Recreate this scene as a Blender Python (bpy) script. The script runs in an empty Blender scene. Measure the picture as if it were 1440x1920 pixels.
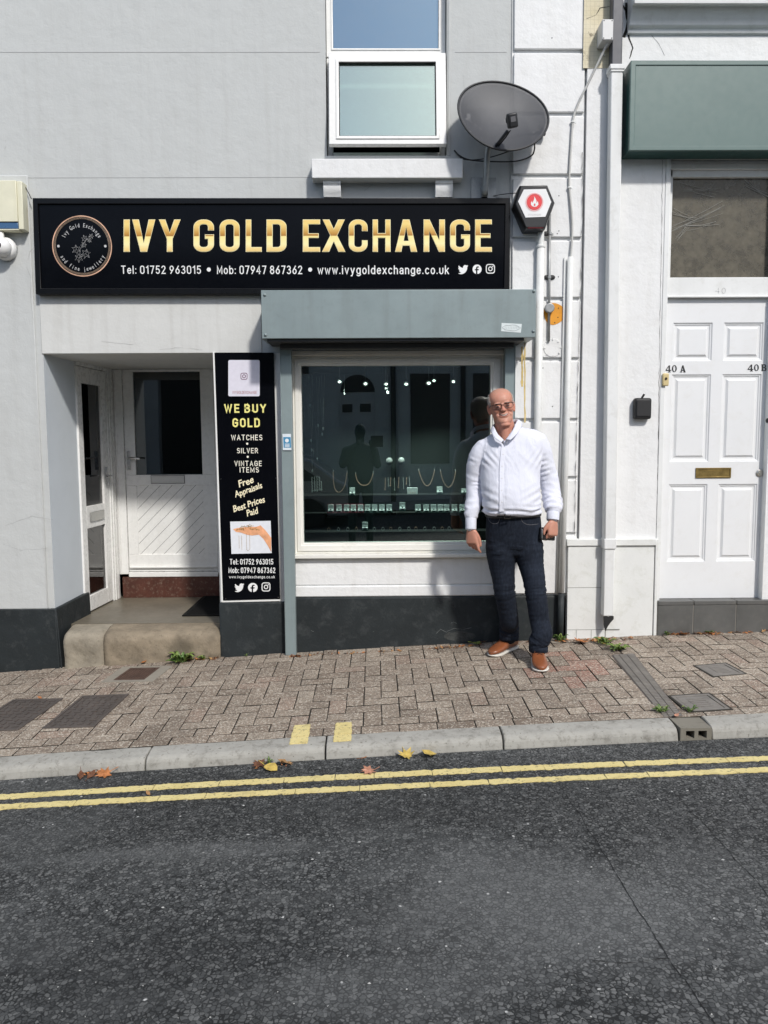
import bpy, bmesh, math, random
import numpy as np
from mathutils import Vector, Matrix, noise
random.seed(7)
PI = math.pi
R = math.radians
scene = bpy.context.scene
# ------------------------------------------------------------------ camera
CAMLOC = Vector((0.0, -5.3, 1.45))
PITCH, YAW, ROLL, FPX = 5.3, -0.7, -0.35, 1442.0
cam_data = bpy.data.cameras.new('camera')
cam_data.sensor_fit = 'HORIZONTAL'; cam_data.sensor_width = 36.0
cam_data.lens = FPX / 1440.0 * 36.0
cam_data.clip_start = 0.05; cam_data.clip_end = 500
cam = bpy.data.objects.new('camera', cam_data)
scene.collection.objects.link(cam)
CM = Matrix.Rotation(R(YAW), 3, 'Z') @ Matrix.Rotation(R(90 - PITCH), 3, 'X') @ Matrix.Rotation(R(ROLL), 3, 'Z')
cam.matrix_world = Matrix.Translation(CAMLOC) @ CM.to_4x4()
scene.camera = cam
# ------------------------------------------------------------------ sky, sun, exposure
SUN_TO = Vector((0.46, -1.0, 1.0)).normalized()      # direction towards the sun
world = bpy.data.worlds.new('World'); scene.world = world; world.use_nodes = True
wn = world.node_tree.nodes; wl = world.node_tree.links
bg = wn['Background']; bg.inputs['Strength'].default_value = 0.15
sky = wn.new('ShaderNodeTexSky'); sky.sky_type = 'NISHITA'; sky.sun_disc = False
sky.sun_elevation = math.asin(SUN_TO.z); sky.sun_rotation = math.atan2(SUN_TO.x, SUN_TO.y)
sky.air_density = 1.0; sky.dust_density = 1.5; sky.ozone_density = 1.0
tc = wn.new('ShaderNodeTexCoord'); mp = wn.new('ShaderNodeMapping'); mp.inputs['Scale'].default_value = (1, 1, 2.2)
ns = wn.new('ShaderNodeTexNoise'); ns.inputs['Scale'].default_value = 2.3; ns.inputs['Detail'].default_value = 8; ns.inputs['Roughness'].default_value = .55
cr = wn.new('ShaderNodeValToRGB'); cr.color_ramp.elements[0].position = .52; cr.color_ramp.elements[1].position = .74
mx = wn.new('ShaderNodeMixRGB'); mx.inputs['Color2'].default_value = (5.2, 5.4, 5.6, 1)
wl.new(tc.outputs['Generated'], mp.inputs['Vector']); wl.new(mp.outputs[0], ns.inputs['Vector'])
wl.new(ns.outputs['Fac'], cr.inputs['Fac']); wl.new(cr.outputs['Color'], mx.inputs['Fac'])
wl.new(sky.outputs[0], mx.inputs['Color1']); wl.new(mx.outputs[0], bg.inputs['Color'])
sun_data = bpy.data.lights.new('sun', 'SUN'); sun_data.energy = 3.2; sun_data.angle = R(4.0); sun_data.color = (1, .965, .915)
sun = bpy.data.objects.new('sun', sun_data); scene.collection.objects.link(sun)
sun.rotation_euler = SUN_TO.to_track_quat('Z', 'Y').to_euler(); sun.location = (4, -8, 9)
scene.view_settings.view_transform = 'Standard'; scene.view_settings.look = 'None'
scene.view_settings.exposure = 0.0; scene.view_settings.gamma = 1
scene.cycles.max_bounces = 8; scene.cycles.transparent_max_bounces = 16
scene.cycles.caustics_reflective = False; scene.cycles.caustics_refractive = False
# ------------------------------------------------------------------ measuring helpers
def ray(px, py):
    return CM @ Vector(((px - 720) / FPX, -(py - 960) / FPX, -1.0))
def at(px, py, Y=0.0):
    d = ray(px, py); t = (Y - CAMLOC.y) / d.y
    return CAMLOC + d * t
def zg(x, y):          # height of the pavement
    xx = max(-3.0, min(3.0, x))
    z = 0.047 * x - 0.0035 * xx * xx + 0.006 + 0.025 * (y if y < 0 else 0)
    return z
KY = -1.50             # inner edge of the kerb
KW = 0.14              # kerb width
KH = 0.062             # kerb upstand
def zr(x, y):          # height of the road
    return zg(x, KY - KW) - KH + 0.012 * min(2.5, (KY - KW - y)) if y < KY - KW else zg(x, y) - KH
def onground(px, py, f=zg):
    d = ray(px, py); t = 3.0
    for _ in range(30):
        p = CAMLOC + d * t
        t = (f(p.x, p.y) - CAMLOC.z) / d.z
    p = CAMLOC + d * t
    return Vector((p.x, p.y, f(p.x, p.y)))
# ------------------------------------------------------------------ materials
def nd(nt, t, **kw):
    n = nt.nodes.new('ShaderNode' + t)
    for k, v in kw.items():
        if k in n.inputs: n.inputs[k].default_value = v
        else: setattr(n, k, v)
    return n
def c4(c): return (c[0], c[1], c[2], 1.0)
def newmat(name):
    m = bpy.data.materials.new(name); m.use_nodes = True
    nt = m.node_tree; b = nt.nodes['Principled BSDF']
    return m, nt, b, nt.links
def ramp(nt, fac, stops):
    r = nt.nodes.new('ShaderNodeValToRGB'); e = r.color_ramp.elements
    while len(e) < len(stops): e.new(.5)
    for i, (p, c) in enumerate(stops):
        e[i].position = p; e[i].color = c4(c) if not isinstance(c, (int, float)) else (c, c, c, 1)
    nt.links.new(fac, r.inputs['Fac']); return r.outputs['Color']
def mixc(nt, fac, a, b, mode='MIX'):
    m = nt.nodes.new('ShaderNodeMixRGB'); m.blend_type = mode
    for s, v in ((0, fac), (1, a), (2, b)):
        if isinstance(v, (int, float)): m.inputs[s].default_value = v if s == 0 else (v, v, v, 1)
        elif isinstance(v, tuple): m.inputs[s].default_value = c4(v)
        else: nt.links.new(v, m.inputs[s])
    return m.outputs[0]
def pos(nt, scale=(1, 1, 1), obj=False):
    mpn = nt.nodes.new('ShaderNodeMapping'); mpn.inputs['Scale'].default_value = scale
    if obj:
        t = nt.nodes.new('ShaderNodeTexCoord'); nt.links.new(t.outputs['Object'], mpn.inputs['Vector'])
    else:
        g = nt.nodes.new('ShaderNodeNewGeometry'); nt.links.new(g.outputs['Position'], mpn.inputs['Vector'])
    return mpn.outputs[0]
def noi(nt, vec, scale, detail=3, rough=.5, dist=0):
    n = nd(nt, 'TexNoise', Scale=scale, Detail=detail, Roughness=rough, Distortion=dist)
    nt.links.new(vec, n.inputs['Vector']); return n.outputs['Fac']
def bump(nt, b, h, strength, dist=.002, prev=None):
    n = nd(nt, 'Bump', Strength=strength, Distance=dist)
    nt.links.new(h, n.inputs['Height'])
    if prev is not None: nt.links.new(prev, n.inputs['Normal'])
    nt.links.new(n.outputs[0], b.inputs['Normal']); return n.outputs[0]
def paint(name, col, rough=.5, metal=0.0, var=.12, vs=2.5, dirt=0.0, dirtcol=(.25, .23, .2), fine=.25, fs=90, fd=.001,
          coarse=0.0, cs=12, cd=.006, spec=.5, streak=0.0, speck=0.0, obj=False, coat=0.0):
    m, nt, b, L = newmat(name)
    v = pos(nt, obj=obj)
    n1 = noi(nt, v, vs, 5, .6)
    c = mixc(nt, ramp(nt, n1, [(.3, 0.), (.7, 1.)]), tuple(x * (1 - var) for x in col), tuple(min(1, x * (1 + var * .6)) for x in col))
    if dirt:
        n2 = noi(nt, v, vs * 4.3, 8, .72, .4)
        c = mixc(nt, mixc(nt, 1.0, ramp(nt, n2, [(.52, 0.), (.72, 1.)]), dirt, 'MULTIPLY'), c, dirtcol)
    if streak:
        n3 = noi(nt, pos(nt, (9, 9, .5), obj), 2.0, 5, .6)
        c = mixc(nt, mixc(nt, 1.0, ramp(nt, n3, [(.5, 0.), (.75, 1.)]), streak, 'MULTIPLY'), c, dirtcol)
    if speck:
        n4 = noi(nt, v, 60, 2, .5)
        c = mixc(nt, mixc(nt, 1.0, ramp(nt, n4, [(.68, 0.), (.72, 1.)]), speck, 'MULTIPLY'), c, dirtcol)
    L.new(c, b.inputs['Base Color'])
    n5 = noi(nt, v, 25, 3)
    rr = nd(nt, 'MapRange'); rr.inputs[3].default_value = max(.02, rough - .08); rr.inputs[4].default_value = min(1, rough + .08)
    L.new(n5, rr.inputs[0]); L.new(rr.outputs[0], b.inputs['Roughness'])
    b.inputs['Metallic'].default_value = metal; b.inputs['Specular IOR Level'].default_value = spec
    b.inputs['Coat Weight'].default_value = coat; b.inputs['Coat Roughness'].default_value = .15
    prev = None
    if coarse: prev = bump(nt, b, noi(nt, v, cs, 4, .6), coarse, cd)
    if fine: bump(nt, b, noi(nt, v, fs, 3, .6), fine, fd, prev)
    return m
def flat(name, col, rough=.5, metal=0, emit=None, es=1, spec=.5):
    m, nt, b, L = newmat(name)
    v = pos(nt); n = noi(nt, v, 40, 3)
    L.new(mixc(nt, n, tuple(x * .9 for x in col), tuple(min(1, x * 1.08) for x in col)), b.inputs['Base Color'])
    b.inputs['Roughness'].default_value = rough; b.inputs['Metallic'].default_value = metal; b.inputs['Specular IOR Level'].default_value = spec
    if emit: b.inputs['Emission Color'].default_value = c4(emit); b.inputs['Emission Strength'].default_value = es
    return m
def glass(name, tint=(.6, .65, .65), refl=.10, rough=0.0, dust=0.0, dustcol=(.3, .3, .28), gcol=(1, 1, 1)):
    m = bpy.data.materials.new(name); m.use_nodes = True; nt = m.node_tree; L = nt.links
    nt.nodes.remove(nt.nodes['Principled BSDF']); out = nt.nodes['Material Output']
    tr = nd(nt, 'BsdfTransparent', Color=c4(tint)); gl = nd(nt, 'BsdfGlossy', Roughness=rough); gl.inputs['Color'].default_value = c4(gcol)
    v = pos(nt)
    bn = nd(nt, 'Bump', Strength=.04, Distance=.01); L.new(noi(nt, v, 1.6, 1), bn.inputs['Height']); L.new(bn.outputs[0], gl.inputs['Normal'])
    lw = nd(nt, 'Fresnel', IOR=1.5); ad = nd(nt, 'Math', operation='ADD'); L.new(lw.outputs[0], ad.inputs[0]); ad.inputs[1].default_value = refl; ad.use_clamp = True
    mxs = nd(nt, 'MixShader'); L.new(ad.outputs[0], mxs.inputs[0]); L.new(tr.outputs[0], mxs.inputs[1]); L.new(gl.outputs[0], mxs.inputs[2])
    o = mxs.outputs[0]
    if dust:
        df = nd(nt, 'BsdfDiffuse', Color=c4(dustcol)); n = noi(nt, v, 14, 8, .7)
        m2 = nd(nt, 'MixShader'); L.new(mixc(nt, 1., ramp(nt, n, [(.3, .35), (.75, 1.)]), dust, 'MULTIPLY'), m2.inputs[0])
        L.new(o, m2.inputs[1]); L.new(df.outputs[0], m2.inputs[2]); o = m2.outputs[0]
    L.new(o, out.inputs['Surface']); return m
# ------------------------------------------------------------------ object helpers
def tag(o, label=None, cat=None, group=None, kind=None):
    if label: o['label'] = label
    if cat: o['category'] = cat
    if group: o['group'] = group
    if kind: o['kind'] = kind
    return o
def empty(name, loc, label=None, cat=None, group=None):
    o = bpy.data.objects.new(name, None); o.empty_display_size = .05; o.location = loc
    scene.collection.objects.link(o); return tag(o, label, cat, group)
def wloc(o):
    v = Vector((0, 0, 0))
    while o is not None: v += o.location; o = o.parent
    return v
def link(name, me, parent=None, mats=None, smooth=False, bevel=0, local=False, seg=2):
    o = bpy.data.objects.new(name, me); scene.collection.objects.link(o)
    for m in (mats if isinstance(mats, (list, tuple)) else [mats]):
        if m: me.materials.append(m)
    if smooth:
        for p in me.polygons: p.use_smooth = True
    if parent is not None:
        o.parent = parent
        if not local: o.location = -wloc(parent)
    if bevel:
        b = o.modifiers.new('bevel', 'BEVEL'); b.width = bevel; b.segments = seg; b.limit_method = 'ANGLE'; b.angle_limit = R(40); b.harden_normals = False
        for p in me.polygons: p.use_smooth = True
        try: me.set_sharp_from_angle(angle=R(38))
        except Exception: pass
    return o
class MB:
    def __init__(s): s.v = []; s.f = []; s.m = []; s.mi = 0
    def add(s, vs, fs):
        n = len(s.v); s.v += [tuple(v) for v in vs]; s.f += [tuple(i + n for i in f) for f in fs]; s.m += [s.mi] * len(fs); return s
    def box(s, x0, x1, y0, y1, z0, z1):
        x0, x1 = sorted((x0, x1)); y0, y1 = sorted((y0, y1)); z0, z1 = sorted((z0, z1))
        return s.add([(x0,y0,z0),(x1,y0,z0),(x1,y1,z0),(x0,y1,z0),(x0,y0,z1),(x1,y0,z1),(x1,y1,z1),(x0,y1,z1)],
                     [(0,3,2,1),(4,5,6,7),(0,1,5,4),(1,2,6,5),(2,3,7,6),(3,0,4,7)])
    def hexa(s, P, y0, y1):      # P: four (x,z) corners tl,tr,br,bl ; extruded front y0 to back y1
        return s.prism([P[3], P[2], P[1], P[0]], y0, y1)
    def prism(s, P, y0, y1):     # P ccw as seen from the front (-y): x right, z up
        n = len(P); v = [(x, y0, z) for x, z in P] + [(x, y1, z) for x, z in P]
        f = [tuple(range(n)), tuple(range(2 * n - 1, n - 1, -1))] + [(i, i + n, (i + 1) % n + n, (i + 1) % n) for i in range(n)]
        return s.add(v, f)
    def ring(s, P, Q, y0, y1):   # frame between outer polygon P and inner polygon Q (same count)
        n = len(P); v = [(x, y0, z) for x, z in P] + [(x, y0, z) for x, z in Q] + [(x, y1, z) for x, z in P] + [(x, y1, z) for x, z in Q]
        f = []
        for i in range(n):
            j = (i + 1) % n
            f += [(i, j, j + n, i + n), (i + 2*n, i + 3*n, j + 3*n, j + 2*n), (i, i + 2*n, j + 2*n, j), (i + n, j + n, j + 3*n, i + 3*n)]
        return s.add(v, f)
    def tube(s, pts, r, n=10, closed=False, flat_=1.0):
        pts = [Vector(p) for p in pts]; k = len(pts); rs = r if isinstance(r, (list, tuple)) else [r] * k
        base = len(s.v); prev = None; rings = []
        for i, p in enumerate(pts):
            a = pts[i - 1] if (i or closed) else p; b = pts[(i + 1) % k] if (i < k - 1 or closed) else p
            t = (b - a).normalized() if (b - a).length > 1e-9 else Vector((0, 0, 1))
            if prev is None: u = t.orthogonal().normalized()
            else:
                u = prev - t * prev.dot(t); u = u.normalized() if u.length > 1e-6 else t.orthogonal().normalized()
            prev = u; w = t.cross(u)
            rings.append([p + (u * math.cos(2*PI*j/n) + w * math.sin(2*PI*j/n) * flat_) * rs[i] for j in range(n)])
        v = [q for rg in rings for q in rg]; f = []
        for i in range(k if closed else k - 1):
            i2 = (i + 1) % k
            for j in range(n): f.append((i*n + j, i*n + (j+1) % n, i2*n + (j+1) % n, i2*n + j))
        if not closed: f += [tuple(range(n - 1, -1, -1)), tuple((k-1)*n + j for j in range(n))]
        return s.add(v, f)
    def lathe(s, prof, c, axis=(0, -1, 0), n=24):   # prof: (radius, along axis)
        ax = Vector(axis).normalized(); u = ax.orthogonal().normalized(); w = ax.cross(u); c = Vector(c); v = []; f = []
        for r, h in prof:
            v += [c + ax * h + (u * math.cos(2*PI*j/n) + w * math.sin(2*PI*j/n)) * max(r, 1e-5) for j in range(n)]
        for i in range(len(prof) - 1):
            for j in range(n): f.append((i*n + j, i*n + (j+1) % n, (i+1)*n + (j+1) % n, (i+1)*n + j))
        f += [tuple(range(n - 1, -1, -1)), tuple((len(prof)-1)*n + j for j in range(n))]
        return s.add(v, f)
    def ell(s, c, r, n=16, m=10, rot=None):
        c = Vector(c); v = []; f = []
        for i in range(m + 1):
            th = PI * i / m
            for j in range(n):
                q = Vector((r[0]*math.sin(th)*math.cos(2*PI*j/n), r[1]*math.sin(th)*math.sin(2*PI*j/n), r[2]*math.cos(th)))
                if rot is not None: q = rot @ q
                v.append(c + q)
        for i in range(m):
            for j in range(n): f.append((i*n + j, (i+1)*n + j, (i+1)*n + (j+1) % n, i*n + (j+1) % n))
        return s.add(v, f)
    def mesh(s, name, merge=False):
        me = bpy.data.meshes.new(name); me.from_pydata(s.v, [], s.f); me.polygons.foreach_set('material_index', s.m)
        bm = bmesh.new(); bm.from_mesh(me)
        if merge: bmesh.ops.remove_doubles(bm, verts=bm.verts, dist=1e-5)
        bmesh.ops.recalc_face_normals(bm, faces=bm.faces); bm.to_mesh(me); bm.free(); me.update(); return me
    def build(s, name, mats, parent=None, **kw):
        mg = kw.pop('merge', False)
        return link(name, s.mesh(name, mg), parent, mats, **kw)
def pq(px0, py0, px1, py1, Y): # pixel rectangle to x/z corner list tl,tr,br,bl
    return [(lambda p: (p.x, p.z))(at(a, b, Y)) for a, b in ((px0, py0), (px1, py0), (px1, py1), (px0, py1))]
def poly(pts, Y): return [(lambda p: (p.x, p.z))(at(a, b, Y)) for a, b in pts]
def rect(px0, py0, px1, py1, Y): # upright rectangle x0,x1,z0,z1 fitted to the pixel rectangle
    q = pq(px0, py0, px1, py1, Y)
    return ((q[0][0] + q[3][0]) / 2, (q[1][0] + q[2][0]) / 2, (q[2][1] + q[3][1]) / 2, (q[0][1] + q[1][1]) / 2)
def rc(r): x0, x1, z0, z1 = r; return [(x0, z0), (x1, z0), (x1, z1), (x0, z1)]
def shrink(r, a, b=None, c=None, d=None):
    b = a if b is None else b; c = a if c is None else c; d = a if d is None else d
    return (r[0] + a, r[1] - b, r[2] + c, r[3] - d)
def many(parent, name, mat, fns):
    for fn in fns: mb = MB(); fn(mb); mb.build(name, mat, parent)
def dup(o, parent=None):
    c = o.copy(); scene.collection.objects.link(c); c.parent = parent
    for ch in list(o.children): dup(ch, c)
    return c
# ------------------------------------------------------------------ lettering
def text_mesh(txt, offset=0.0, extr=.0):
    cu = bpy.data.curves.new('t', 'FONT'); cu.body = txt; cu.size = 1; cu.offset = offset; cu.extrude = extr; cu.resolution_u = 4
    o = bpy.data.objects.new('t', cu); scene.collection.objects.link(o)
    dg = bpy.context.evaluated_depsgraph_get(); me = bpy.data.meshes.new_from_object(o.evaluated_get(dg))
    bpy.data.objects.remove(o); bpy.data.curves.remove(cu)
    v = np.array([tuple(q.co) for q in me.vertices]); f = [tuple(p.vertices) for p in me.polygons]; bpy.data.meshes.remove(me)
    return v, f
def poly_mesh(loops):
    cu = bpy.data.curves.new('t', 'CURVE'); cu.dimensions = '2D'; cu.fill_mode = 'FRONT'
    for lp in loops:
        sp = cu.splines.new('POLY'); sp.points.add(len(lp) - 1); sp.use_cyclic_u = True
        for i, p in enumerate(lp): sp.points[i].co = (p[0], p[1], 0, 1)
    o = bpy.data.objects.new('t', cu); scene.collection.objects.link(o)
    dg = bpy.context.evaluated_depsgraph_get(); me = bpy.data.meshes.new_from_object(o.evaluated_get(dg))
    bpy.data.objects.remove(o); bpy.data.curves.remove(cu)
    v = np.array([tuple(q.co) for q in me.vertices]); f = [tuple(p.vertices) for p in me.polygons]; bpy.data.meshes.remove(me)
    return v, f
def put(mb, vf, px0, py0, px1, py1, Y, rot=0, shear=0):
    """fit a flat mesh into a pixel box on the plane y=Y (optionally slanted)"""
    v, f = vf; v = v.copy()
    v[:, 0] += v[:, 1] * shear
    if rot:
        c, s_ = math.cos(R(rot)), math.sin(R(rot)); v[:, :2] = v[:, :2] @ np.array([[c, s_], [-s_, c]])
    lo = v.min(0); hi = v.max(0); q = pq(px0, py0, px1, py1, Y); out = []
    for p in v:
        a = (p[0] - lo[0]) / (hi[0] - lo[0]); b = (p[1] - lo[1]) / (hi[1] - lo[1])
        xb = q[3][0] * (1 - a) + q[2][0] * a; xt = q[0][0] * (1 - a) + q[1][0] * a
        zb = q[3][1] * (1 - a) + q[2][1] * a; zt = q[0][1] * (1 - a) + q[1][1] * a
        out.append((xb * (1 - b) + xt * b, Y, zb * (1 - b) + zt * b))
    mb.add(out, f); return mb
FONT = None
def skeleton():
    A = arc; el = lambda cx, cy, rx, ry: [A(cx, cy, rx, ry, 0, 360, 16)]
    return {'0': (.44, [A(.22,.23,.22,.23,180,360,8) + A(.22,.77,.22,.23,0,180,8) + [(0,.23)]]), '1': (.22, [[(0,.80),(.20,1),(.20,0)]]), '2': (.44, [A(.21,.76,.20,.24,170,-25,10) + [(.01,0),(.43,0)]]),
     '3': (.43, [A(.2,.76,.19,.24,150,-85,10), A(.2,.27,.22,.27,85,-150,10)]), '4': (.46, [[(.33,0),(.33,1),(0,.28),(.46,.28)]]), '5': (.42, [[(.40,1),(.06,1),(.03,.54)] + A(.2,.31,.21,.31,115,-150,10)]),
     '6': (.44, el(.22,.30,.21,.30) + [[(.34,1),(.03,.42)]]), '7': (.42, [[(0,1),(.42,1),(.14,0)]]), '8': (.44, el(.22,.76,.19,.24) + el(.22,.27,.22,.27)), '9': (.44, el(.22,.70,.21,.30) + [[(.41,.58),(.10,0)]]),
     'T': (.46, [[(0,1),(.46,1)], [(.23,1),(.23,0)]]), 'e': (.40, [[(.02,.37),(.40,.37)], A(.2,.35,.2,.35,5,318,12)]), 'l': (.02, [[(0,1),(0,0)]]), ':': (.02, [[(0,.03),(0,.05)], [(0,.60),(0,.62)]]),
     'M': (.58, [[(0,0),(0,1),(.29,.2),(.58,1),(.58,0)]]), 'o': (.42, el(.21,.35,.21,.35)), 'b': (.42, [[(0,1),(0,0)]] + el(.21,.35,.21,.35)), 'w': (.58, [[(0,.7),(.15,0),(.29,.6),(.43,0),(.58,.7)]]), '.': (.02, [[(0,.03),(0,.05)]]),
     'i': (.02, [[(0,.7),(0,0)], [(0,.94),(0,.96)]]), 'v': (.4, [[(0,.7),(.2,0),(.4,.7)]]), 'y': (.4, [[(0,.7),(.2,.02)], [(.4,.7),(.12,-.26),(.02,-.26)]]), 'g': (.42, el(.21,.35,.21,.35) + [[(.42,.7),(.42,-.08)] + A(.21,-.08,.21,.18,0,-150,6)]),
     'd': (.42, el(.21,.35,.21,.35) + [[(.42,1),(.42,0)]]), 'x': (.38, [[(0,0),(.38,.7)], [(0,.7),(.38,0)]]), 'c': (.38, [A(.21,.35,.21,.35,45,315,10)]), 'h': (.38, [[(0,1),(0,0)], A(.19,.48,.19,.22,180,0,8) + [(.38,0)]]),
     'a': (.38, [A(.19,.5,.18,.2,155,0,8) + [(.37,0)], A(.19,.2,.19,.2,0,360,12)]), 'n': (.38, [[(0,.7),(0,0)], A(.19,.48,.19,.22,180,0,8) + [(.38,0)]]), 'u': (.38, [[(0,.7),(0,.22)] + A(.19,.22,.19,.22,180,360,8) + [(.38,.7)]]),
     'k': (.38, [[(0,1),(0,0)], [(.36,.7),(.02,.28)], [(.14,.42),(.38,0)]]), 'W': (.68, [[(0,1),(.17,0),(.34,.9),(.51,0),(.68,1)]]), 'A': (.48, [[(0,0),(.24,1),(.48,0)], [(.09,.33),(.39,.33)]]),
     'C': (.45, [A(.24,.72,.22,.28,15,180,8) + A(.24,.28,.22,.28,180,345,8)]), 'H': (.44, [[(0,0),(0,1)], [(.44,0),(.44,1)], [(0,.52),(.44,.52)]]), 'E': (.38, [[(.38,1),(0,1),(0,0),(.38,0)], [(0,.52),(.34,.52)]]),
     'S': (.43, [A(.22,.75,.20,.25,35,255,10), A(.22,.27,.21,.27,85,-145,10)]), 'I': (.02, [[(0,0),(0,1)]]), 'L': (.36, [[(0,1),(0,0),(.36,0)]]), 'V': (.46, [[(0,1),(.23,0),(.46,1)]]),
     'R': (.46, [[(0,0),(0,1),(.22,1)] + A(.22,.74,.21,.26,90,-90,8) + [(0,.48)], [(.22,.48),(.46,0)]]), 'N': (.44, [[(0,0),(0,1),(.44,0),(.44,1)]]), 'G': (.47, [A(.24,.72,.23,.28,15,180,8) + A(.24,.28,.23,.28,180,360,8) + [(.47,.48),(.26,.48)]]),
     'B': (.45, [[(0,0),(0,1),(.22,1)] + A(.22,.77,.2,.23,90,-90,7) + [(0,.54)], [(.22,.54)] + A(.22,.27,.22,.27,90,-90,7) + [(0,0)]]), 'U': (.44, [[(0,1),(0,.24)] + A(.22,.24,.22,.24,180,360,8) + [(.44,1)]]),
     'Y': (.46, [[(0,1),(.23,.46),(.46,1)], [(.23,.46),(.23,0)]]), 'O': (.46, [A(.23,.24,.23,.24,180,360,8) + A(.23,.76,.23,.24,0,180,8) + [(0,.24)]]), 'D': (.45, [[(0,0),(0,1),(.2,1)] + A(.2,.74,.25,.26,90,0,6) + A(.2,.26,.25,.26,0,-90,6) + [(0,0)]]), 'X': (.46, [[(0,0),(.46,1)], [(0,1),(.46,0)]])}
def stroke_text(mb, s, px0, py0, px1, py1, Y, sw=.15, gap=.17):
    global FONT
    FONT = FONT or skeleton(); x = 0; P = []
    for ch in s:
        if ch == ' ': x += .30; continue
        w, st = FONT[ch]; P += [[(x + a, b) for a, b in q] for q in st]; x += w + gap + sw
    xs_ = [a for q in P for a, b in q]; ys_ = [b for q in P for a, b in q]; q4 = pq(px0, py0, px1, py1, Y)
    wid = (q4[1][0] - q4[0][0] + q4[2][0] - q4[3][0]) / 2; hei = (q4[0][1] - q4[3][1]); lo, hi = min(ys_), max(ys_)
    zs = hei / (hi - lo + sw); r = sw * zs / 2; xs2 = (wid - 2*r) / (max(xs_) - min(xs_)); x0 = q4[3][0] + r; dzx = (q4[2][1] - q4[3][1]) / wid
    for q in P:
        pts = [(x0 + (a - min(xs_)) * xs2, 0, q4[3][1] + r + (b - lo) * zs + dzx * (a - min(xs_)) * xs2) for a, b in q]
        if len(pts) > 1 and (Vector(pts[0]) - Vector(pts[-1])).length < 1e-4 and len(pts) > 3: ribbon(mb, pts[:-1], r, Y, True)
        else: ribbon(mb, pts, r, Y, False)
RIB_K = 0
def ribbon(mb, pts, r, Y, closed):
    """flat printed stroke with mitred corners; every stroke lies a hair proud of the one before"""
    global RIB_K
    RIB_K = (RIB_K + 1) % 3; y = Y - .0002 * RIB_K; n = len(pts); P = [Vector((p[0], p[2])) for p in pts]; vs = []
    for i, p in enumerate(P):
        a = P[i-1] if (i or closed) else None; b = P[(i+1) % n] if (i < n-1 or closed) else None
        d1 = (p - a).normalized() if a is not None else None; d2 = (b - p).normalized() if b is not None else None
        if d1 is None: d1 = d2
        if d2 is None: d2 = d1
        n1 = Vector((-d1.y, d1.x)); n2 = Vector((-d2.y, d2.x)); m = n1 + n2
        if m.length < .2: m = n1
        m.normalize(); k = r / max(.45, m.dot(n1)); e = Vector((0, 0))
        if not closed and i == 0: e = -d1 * r * .9
        if not closed and i == n-1: e = d2 * r * .9
        vs += [(p.x + e.x + m.x*k, y, p.y + e.y + m.y*k), (p.x + e.x - m.x*k, y, p.y + e.y - m.y*k)]
    mb.add(vs, [(2*i, 2*i+1, 2*((i+1) % n)+1, 2*((i+1) % n)) for i in range(n if closed else n-1)])
def arc(cx, cy, rx, ry, a0, a1, n=10):
    return [(cx + rx * math.cos(R(a0 + (a1 - a0) * i / n)), cy + ry * math.sin(R(a0 + (a1 - a0) * i / n))) for i in range(n + 1)]
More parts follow.
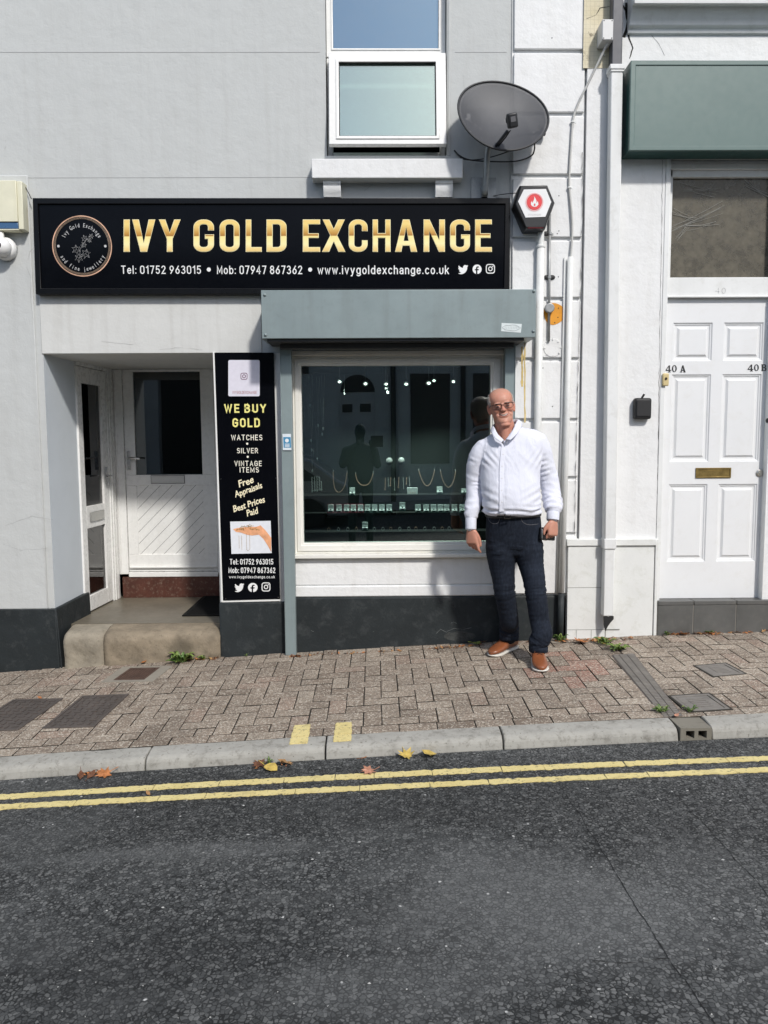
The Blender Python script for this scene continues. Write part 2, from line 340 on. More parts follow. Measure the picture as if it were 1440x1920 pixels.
def glyph(ch, e=0.0):
    """condensed bold capitals as outlines; e grows the outline for the rim"""
    t = .160; w = .50
    def g(ls): return ls
    if ch == 'I': L = [[(0,0),(t,0),(t,1),(0,1)]]; w = t
    elif ch == 'L': L = [[(0,0),(.46,0),(.46,.15),(t,.15),(t,1),(0,1)]]; w = .46
    elif ch == 'E': L = [[(0,0),(.48,0),(.48,.15),(t,.15),(t,.43),(.44,.43),(.44,.575),(t,.575),(t,.85),(.48,.85),(.48,1),(0,1)]]; w = .48
    elif ch == 'H': L = [[(0,0),(t,0),(t,.43),(w-t+.04,.43),(w-t+.04,0),(w+.04,0),(w+.04,1),(w-t+.04,1),(w-t+.04,.58),(t,.58),(t,1),(0,1)]]; w = .54
    elif ch == 'N': w = .56; L = [[(0,0),(t-.01,0),(t-.01,.64),(w-t,0),(w,0),(w,1),(w-t+.01,1),(w-t+.01,.36),(t,1),(0,1)]]
    elif ch == 'V': w = .60; L = [[(.215,0),(.385,0),(.60,1),(.425,1),(.30,.27),(.175,1),(0,1)]]
    elif ch == 'A': w = .60; L = [[(0,0),(.17,0),(.205,.19),(.395,.19),(.43,0),(.60,0),(.39,1),(.21,1)], [(.235,.34),(.365,.34),(.30,.76)]]
    elif ch == 'Y': w = .60; L = [[(.22,0),(.38,0),(.38,.40),(.60,1),(.42,1),(.30,.60),(.18,1),(0,1),(.22,.40)]]
    elif ch == 'X': w = .60; L = [[(0,0),(.18,0),(.30,.32),(.42,0),(.60,0),(.39,.51),(.585,1),(.41,1),(.30,.71),(.19,1),(.015,1),(.21,.51)]]
    elif ch == 'D': w = .52; L = [[(0,0)] + arc(w-.22,.22,.22,.22,-90,0) + arc(w-.22,.78,.22,.22,0,90) + [(0,1)],
                                  [(t,.15)] + arc(w-.24,.23,.08,.08,-90,0,5) + arc(w-.24,.77,.08,.08,0,90,5) + [(t,.85)]]
    elif ch == 'O': w = .54; r = .24; L = [arc(w-r,r,r,r,-90,0) + arc(w-r,1-r,r,r,0,90) + arc(r,1-r,r,r,90,180) + arc(r,r,r,r,180,270),
                                  arc(w-.25,.235,.09,.085,-90,0,5) + arc(w-.25,.765,.09,.085,0,90,5) + arc(.25,.765,.09,.085,90,180,5) + arc(.25,.235,.09,.085,180,270,5)]
    elif ch == 'C': w = .53; r = .24; L = [[(w,.36),(w,r)] + arc(w-r,r,r,r,0,-90) + arc(r,r,r,r,270,180) + arc(r,1-r,r,r,180,90) + arc(w-r,1-r,r,r,90,0) + [(w,.64),(w-t,.64)]
                                  + arc(w-.25,.765,.09,.085,0,90,5) + arc(.25,.765,.09,.085,90,180,5) + arc(.25,.235,.09,.085,180,270,5) + arc(w-.25,.235,.09,.085,-90,0,5) + [(w-t,.36)]]
    elif ch == 'G': w = .54; r = .24; L = [[(w,.54),(w,r)] + arc(w-r,r,r,r,0,-90) + arc(r,r,r,r,270,180) + arc(r,1-r,r,r,180,90) + arc(w-r,1-r,r,r,90,0) + [(w,.66),(w-t,.66)]
                                  + arc(w-.25,.765,.09,.085,0,90,5) + arc(.25,.765,.09,.085,90,180,5) + arc(.25,.235,.09,.085,180,270,5) + arc(w-.25,.235,.09,.085,-90,0,5) + [(w-t,.40),(.30,.40),(.30,.54)]]
    if e:
        out = []
        for lp in L:
            n = len(lp); A = sum(lp[i][0]*lp[(i+1) % n][1] - lp[(i+1) % n][0]*lp[i][1] for i in range(n))
            sg = 1 if A > 0 else -1
            if lp is not L[0]: sg = -sg
            nl = []
            for i in range(n):
                a = Vector(lp[i-1]); b = Vector(lp[i]); c = Vector(lp[(i+1) % n])
                if (b-a).length < 1e-5 or (c-b).length < 1e-5: continue
                d1 = (b-a).normalized(); d2 = (c-b).normalized(); n1 = Vector((d1.y, -d1.x)); n2 = Vector((d2.y, -d2.x))
                m_ = n1 + n2
                if m_.length < 1e-4: continue
                m_.normalize(); k = min(1.6, 1 / max(.3, m_.dot(n1)))
                nl.append(tuple(b + m_ * e * k * sg))
            out.append(nl)
        L = out
    return L, w
# ================================================================== materials of the setting
def asphalt():
    m, nt, b, L = newmat('asphalt')
    v = pos(nt)
    nz = nt.nodes.new('ShaderNodeTexNoise'); nz.inputs['Scale'].default_value = 70; L.new(v, nz.inputs['Vector'])
    dm = nd(nt, 'VectorMath', operation='SCALE'); dm.inputs['Scale'].default_value = .010; L.new(nz.outputs['Color'], dm.inputs[0])
    av = nd(nt, 'VectorMath', operation='ADD'); L.new(v, av.inputs[0]); L.new(dm.outputs[0], av.inputs[1])
    vo = nd(nt, 'TexVoronoi', Scale=68); L.new(av.outputs[0], vo.inputs['Vector'])
    ve = nd(nt, 'TexVoronoi', Scale=68, feature='DISTANCE_TO_EDGE'); L.new(av.outputs[0], ve.inputs['Vector'])
    sp = nt.nodes.new('ShaderNodeSeparateColor'); L.new(vo.outputs['Color'], sp.inputs[0])
    big = noi(nt, pos(nt, (.55, 1, 1)), 1.3, 5, .6, .6)           # worn flush patches and open patches
    mid = noi(nt, v, 9, 6, .7)
    comb = nd(nt, 'Math', operation='MULTIPLY_ADD'); L.new(mid, comb.inputs[0]); comb.inputs[1].default_value = .45; L.new(big, comb.inputs[2])
    openm = ramp(nt, comb.outputs[0], [(.74, 1.), (.92, 0.)])      # 1 where the stones stand open
    def patchmask(q, rx, ry, am=1.0):
        p0 = onground(*q, f=zr); sb = nd(nt, 'Mapping'); sb.inputs['Location'].default_value = (-p0.x/rx, -p0.y/ry, 0); sb.inputs['Scale'].default_value = (1/rx, 1/ry, 0); L.new(v, sb.inputs['Vector'])
        n4 = nd(nt, 'TexNoise', Scale=2.2, Detail=8, Roughness=.72); L.new(v, n4.inputs['Vector'])
        s4 = nd(nt, 'VectorMath', operation='MULTIPLY_ADD'); L.new(n4.outputs['Color'], s4.inputs[0]); s4.inputs[1].default_value = (1.5, 1.5, 0); s4.inputs[2].default_value = (-.75, -.75, 0)
        a4 = nd(nt, 'VectorMath', operation='ADD'); L.new(sb.outputs[0], a4.inputs[0]); L.new(s4.outputs[0], a4.inputs[1]); ln = nd(nt, 'VectorMath', operation='LENGTH'); L.new(a4.outputs[0], ln.inputs[0])
        return ramp(nt, ln.outputs['Value'], [(.45, am), (1.0, 0.)])
    fm = patchmask((1010, 1700), .62, .42); fm = mixc(nt, 1., fm, patchmask((760, 1850), .5, .20, .6), 'LIGHTEN'); fm = mixc(nt, 1., fm, patchmask((330, 1600), .7, .09, .7), 'LIGHTEN'); fm = mixc(nt, 1., fm, patchmask((1300, 1640), .35, .3, .5), 'LIGHTEN')
    openm = mixc(nt, 1., openm, mixc(nt, fm, 1., .05), 'MULTIPLY')
    stone = ramp(nt, sp.outputs[0], [(.0, (.045, .048, .048)), (.5, (.088, .091, .090)), (1., (.185, .188, .182))])
    jn = nd(nt, 'Math', operation='MULTIPLY_ADD'); L.new(noi(nt, v, 34, 4, .7), jn.inputs[0]); jn.inputs[1].default_value = .62; jn.inputs[2].default_value = -.31
    jd = nd(nt, 'Math', operation='ADD'); L.new(ve.outputs['Distance'], jd.inputs[0]); L.new(jn.outputs[0], jd.inputs[1])
    joint = ramp(nt, jd.outputs[0], [(.04, 1.), (.17, 0.)])
    jm = mixc(nt, 1., joint, mixc(nt, openm, mixc(nt, fm, .8, .85), 1.0), 'MULTIPLY')
    c = mixc(nt, jm, stone, (.012, .013, .013))
    c = mixc(nt, mixc(nt, 1., mixc(nt, openm, 1., 0.), .30, 'MULTIPLY'), c, (.118, .122, .12))
    lrg = noi(nt, pos(nt, (.5, 1.4, 1)), .9, 3, .5)
    c = mixc(nt, 1., c, ramp(nt, lrg, [(.3, .62), (.7, .98)]), 'MULTIPLY')
    def worn(q, rx, ry, amt, c):      # scales patch tone: darker low left and below the lines, lighter by the kerb
        p0 = onground(*q, f=zr); sb = nd(nt, 'Mapping'); sb.inputs['Location'].default_value = (-p0.x/rx, -p0.y/ry, 0); sb.inputs['Scale'].default_value = (1/rx, 1/ry, 0); L.new(v, sb.inputs['Vector'])
        n4 = nd(nt, 'TexNoise', Scale=1.6, Detail=6, Roughness=.65); L.new(v, n4.inputs['Vector']); a4 = nd(nt, 'VectorMath', operation='ADD'); L.new(sb.outputs[0], a4.inputs[0])
        s4 = nd(nt, 'VectorMath', operation='MULTIPLY_ADD'); L.new(n4.outputs['Color'], s4.inputs[0]); s4.inputs[1].default_value = (1.3, 1.3, 0); s4.inputs[2].default_value = (-.65, -.65, 0); L.new(s4.outputs[0], a4.inputs[1])
        ln = nd(nt, 'VectorMath', operation='LENGTH'); L.new(a4.outputs[0], ln.inputs[0]); mr = nd(nt, 'MapRange'); L.new(ln.outputs['Value'], mr.inputs[0]); mr.inputs[1].default_value = .2; mr.inputs[2].default_value = 1.05; mr.inputs[3].default_value = amt; mr.inputs[4].default_value = 1.; vm = nd(nt, 'VectorMath', operation='SCALE'); L.new(c, vm.inputs[0]); L.new(mr.outputs[0], vm.inputs['Scale']); return vm.outputs[0]
    c = mixc(nt, mixc(nt, 1., mixc(nt, 1., fm, mixc(nt, jm, 1., .35), 'MULTIPLY'), .45, 'MULTIPLY'), c, (.145, .148, .145)); c = worn((200, 1840), .62, .42, .72, c); c = worn((760, 1530), 1.5, .16, .80, c); c = worn((560, 1432), 2.6, .07, 1.35, c)
    v3 = nd(nt, 'TexVoronoi', Scale=46); L.new(av.outputs[0], v3.inputs['Vector'])
    s3 = nt.nodes.new('ShaderNodeSeparateColor'); L.new(v3.outputs['Color'], s3.inputs[0])
    wm = mixc(nt, 1., ramp(nt, s3.outputs[1], [(.985, 0.), (.988, 1.)]), ramp(nt, v3.outputs['Distance'], [(.16, 1.), (.28, 0.)]), 'MULTIPLY')
    c = mixc(nt, wm, c, (.5, .5, .48))
    L.new(c, b.inputs['Base Color'])
    L.new(mixc(nt, joint, ramp(nt, sp.outputs[2], [(0., .48), (1., .75)]), .85), b.inputs['Roughness'])
    h = mixc(nt, 1., ramp(nt, vo.outputs['Distance'], [(.0, 1.), (.85, 0.)]), mixc(nt, openm, .35, 1.), 'MULTIPLY')
    h2 = mixc(nt, .35, h, sp.outputs[1])
    p = bump(nt, b, h2, .6, .004); bump(nt, b, noi(nt, v, 300, 2), .3, .001, p)
    return m
M_ASPH = asphalt()
def paver_mat():
    m, nt, b, L = newmat('paver_block')
    at_ = nt.nodes.new('ShaderNodeVertexColor'); at_.layer_name = 'tone'
    sp = nt.nodes.new('ShaderNodeSeparateColor'); L.new(at_.outputs[0], sp.inputs[0])
    v = pos(nt)
    base = ramp(nt, sp.outputs[0], [(0., (.185, .142, .106)), (.5, (.258, .205, .157)), (1., (.345, .285, .222))])
    base = mixc(nt, sp.outputs[1], base, (.30, .17, .125))
    vo = nd(nt, 'TexVoronoi', Scale=150); L.new(v, vo.inputs['Vector']); s2 = nt.nodes.new('ShaderNodeSeparateColor'); L.new(vo.outputs['Color'], s2.inputs[0])
    c = mixc(nt, ramp(nt, s2.outputs[0], [(.72, 0.), (.76, .62)]), base, (.60, .55, .46))
    c = mixc(nt, ramp(nt, s2.outputs[1], [(.72, 0.), (.76, .6)]), c, (.115, .093, .072))
    n = noi(nt, v, 4, 6, .65)
    c = mixc(nt, 1., c, ramp(nt, n, [(.3, .80), (.62, 1.08)]), 'MULTIPLY')
    st = noi(nt, v, 11, 7, .7, .5)
    c = mixc(nt, ramp(nt, st, [(.60, 0.), (.74, .55)]), c, (.10, .085, .07))
    L.new(c, b.inputs['Base Color']); b.inputs['Roughness'].default_value = .85
    p = bump(nt, b, s2.outputs[0], .35, .0015); bump(nt, b, noi(nt, v, 60, 4), .4, .002, p)
    return m
M_PAVER = paver_mat()
M_BED = paint('joint_sand', (.030, .026, .020), .95, fine=.6, fs=150, fd=.003)
M_KERB = paint('kerb_concrete', (.36, .35, .315), .85, var=.12, vs=5, dirt=.75, dirtcol=(.10, .09, .07), fine=.6, fs=110, fd=.002, coarse=.5, cs=22, cd=.006, speck=.7, streak=.3)
def yellow_mat():
    m, nt, b, L = newmat('yellow_road_paint'); v = pos(nt)
    n = noi(nt, v, 7, 6, .7); c = mixc(nt, ramp(nt, n, [(.35, 0.), (.7, 1.)]), (.66, .54, .22), (.74, .63, .30))
    n2 = noi(nt, v, 60, 5, .75); c = mixc(nt, ramp(nt, noi(nt, v, 5, 7, .75, .8), [(.52, 0.), (.70, .55)]), c, (.36, .29, .12)); c = mixc(nt, ramp(nt, n2, [(.57, 0.), (.64, .9)]), c, (.13, .11, .07))
    L.new(c, b.inputs['Base Color']); b.inputs['Roughness'].default_value = .7
    bump(nt, b, noi(nt, v, 120, 3), .5, .003); return m
M_YEL = yellow_mat()
M_IRON = paint('cast_iron', (.115, .098, .088), .55, metal=.35, var=.25, vs=8, dirt=.5, dirtcol=(.14, .09, .06), fine=.5, fs=150, fd=.001, spec=.5)
# ================================================================== ground
def sheet(name, xs, ys, fz, mat):
    mb = MB(); vs = [(x, y, fz(x, y)) for y in ys for x in xs]; n = len(xs)
    mb.add(vs, [(j*n + i, j*n + i + 1, (j+1)*n + i + 1, (j+1)*n + i) for j in range(len(ys) - 1) for i in range(n - 1)])
    return tag(mb.build(name, mat), kind='structure')
xs = [-30, -18, -10, -6] + [-5 + .25 * i for i in range(41)] + [6, 10, 18, 30]
sheet('road', xs, [-10.2, -9, -7, -6] + [-5.5 + .25 * i for i in range(15)] + [KY - KW - .005], zr, M_ASPH)
M_EARTH = paint('earth', (.09, .08, .07), .95)
sheet('ground', [-60, -20, 0, 20, 60], [-60, -30, -10, 0, 30, 60], lambda x, y: zg(x, 0) - .45, M_EARTH)
sheet('pavement_base', xs, [KY + .0, -.75, 0.02], lambda x, y: zg(x, y) - .010, M_BED)
def pavers():
    mb = MB(); cols = []; U = .0985
    def wob(x, y): return .004 * noise.noise(Vector((x * 1.7, y * 1.7, 3.3)))
    def block(x0, x1, y0, y1, red=0):
        g = .0029; c = .0036; x0 += g; x1 -= g; y0 += g*1.25; y1 -= g*1.25
        dz = random.uniform(-.0014, .0014); tx = random.uniform(-.006, .006); ty = random.uniform(-.01, .01); cx, cy = (x0+x1)/2, (y0+y1)/2
        jx, jy = random.uniform(-.0012, .0012), random.uniform(-.0012, .0012); a = random.uniform(-.006, .006)
        def P(x, y, d):
            xx = cx + (x-cx) - (y-cy)*a + jx; yy = cy + (y-cy) + (x-cx)*a + jy
            return (xx, yy, zg(xx, yy) + wob(xx, yy) + dz + (x-cx)*tx + (y-cy)*ty - d)
        v = [P(x0,y0,.02),P(x1,y0,.02),P(x1,y1,.02),P(x0,y1,.02), P(x0,y0,.0016),P(x1,y0,.0016),P(x1,y1,.0016),P(x0,y1,.0016),
             P(x0+c,y0+c,0),P(x1-c,y0+c,0),P(x1-c,y1-c,0),P(x0+c,y1-c,0)]
        mb.mi = 1; mb.add(v[:8], [(0,1,5,4),(1,2,6,5),(2,3,7,6),(3,0,4,7)]); mb.mi = 0; mb.add(v[4:], [(0,1,5,4),(1,2,6,5),(2,3,7,6),(3,0,4,7),(4,5,6,7)])
        t = min(1, max(0, random.gauss(.5, .24))); cols.extend([(t, red, random.random(), 1)] * 16)
    x = -5.2
    while x < 5.2: block(x, x + 2*U, KY, KY + U); x += 2*U
    redspots = [onground(*q) for q in ((1010, 1225), (1060, 1228), (1100, 1250), (985, 1262), (1100, 1262), (1040, 1252), (1085, 1275))]
    nr = 15
    for bI in range(-1, nr):
        for a in range(-55, 55):
            k = (a - bI) % 4; X = a * U + .03; Yb = KY + U + bI * U
            if k == 0: q = (X, X + 2*U, Yb, Yb + U)
            elif k == 3: q = (X, X + U, Yb, Yb + 2*U)
            else: continue
            y0, y1 = max(q[2], KY + U), min(q[3], .0)
            if y1 - y0 < .02: continue
            red = 1.0 if any((Vector(((q[0]+q[1])/2, (y0+y1)/2)) - p.xy).length < .10 for p in redspots) else (.25 if random.random() < .12 else 0)
            block(q[0], q[1], y0, y1, red)
    me = mb.mesh('pavement'); ca = me.color_attributes.new('tone', 'FLOAT_COLOR', 'POINT')
    ca.data.foreach_set('color', np.array(cols, dtype=np.float32).ravel())
    tag(link('pavement', me, None, [M_PAVER, M_BED]), kind='structure')
pavers()
# kerb stones
kj = [onground(p, q).x for p, q in ((285, 1400), (612, 1383), (938, 1366))]
oa, ob_ = onground(1259, 1350).x, onground(1318, 1347).x
st = .5 * (kj[2] - kj[0]); edges = [kj[0] - 3*st, kj[0] - 2*st, kj[0] - st] + kj + [oa]
segs = [(edges[i], edges[i+1]) for i in range(len(edges) - 1)] + [(ob_, ob_ + st), (ob_ + st, ob_ + 2*st), (ob_ + 2*st, ob_ + 3*st)]
def kerb():
    mb = MB(); prof = [(0, -.2), (0, -.004), (-.004, 0), (-.05, -.001), (-.085, -.005)] + [(-.092 - .040 * math.sin(R(a)), -.042 + .036 * math.cos(R(a))) for a in (15, 35, 55, 75)] + [(-.137, -.062), (-KW, -.2)]
    for (a, b) in segs:
        a += .004; b -= .004; n = 14; xsn = [a, a + .004] + [a + (b - a) * i / n for i in range(1, n)] + [b - .004, b]; dz = random.uniform(-.003, .003); dy = random.uniform(-.003, .003); vs = []; m = len(prof)
        for i, x in enumerate(xsn):
            ins = .004 if i in (0, len(xsn) - 1) else 0
            for j, (py, pz) in enumerate(prof):
                w = .0022 * noise.noise(Vector((x * 9, py * 30, pz * 30))) + .002 * noise.noise(Vector((x * 2.1, 7, 0)))
                vs.append((x, KY + py + dy + (ins if py < -.05 else 0) + w, zg(x, KY + py) + pz + dz - ins + w))
        mb.add(vs, [(i*m + j, i*m + j + 1, (i+1)*m + j + 1, (i+1)*m + j) for i in range(len(xsn) - 1) for j in range(m - 1)])
        mb.add(vs[:m], [tuple(range(m))]); mb.add(vs[-m:], [tuple(range(m))])
    tag(mb.build('kerb', M_KERB, smooth=False), kind='structure')
    mb = MB(); mb.add([(-6, KY - .005, zg(-6, KY) - .02), (6, KY - .005, zg(6, KY) - .02), (6, KY - .125, zg(6, KY) - .06), (-6, KY - .125, zg(-6, KY) - .06)], [(0, 1, 2, 3)])
kerb()
# concrete outlet of the drain channel in the kerb
ot = empty('drain_outlet', (0.5*(oa+ob_), KY - .07, zg(oa, KY)), 'concrete kerb outlet with two square black holes at the end of the iron channel', 'drain outlet')
mb = MB(); za = zg(oa, KY) ; w = ob_ - oa; x0, x1 = oa + .003, ob_ - .003
hs = .042; hx = [x0 + w * .30, x0 + w * .68]; zt = za - .002; hz0, hz1 = zt - .052, zt - .014; yf = KY - KW - .002
xsx = [x0, hx[0] - hs/2, hx[0] + hs/2, hx[1] - hs/2, hx[1] + hs/2, x1]
for i in range(5):
    if i in (1, 3): mb.box(xsx[i], xsx[i+1], yf, KY + .02, zt - .2, hz0); mb.box(xsx[i], xsx[i+1], yf, KY + .02, hz1, zt)
    else: mb.box(xsx[i], xsx[i+1], yf, KY + .02, zt - .2, zt)
mb.build('block', paint('outlet_concrete', (.20, .185, .15), .9, dirt=.8, dirtcol=(.08, .07, .05), fine=.6, fs=80, fd=.002), ot)
mb = MB(); [mb.box(xsx[i] + .001, xsx[i+1] - .001, KY - .06, KY + .015, hz0 + .001, hz1 - .001) for i in (1, 3)]
mb.build('hole', flat('black_void', (.004, .004, .004), .9), ot)
# road markings
def linefit(p0, p1, p2):
    P = [onground(*p, f=zr) for p in (p0, p1, p2)]
    c = np.polyfit([p.x for p in P], [p.y for p in P], 2); return lambda x: float(c[0]*x*x + c[1]*x + c[2])
def jag(x, s): return .006 * noise.noise(Vector((x * 12, s, 0))) + .009 * noise.noise(Vector((x * 45, s, 5))) + .007 * noise.noise(Vector((x * 130, s, 5)))
def yellow_line(name, top, bot, gaps):
    mb = MB(); x = -3.2; t = .0035
    while x < 3.2:
        L_ = random.uniform(.18, .42); nx = min(3.2, x + L_); n = max(4, int((nx - x) / .012)); T = []; B = []
        for i in range(n + 1):
            xx = x + (nx - x - .003) * i / n
            T.append((xx + .008 * noise.noise(Vector((x * 3, 1, 1))), top(xx) + jag(xx, 1))); B.append((xx, bot(xx) + jag(xx, 9)))
        if not any(g0 < (x + nx) / 2 < g1 for g0, g1 in gaps):
            k = n + 1
            vs = [(p[0], p[1], zr(*p) + t) for p in T] + [(p[0], p[1], zr(*p) + t) for p in B] + [(p[0], p[1], zr(*p) - .002) for p in T] + [(p[0], p[1], zr(*p) - .002) for p in B]
            f = [(i, i + 1, k + i + 1, k + i) for i in range(n)] + [(k + i, k + i + 1, 3*k + i + 1, 3*k + i) for i in range(n)] + [(i, i + 1, 2*k + i + 1, 2*k + i) for i in range(n)] + [(0, k, 3*k, 2*k), (n, k + n, 3*k + n, 2*k + n)]
            mb.add(vs, f)
        x = nx
    tag(mb.build(name, M_YEL), kind='structure')
random.seed(21)
g = onground(140, 1485, zr).x
yellow_line('road_marking', linefit((0, 1491), (720, 1449), (1440, 1418.5)), linefit((0, 1499.5), (720, 1458), (1440, 1426.5)), [])
yellow_line('road_marking', linefit((0, 1509.5), (720, 1472), (1440, 1439.5)), linefit((0, 1518.5), (720, 1480.5), (1440, 1448)), [])
def drape(mb, pts, fz, t):
    n = len(pts); mb.add([(x, y, fz(x, y) + t) for x, y in pts] + [(x, y, fz(x, y) - .003) for x, y in pts], [tuple(range(n))] + [(i, (i+1) % n, (i+1) % n + n, i + n) for i in range(n)])
def patch(x0, x1, y0, y1, mb, fz, t, n=9):
    P = [(x0 + (x1-x0)*i/n, y1 + .5*jag(x0 + i*.1, 3)) for i in range(n)] + [(x1 + .7*jag(i*.11, 4), y1 + (y0-y1)*i/n) for i in range(n)] + \
        [(x1 + (x0-x1)*i/n, y0 + .5*jag(x0 + i*.1, 6)) for i in range(n)] + [(x0 + .7*jag(i*.13, 8), y0 + (y1-y0)*i/n) for i in range(n)]
    drape(mb, P, fz, t)
mb = MB()
for (a, b) in ((548, 580), (627, 659)):
    p0, p1 = onground(a, 1375), onground(b, 1374); ya, yb = KY + .15, KY - .080
    patch(p0.x, p1.x, KY + .004, KY + .066, mb, zg, .0042); patch(p0.x + .002, p1.x - .003, KY + .069, ya, mb, zg, .0042)
    patch(p0.x, p1.x, yb, KY - .004, mb, zg, .0035)
tag(mb.build('kerb_marking', M_YEL), kind='structure')
# cracks and seams in the asphalt
def crack(pts, wd, mb, seed):
    P = [onground(*p, f=zr) for p in pts]; L_ = []
    for a, b in zip(P[:-1], P[1:]):
        n = max(2, int((b - a).length / .012)); L_ += [a.lerp(b, i / n) for i in range(n)]
    L_.append(P[-1]); vs = []
    for i, p in enumerate(L_):
        d = (L_[min(i+1, len(L_)-1)] - L_[max(i-1, 0)]); d.z = 0; d.normalize(); nn = Vector((d.y, -d.x, 0))
        o = .011 * noise.noise(Vector((i * .10, seed, 0))) + .004 * noise.noise(Vector((i * .7, seed, 0))); w2 = wd * max(.12, .6 + 1.3 * noise.noise(Vector((i * .35, seed, 4))))
        for s_ in (-1, 1):
            q = p + nn * (o + s_ * w2); vs.append((q.x, q.y, zr(q.x, q.y) + .0015))
    mb.add(vs, [(2*i, 2*i+1, 2*i+3, 2*i+2) for i in range(len(L_) - 1)])
mb = MB()
crack([(1062, 1490), (1075, 1510), (1120, 1580), (1180, 1680), (1230, 1760), (1275, 1830), (1345, 1925)], .0023, mb, 1.0)
crack([(1262, 1484), (1300, 1525), (1370, 1600), (1450, 1690)], .0020, mb, 2.0)
crack([(1110, 1802), (1180, 1806), (1260, 1798)], .0018, mb, 3.0)
tag(mb.build('road_crack', flat('crack_dark', (.012, .012, .012), .95)), kind='structure')
# ================================================================== building materials
M_GREY = paint('grey_render', (.505, .52, .512), .85, var=.035, vs=1.3, fine=.5, fs=120, fd=.0014, coarse=.7, cs=9, cd=.008, streak=.22, dirtcol=(.37, .37, .35), dirt=.14)
M_BAND = paint('cream_render', (.60, .605, .585), .8, var=.06, vs=1.6, fine=.4, fs=90, fd=.0012, coarse=.5, cs=16, cd=.005, streak=.35, dirt=.15, dirtcol=(.42, .41, .38))
M_REVEAL = paint('pale_blue_render', (.60, .645, .68), .85, var=.05, vs=2.5, fine=.4, fs=90, fd=.0012, coarse=.4, cs=10, cd=.006)
M_WHITE = paint('white_masonry', (.76, .765, .76), .75, var=.05, vs=2.2, fine=.45, fs=85, fd=.0015, coarse=.6, cs=14, cd=.008, dirt=.16, dirtcol=(.45, .43, .38), streak=.15)
M_WHITE2 = paint('white_smooth_paint', (.74, .75, .74), .6, var=.06, vs=3, fine=.25, fs=70, fd=.001, coarse=.4, cs=10, cd=.003, dirt=.30, dirtcol=(.42, .41, .36), streak=.12)
M_PLINTH = paint('charcoal_paint', (.021, .026, .028), .6, spec=.3, var=.3, vs=2.5, fine=.5, fs=70, fd=.0015, coarse=.6, cs=8, cd=.01, dirt=.35, dirtcol=(.10, .105, .105), speck=.12)
M_UPVC = paint('white_plastic', (.80, .80, .78), .28, var=.03, vs=4, fine=0, dirt=.12, dirtcol=(.5, .48, .42), streak=.10)
M_CREAMF = paint('cream_frame', (.78, .77, .715), .4, var=.05, vs=3, fine=.12, fs=50, dirt=.25, dirtcol=(.42, .38, .3))
M_DARK = flat('dark_inside', (.012, .015, .016), .9)
M_JOINT = flat('joint_shadow', (.03, .03, .03), .9)
M_STEEL = paint('grey_green_steel', (.245, .30, .305), .42, metal=.15, var=.08, vs=5, fine=.15, fs=180, fd=.0004, dirt=.18, dirtcol=(.15, .16, .15), streak=.25, spec=.45)
M_BLACKG = paint('black_gloss_panel', (.003, .0034, .005), .12, var=.2, fine=.0, spec=.10)
M_BLACKF = paint('black_frame', (.0035, .0035, .004), .3, var=.2, fine=.3, fs=40, fd=.0006, spec=.25)
M_RUBBER = flat('black_rubber', (.014, .014, .015), .6)
M_CHROME = flat('chrome', (.6, .6, .6), .2, 1.0)
M_BRASS = paint('dull_brass', (.34, .24, .085), .4, metal=.8, var=.3, vs=30, fine=.2, dirt=.4, dirtcol=(.12, .08, .03))
G_SHOP = glass('shop_glass', (.62, .74, .72), .075)
G_DOOR = glass('door_glass', (.35, .42, .42), .03)
G_UP = glass('upper_glass', (.25, .30, .34), .44, .01, gcol=(.46, .66, .80), dust=.08, dustcol=(.5, .5, .5))
G_UP2 = glass('lower_sash_glass', (.62, .74, .70), .40, .03, gcol=(.76, .92, .87), dust=.06, dustcol=(.5, .5, .5))
G_FAN = glass('dusty_glass', (.5, .47, .38), .0, .25, dust=.74, dustcol=(.225, .205, .160))
# ================================================================== the shop building
shop = empty('shop_building', (-0.9, 0, zg(-.9, 0)), 'grey rendered shop building with charcoal plinth, recessed porch and barred white corner blocks', 'building')
ZT = 6.0; ZB = -1.0
def cellwall(mb, xs_, zs_, holes, y):
    for i in range(len(xs_) - 1):
        for j in range(len(zs_) - 1):
            cx, cz = (xs_[i] + xs_[i+1]) / 2, (zs_[j] + zs_[j+1]) / 2
            if any(h[0] < cx < h[1] and h[2] < cz < h[3] for h in holes): continue
            mb.add([(xs_[i], y, zs_[j]), (xs_[i+1], y, zs_[j]), (xs_[i+1], y, zs_[j+1]), (xs_[i], y, zs_[j+1])], [(0, 1, 2, 3)])
def wall_holes(x0, x1, z0, z1, holes, y):
    mb = MB(); X = sorted({x0, x1} | {h[0] for h in holes} | {h[1] for h in holes}); Z = sorted({z0, z1} | {h[2] for h in holes} | {h[3] for h in holes})
    cellwall(mb, X, Z, holes, y); return mb
XL = -6.5; XPIL = at(957, 300).x; XPR = at(1093, 400).x
rp = rect(82, 664, 400, 1240, 0); PORCH = (at(92, 900).x, at(404, 800).x, ZB, at(240, 663).z)
rw = rect(548, 664, 945, 1046, 0); WIN = (rw[0], rw[1], rw[2], rw[3])
ru = rect(609, -300, 838, 292, 0); UWIN = (ru[0], ru[1], ru[2], 4.95)
mb = wall_holes(XL, XPIL, ZB, ZT, [PORCH, WIN, UWIN], 0)
D_UP = .09
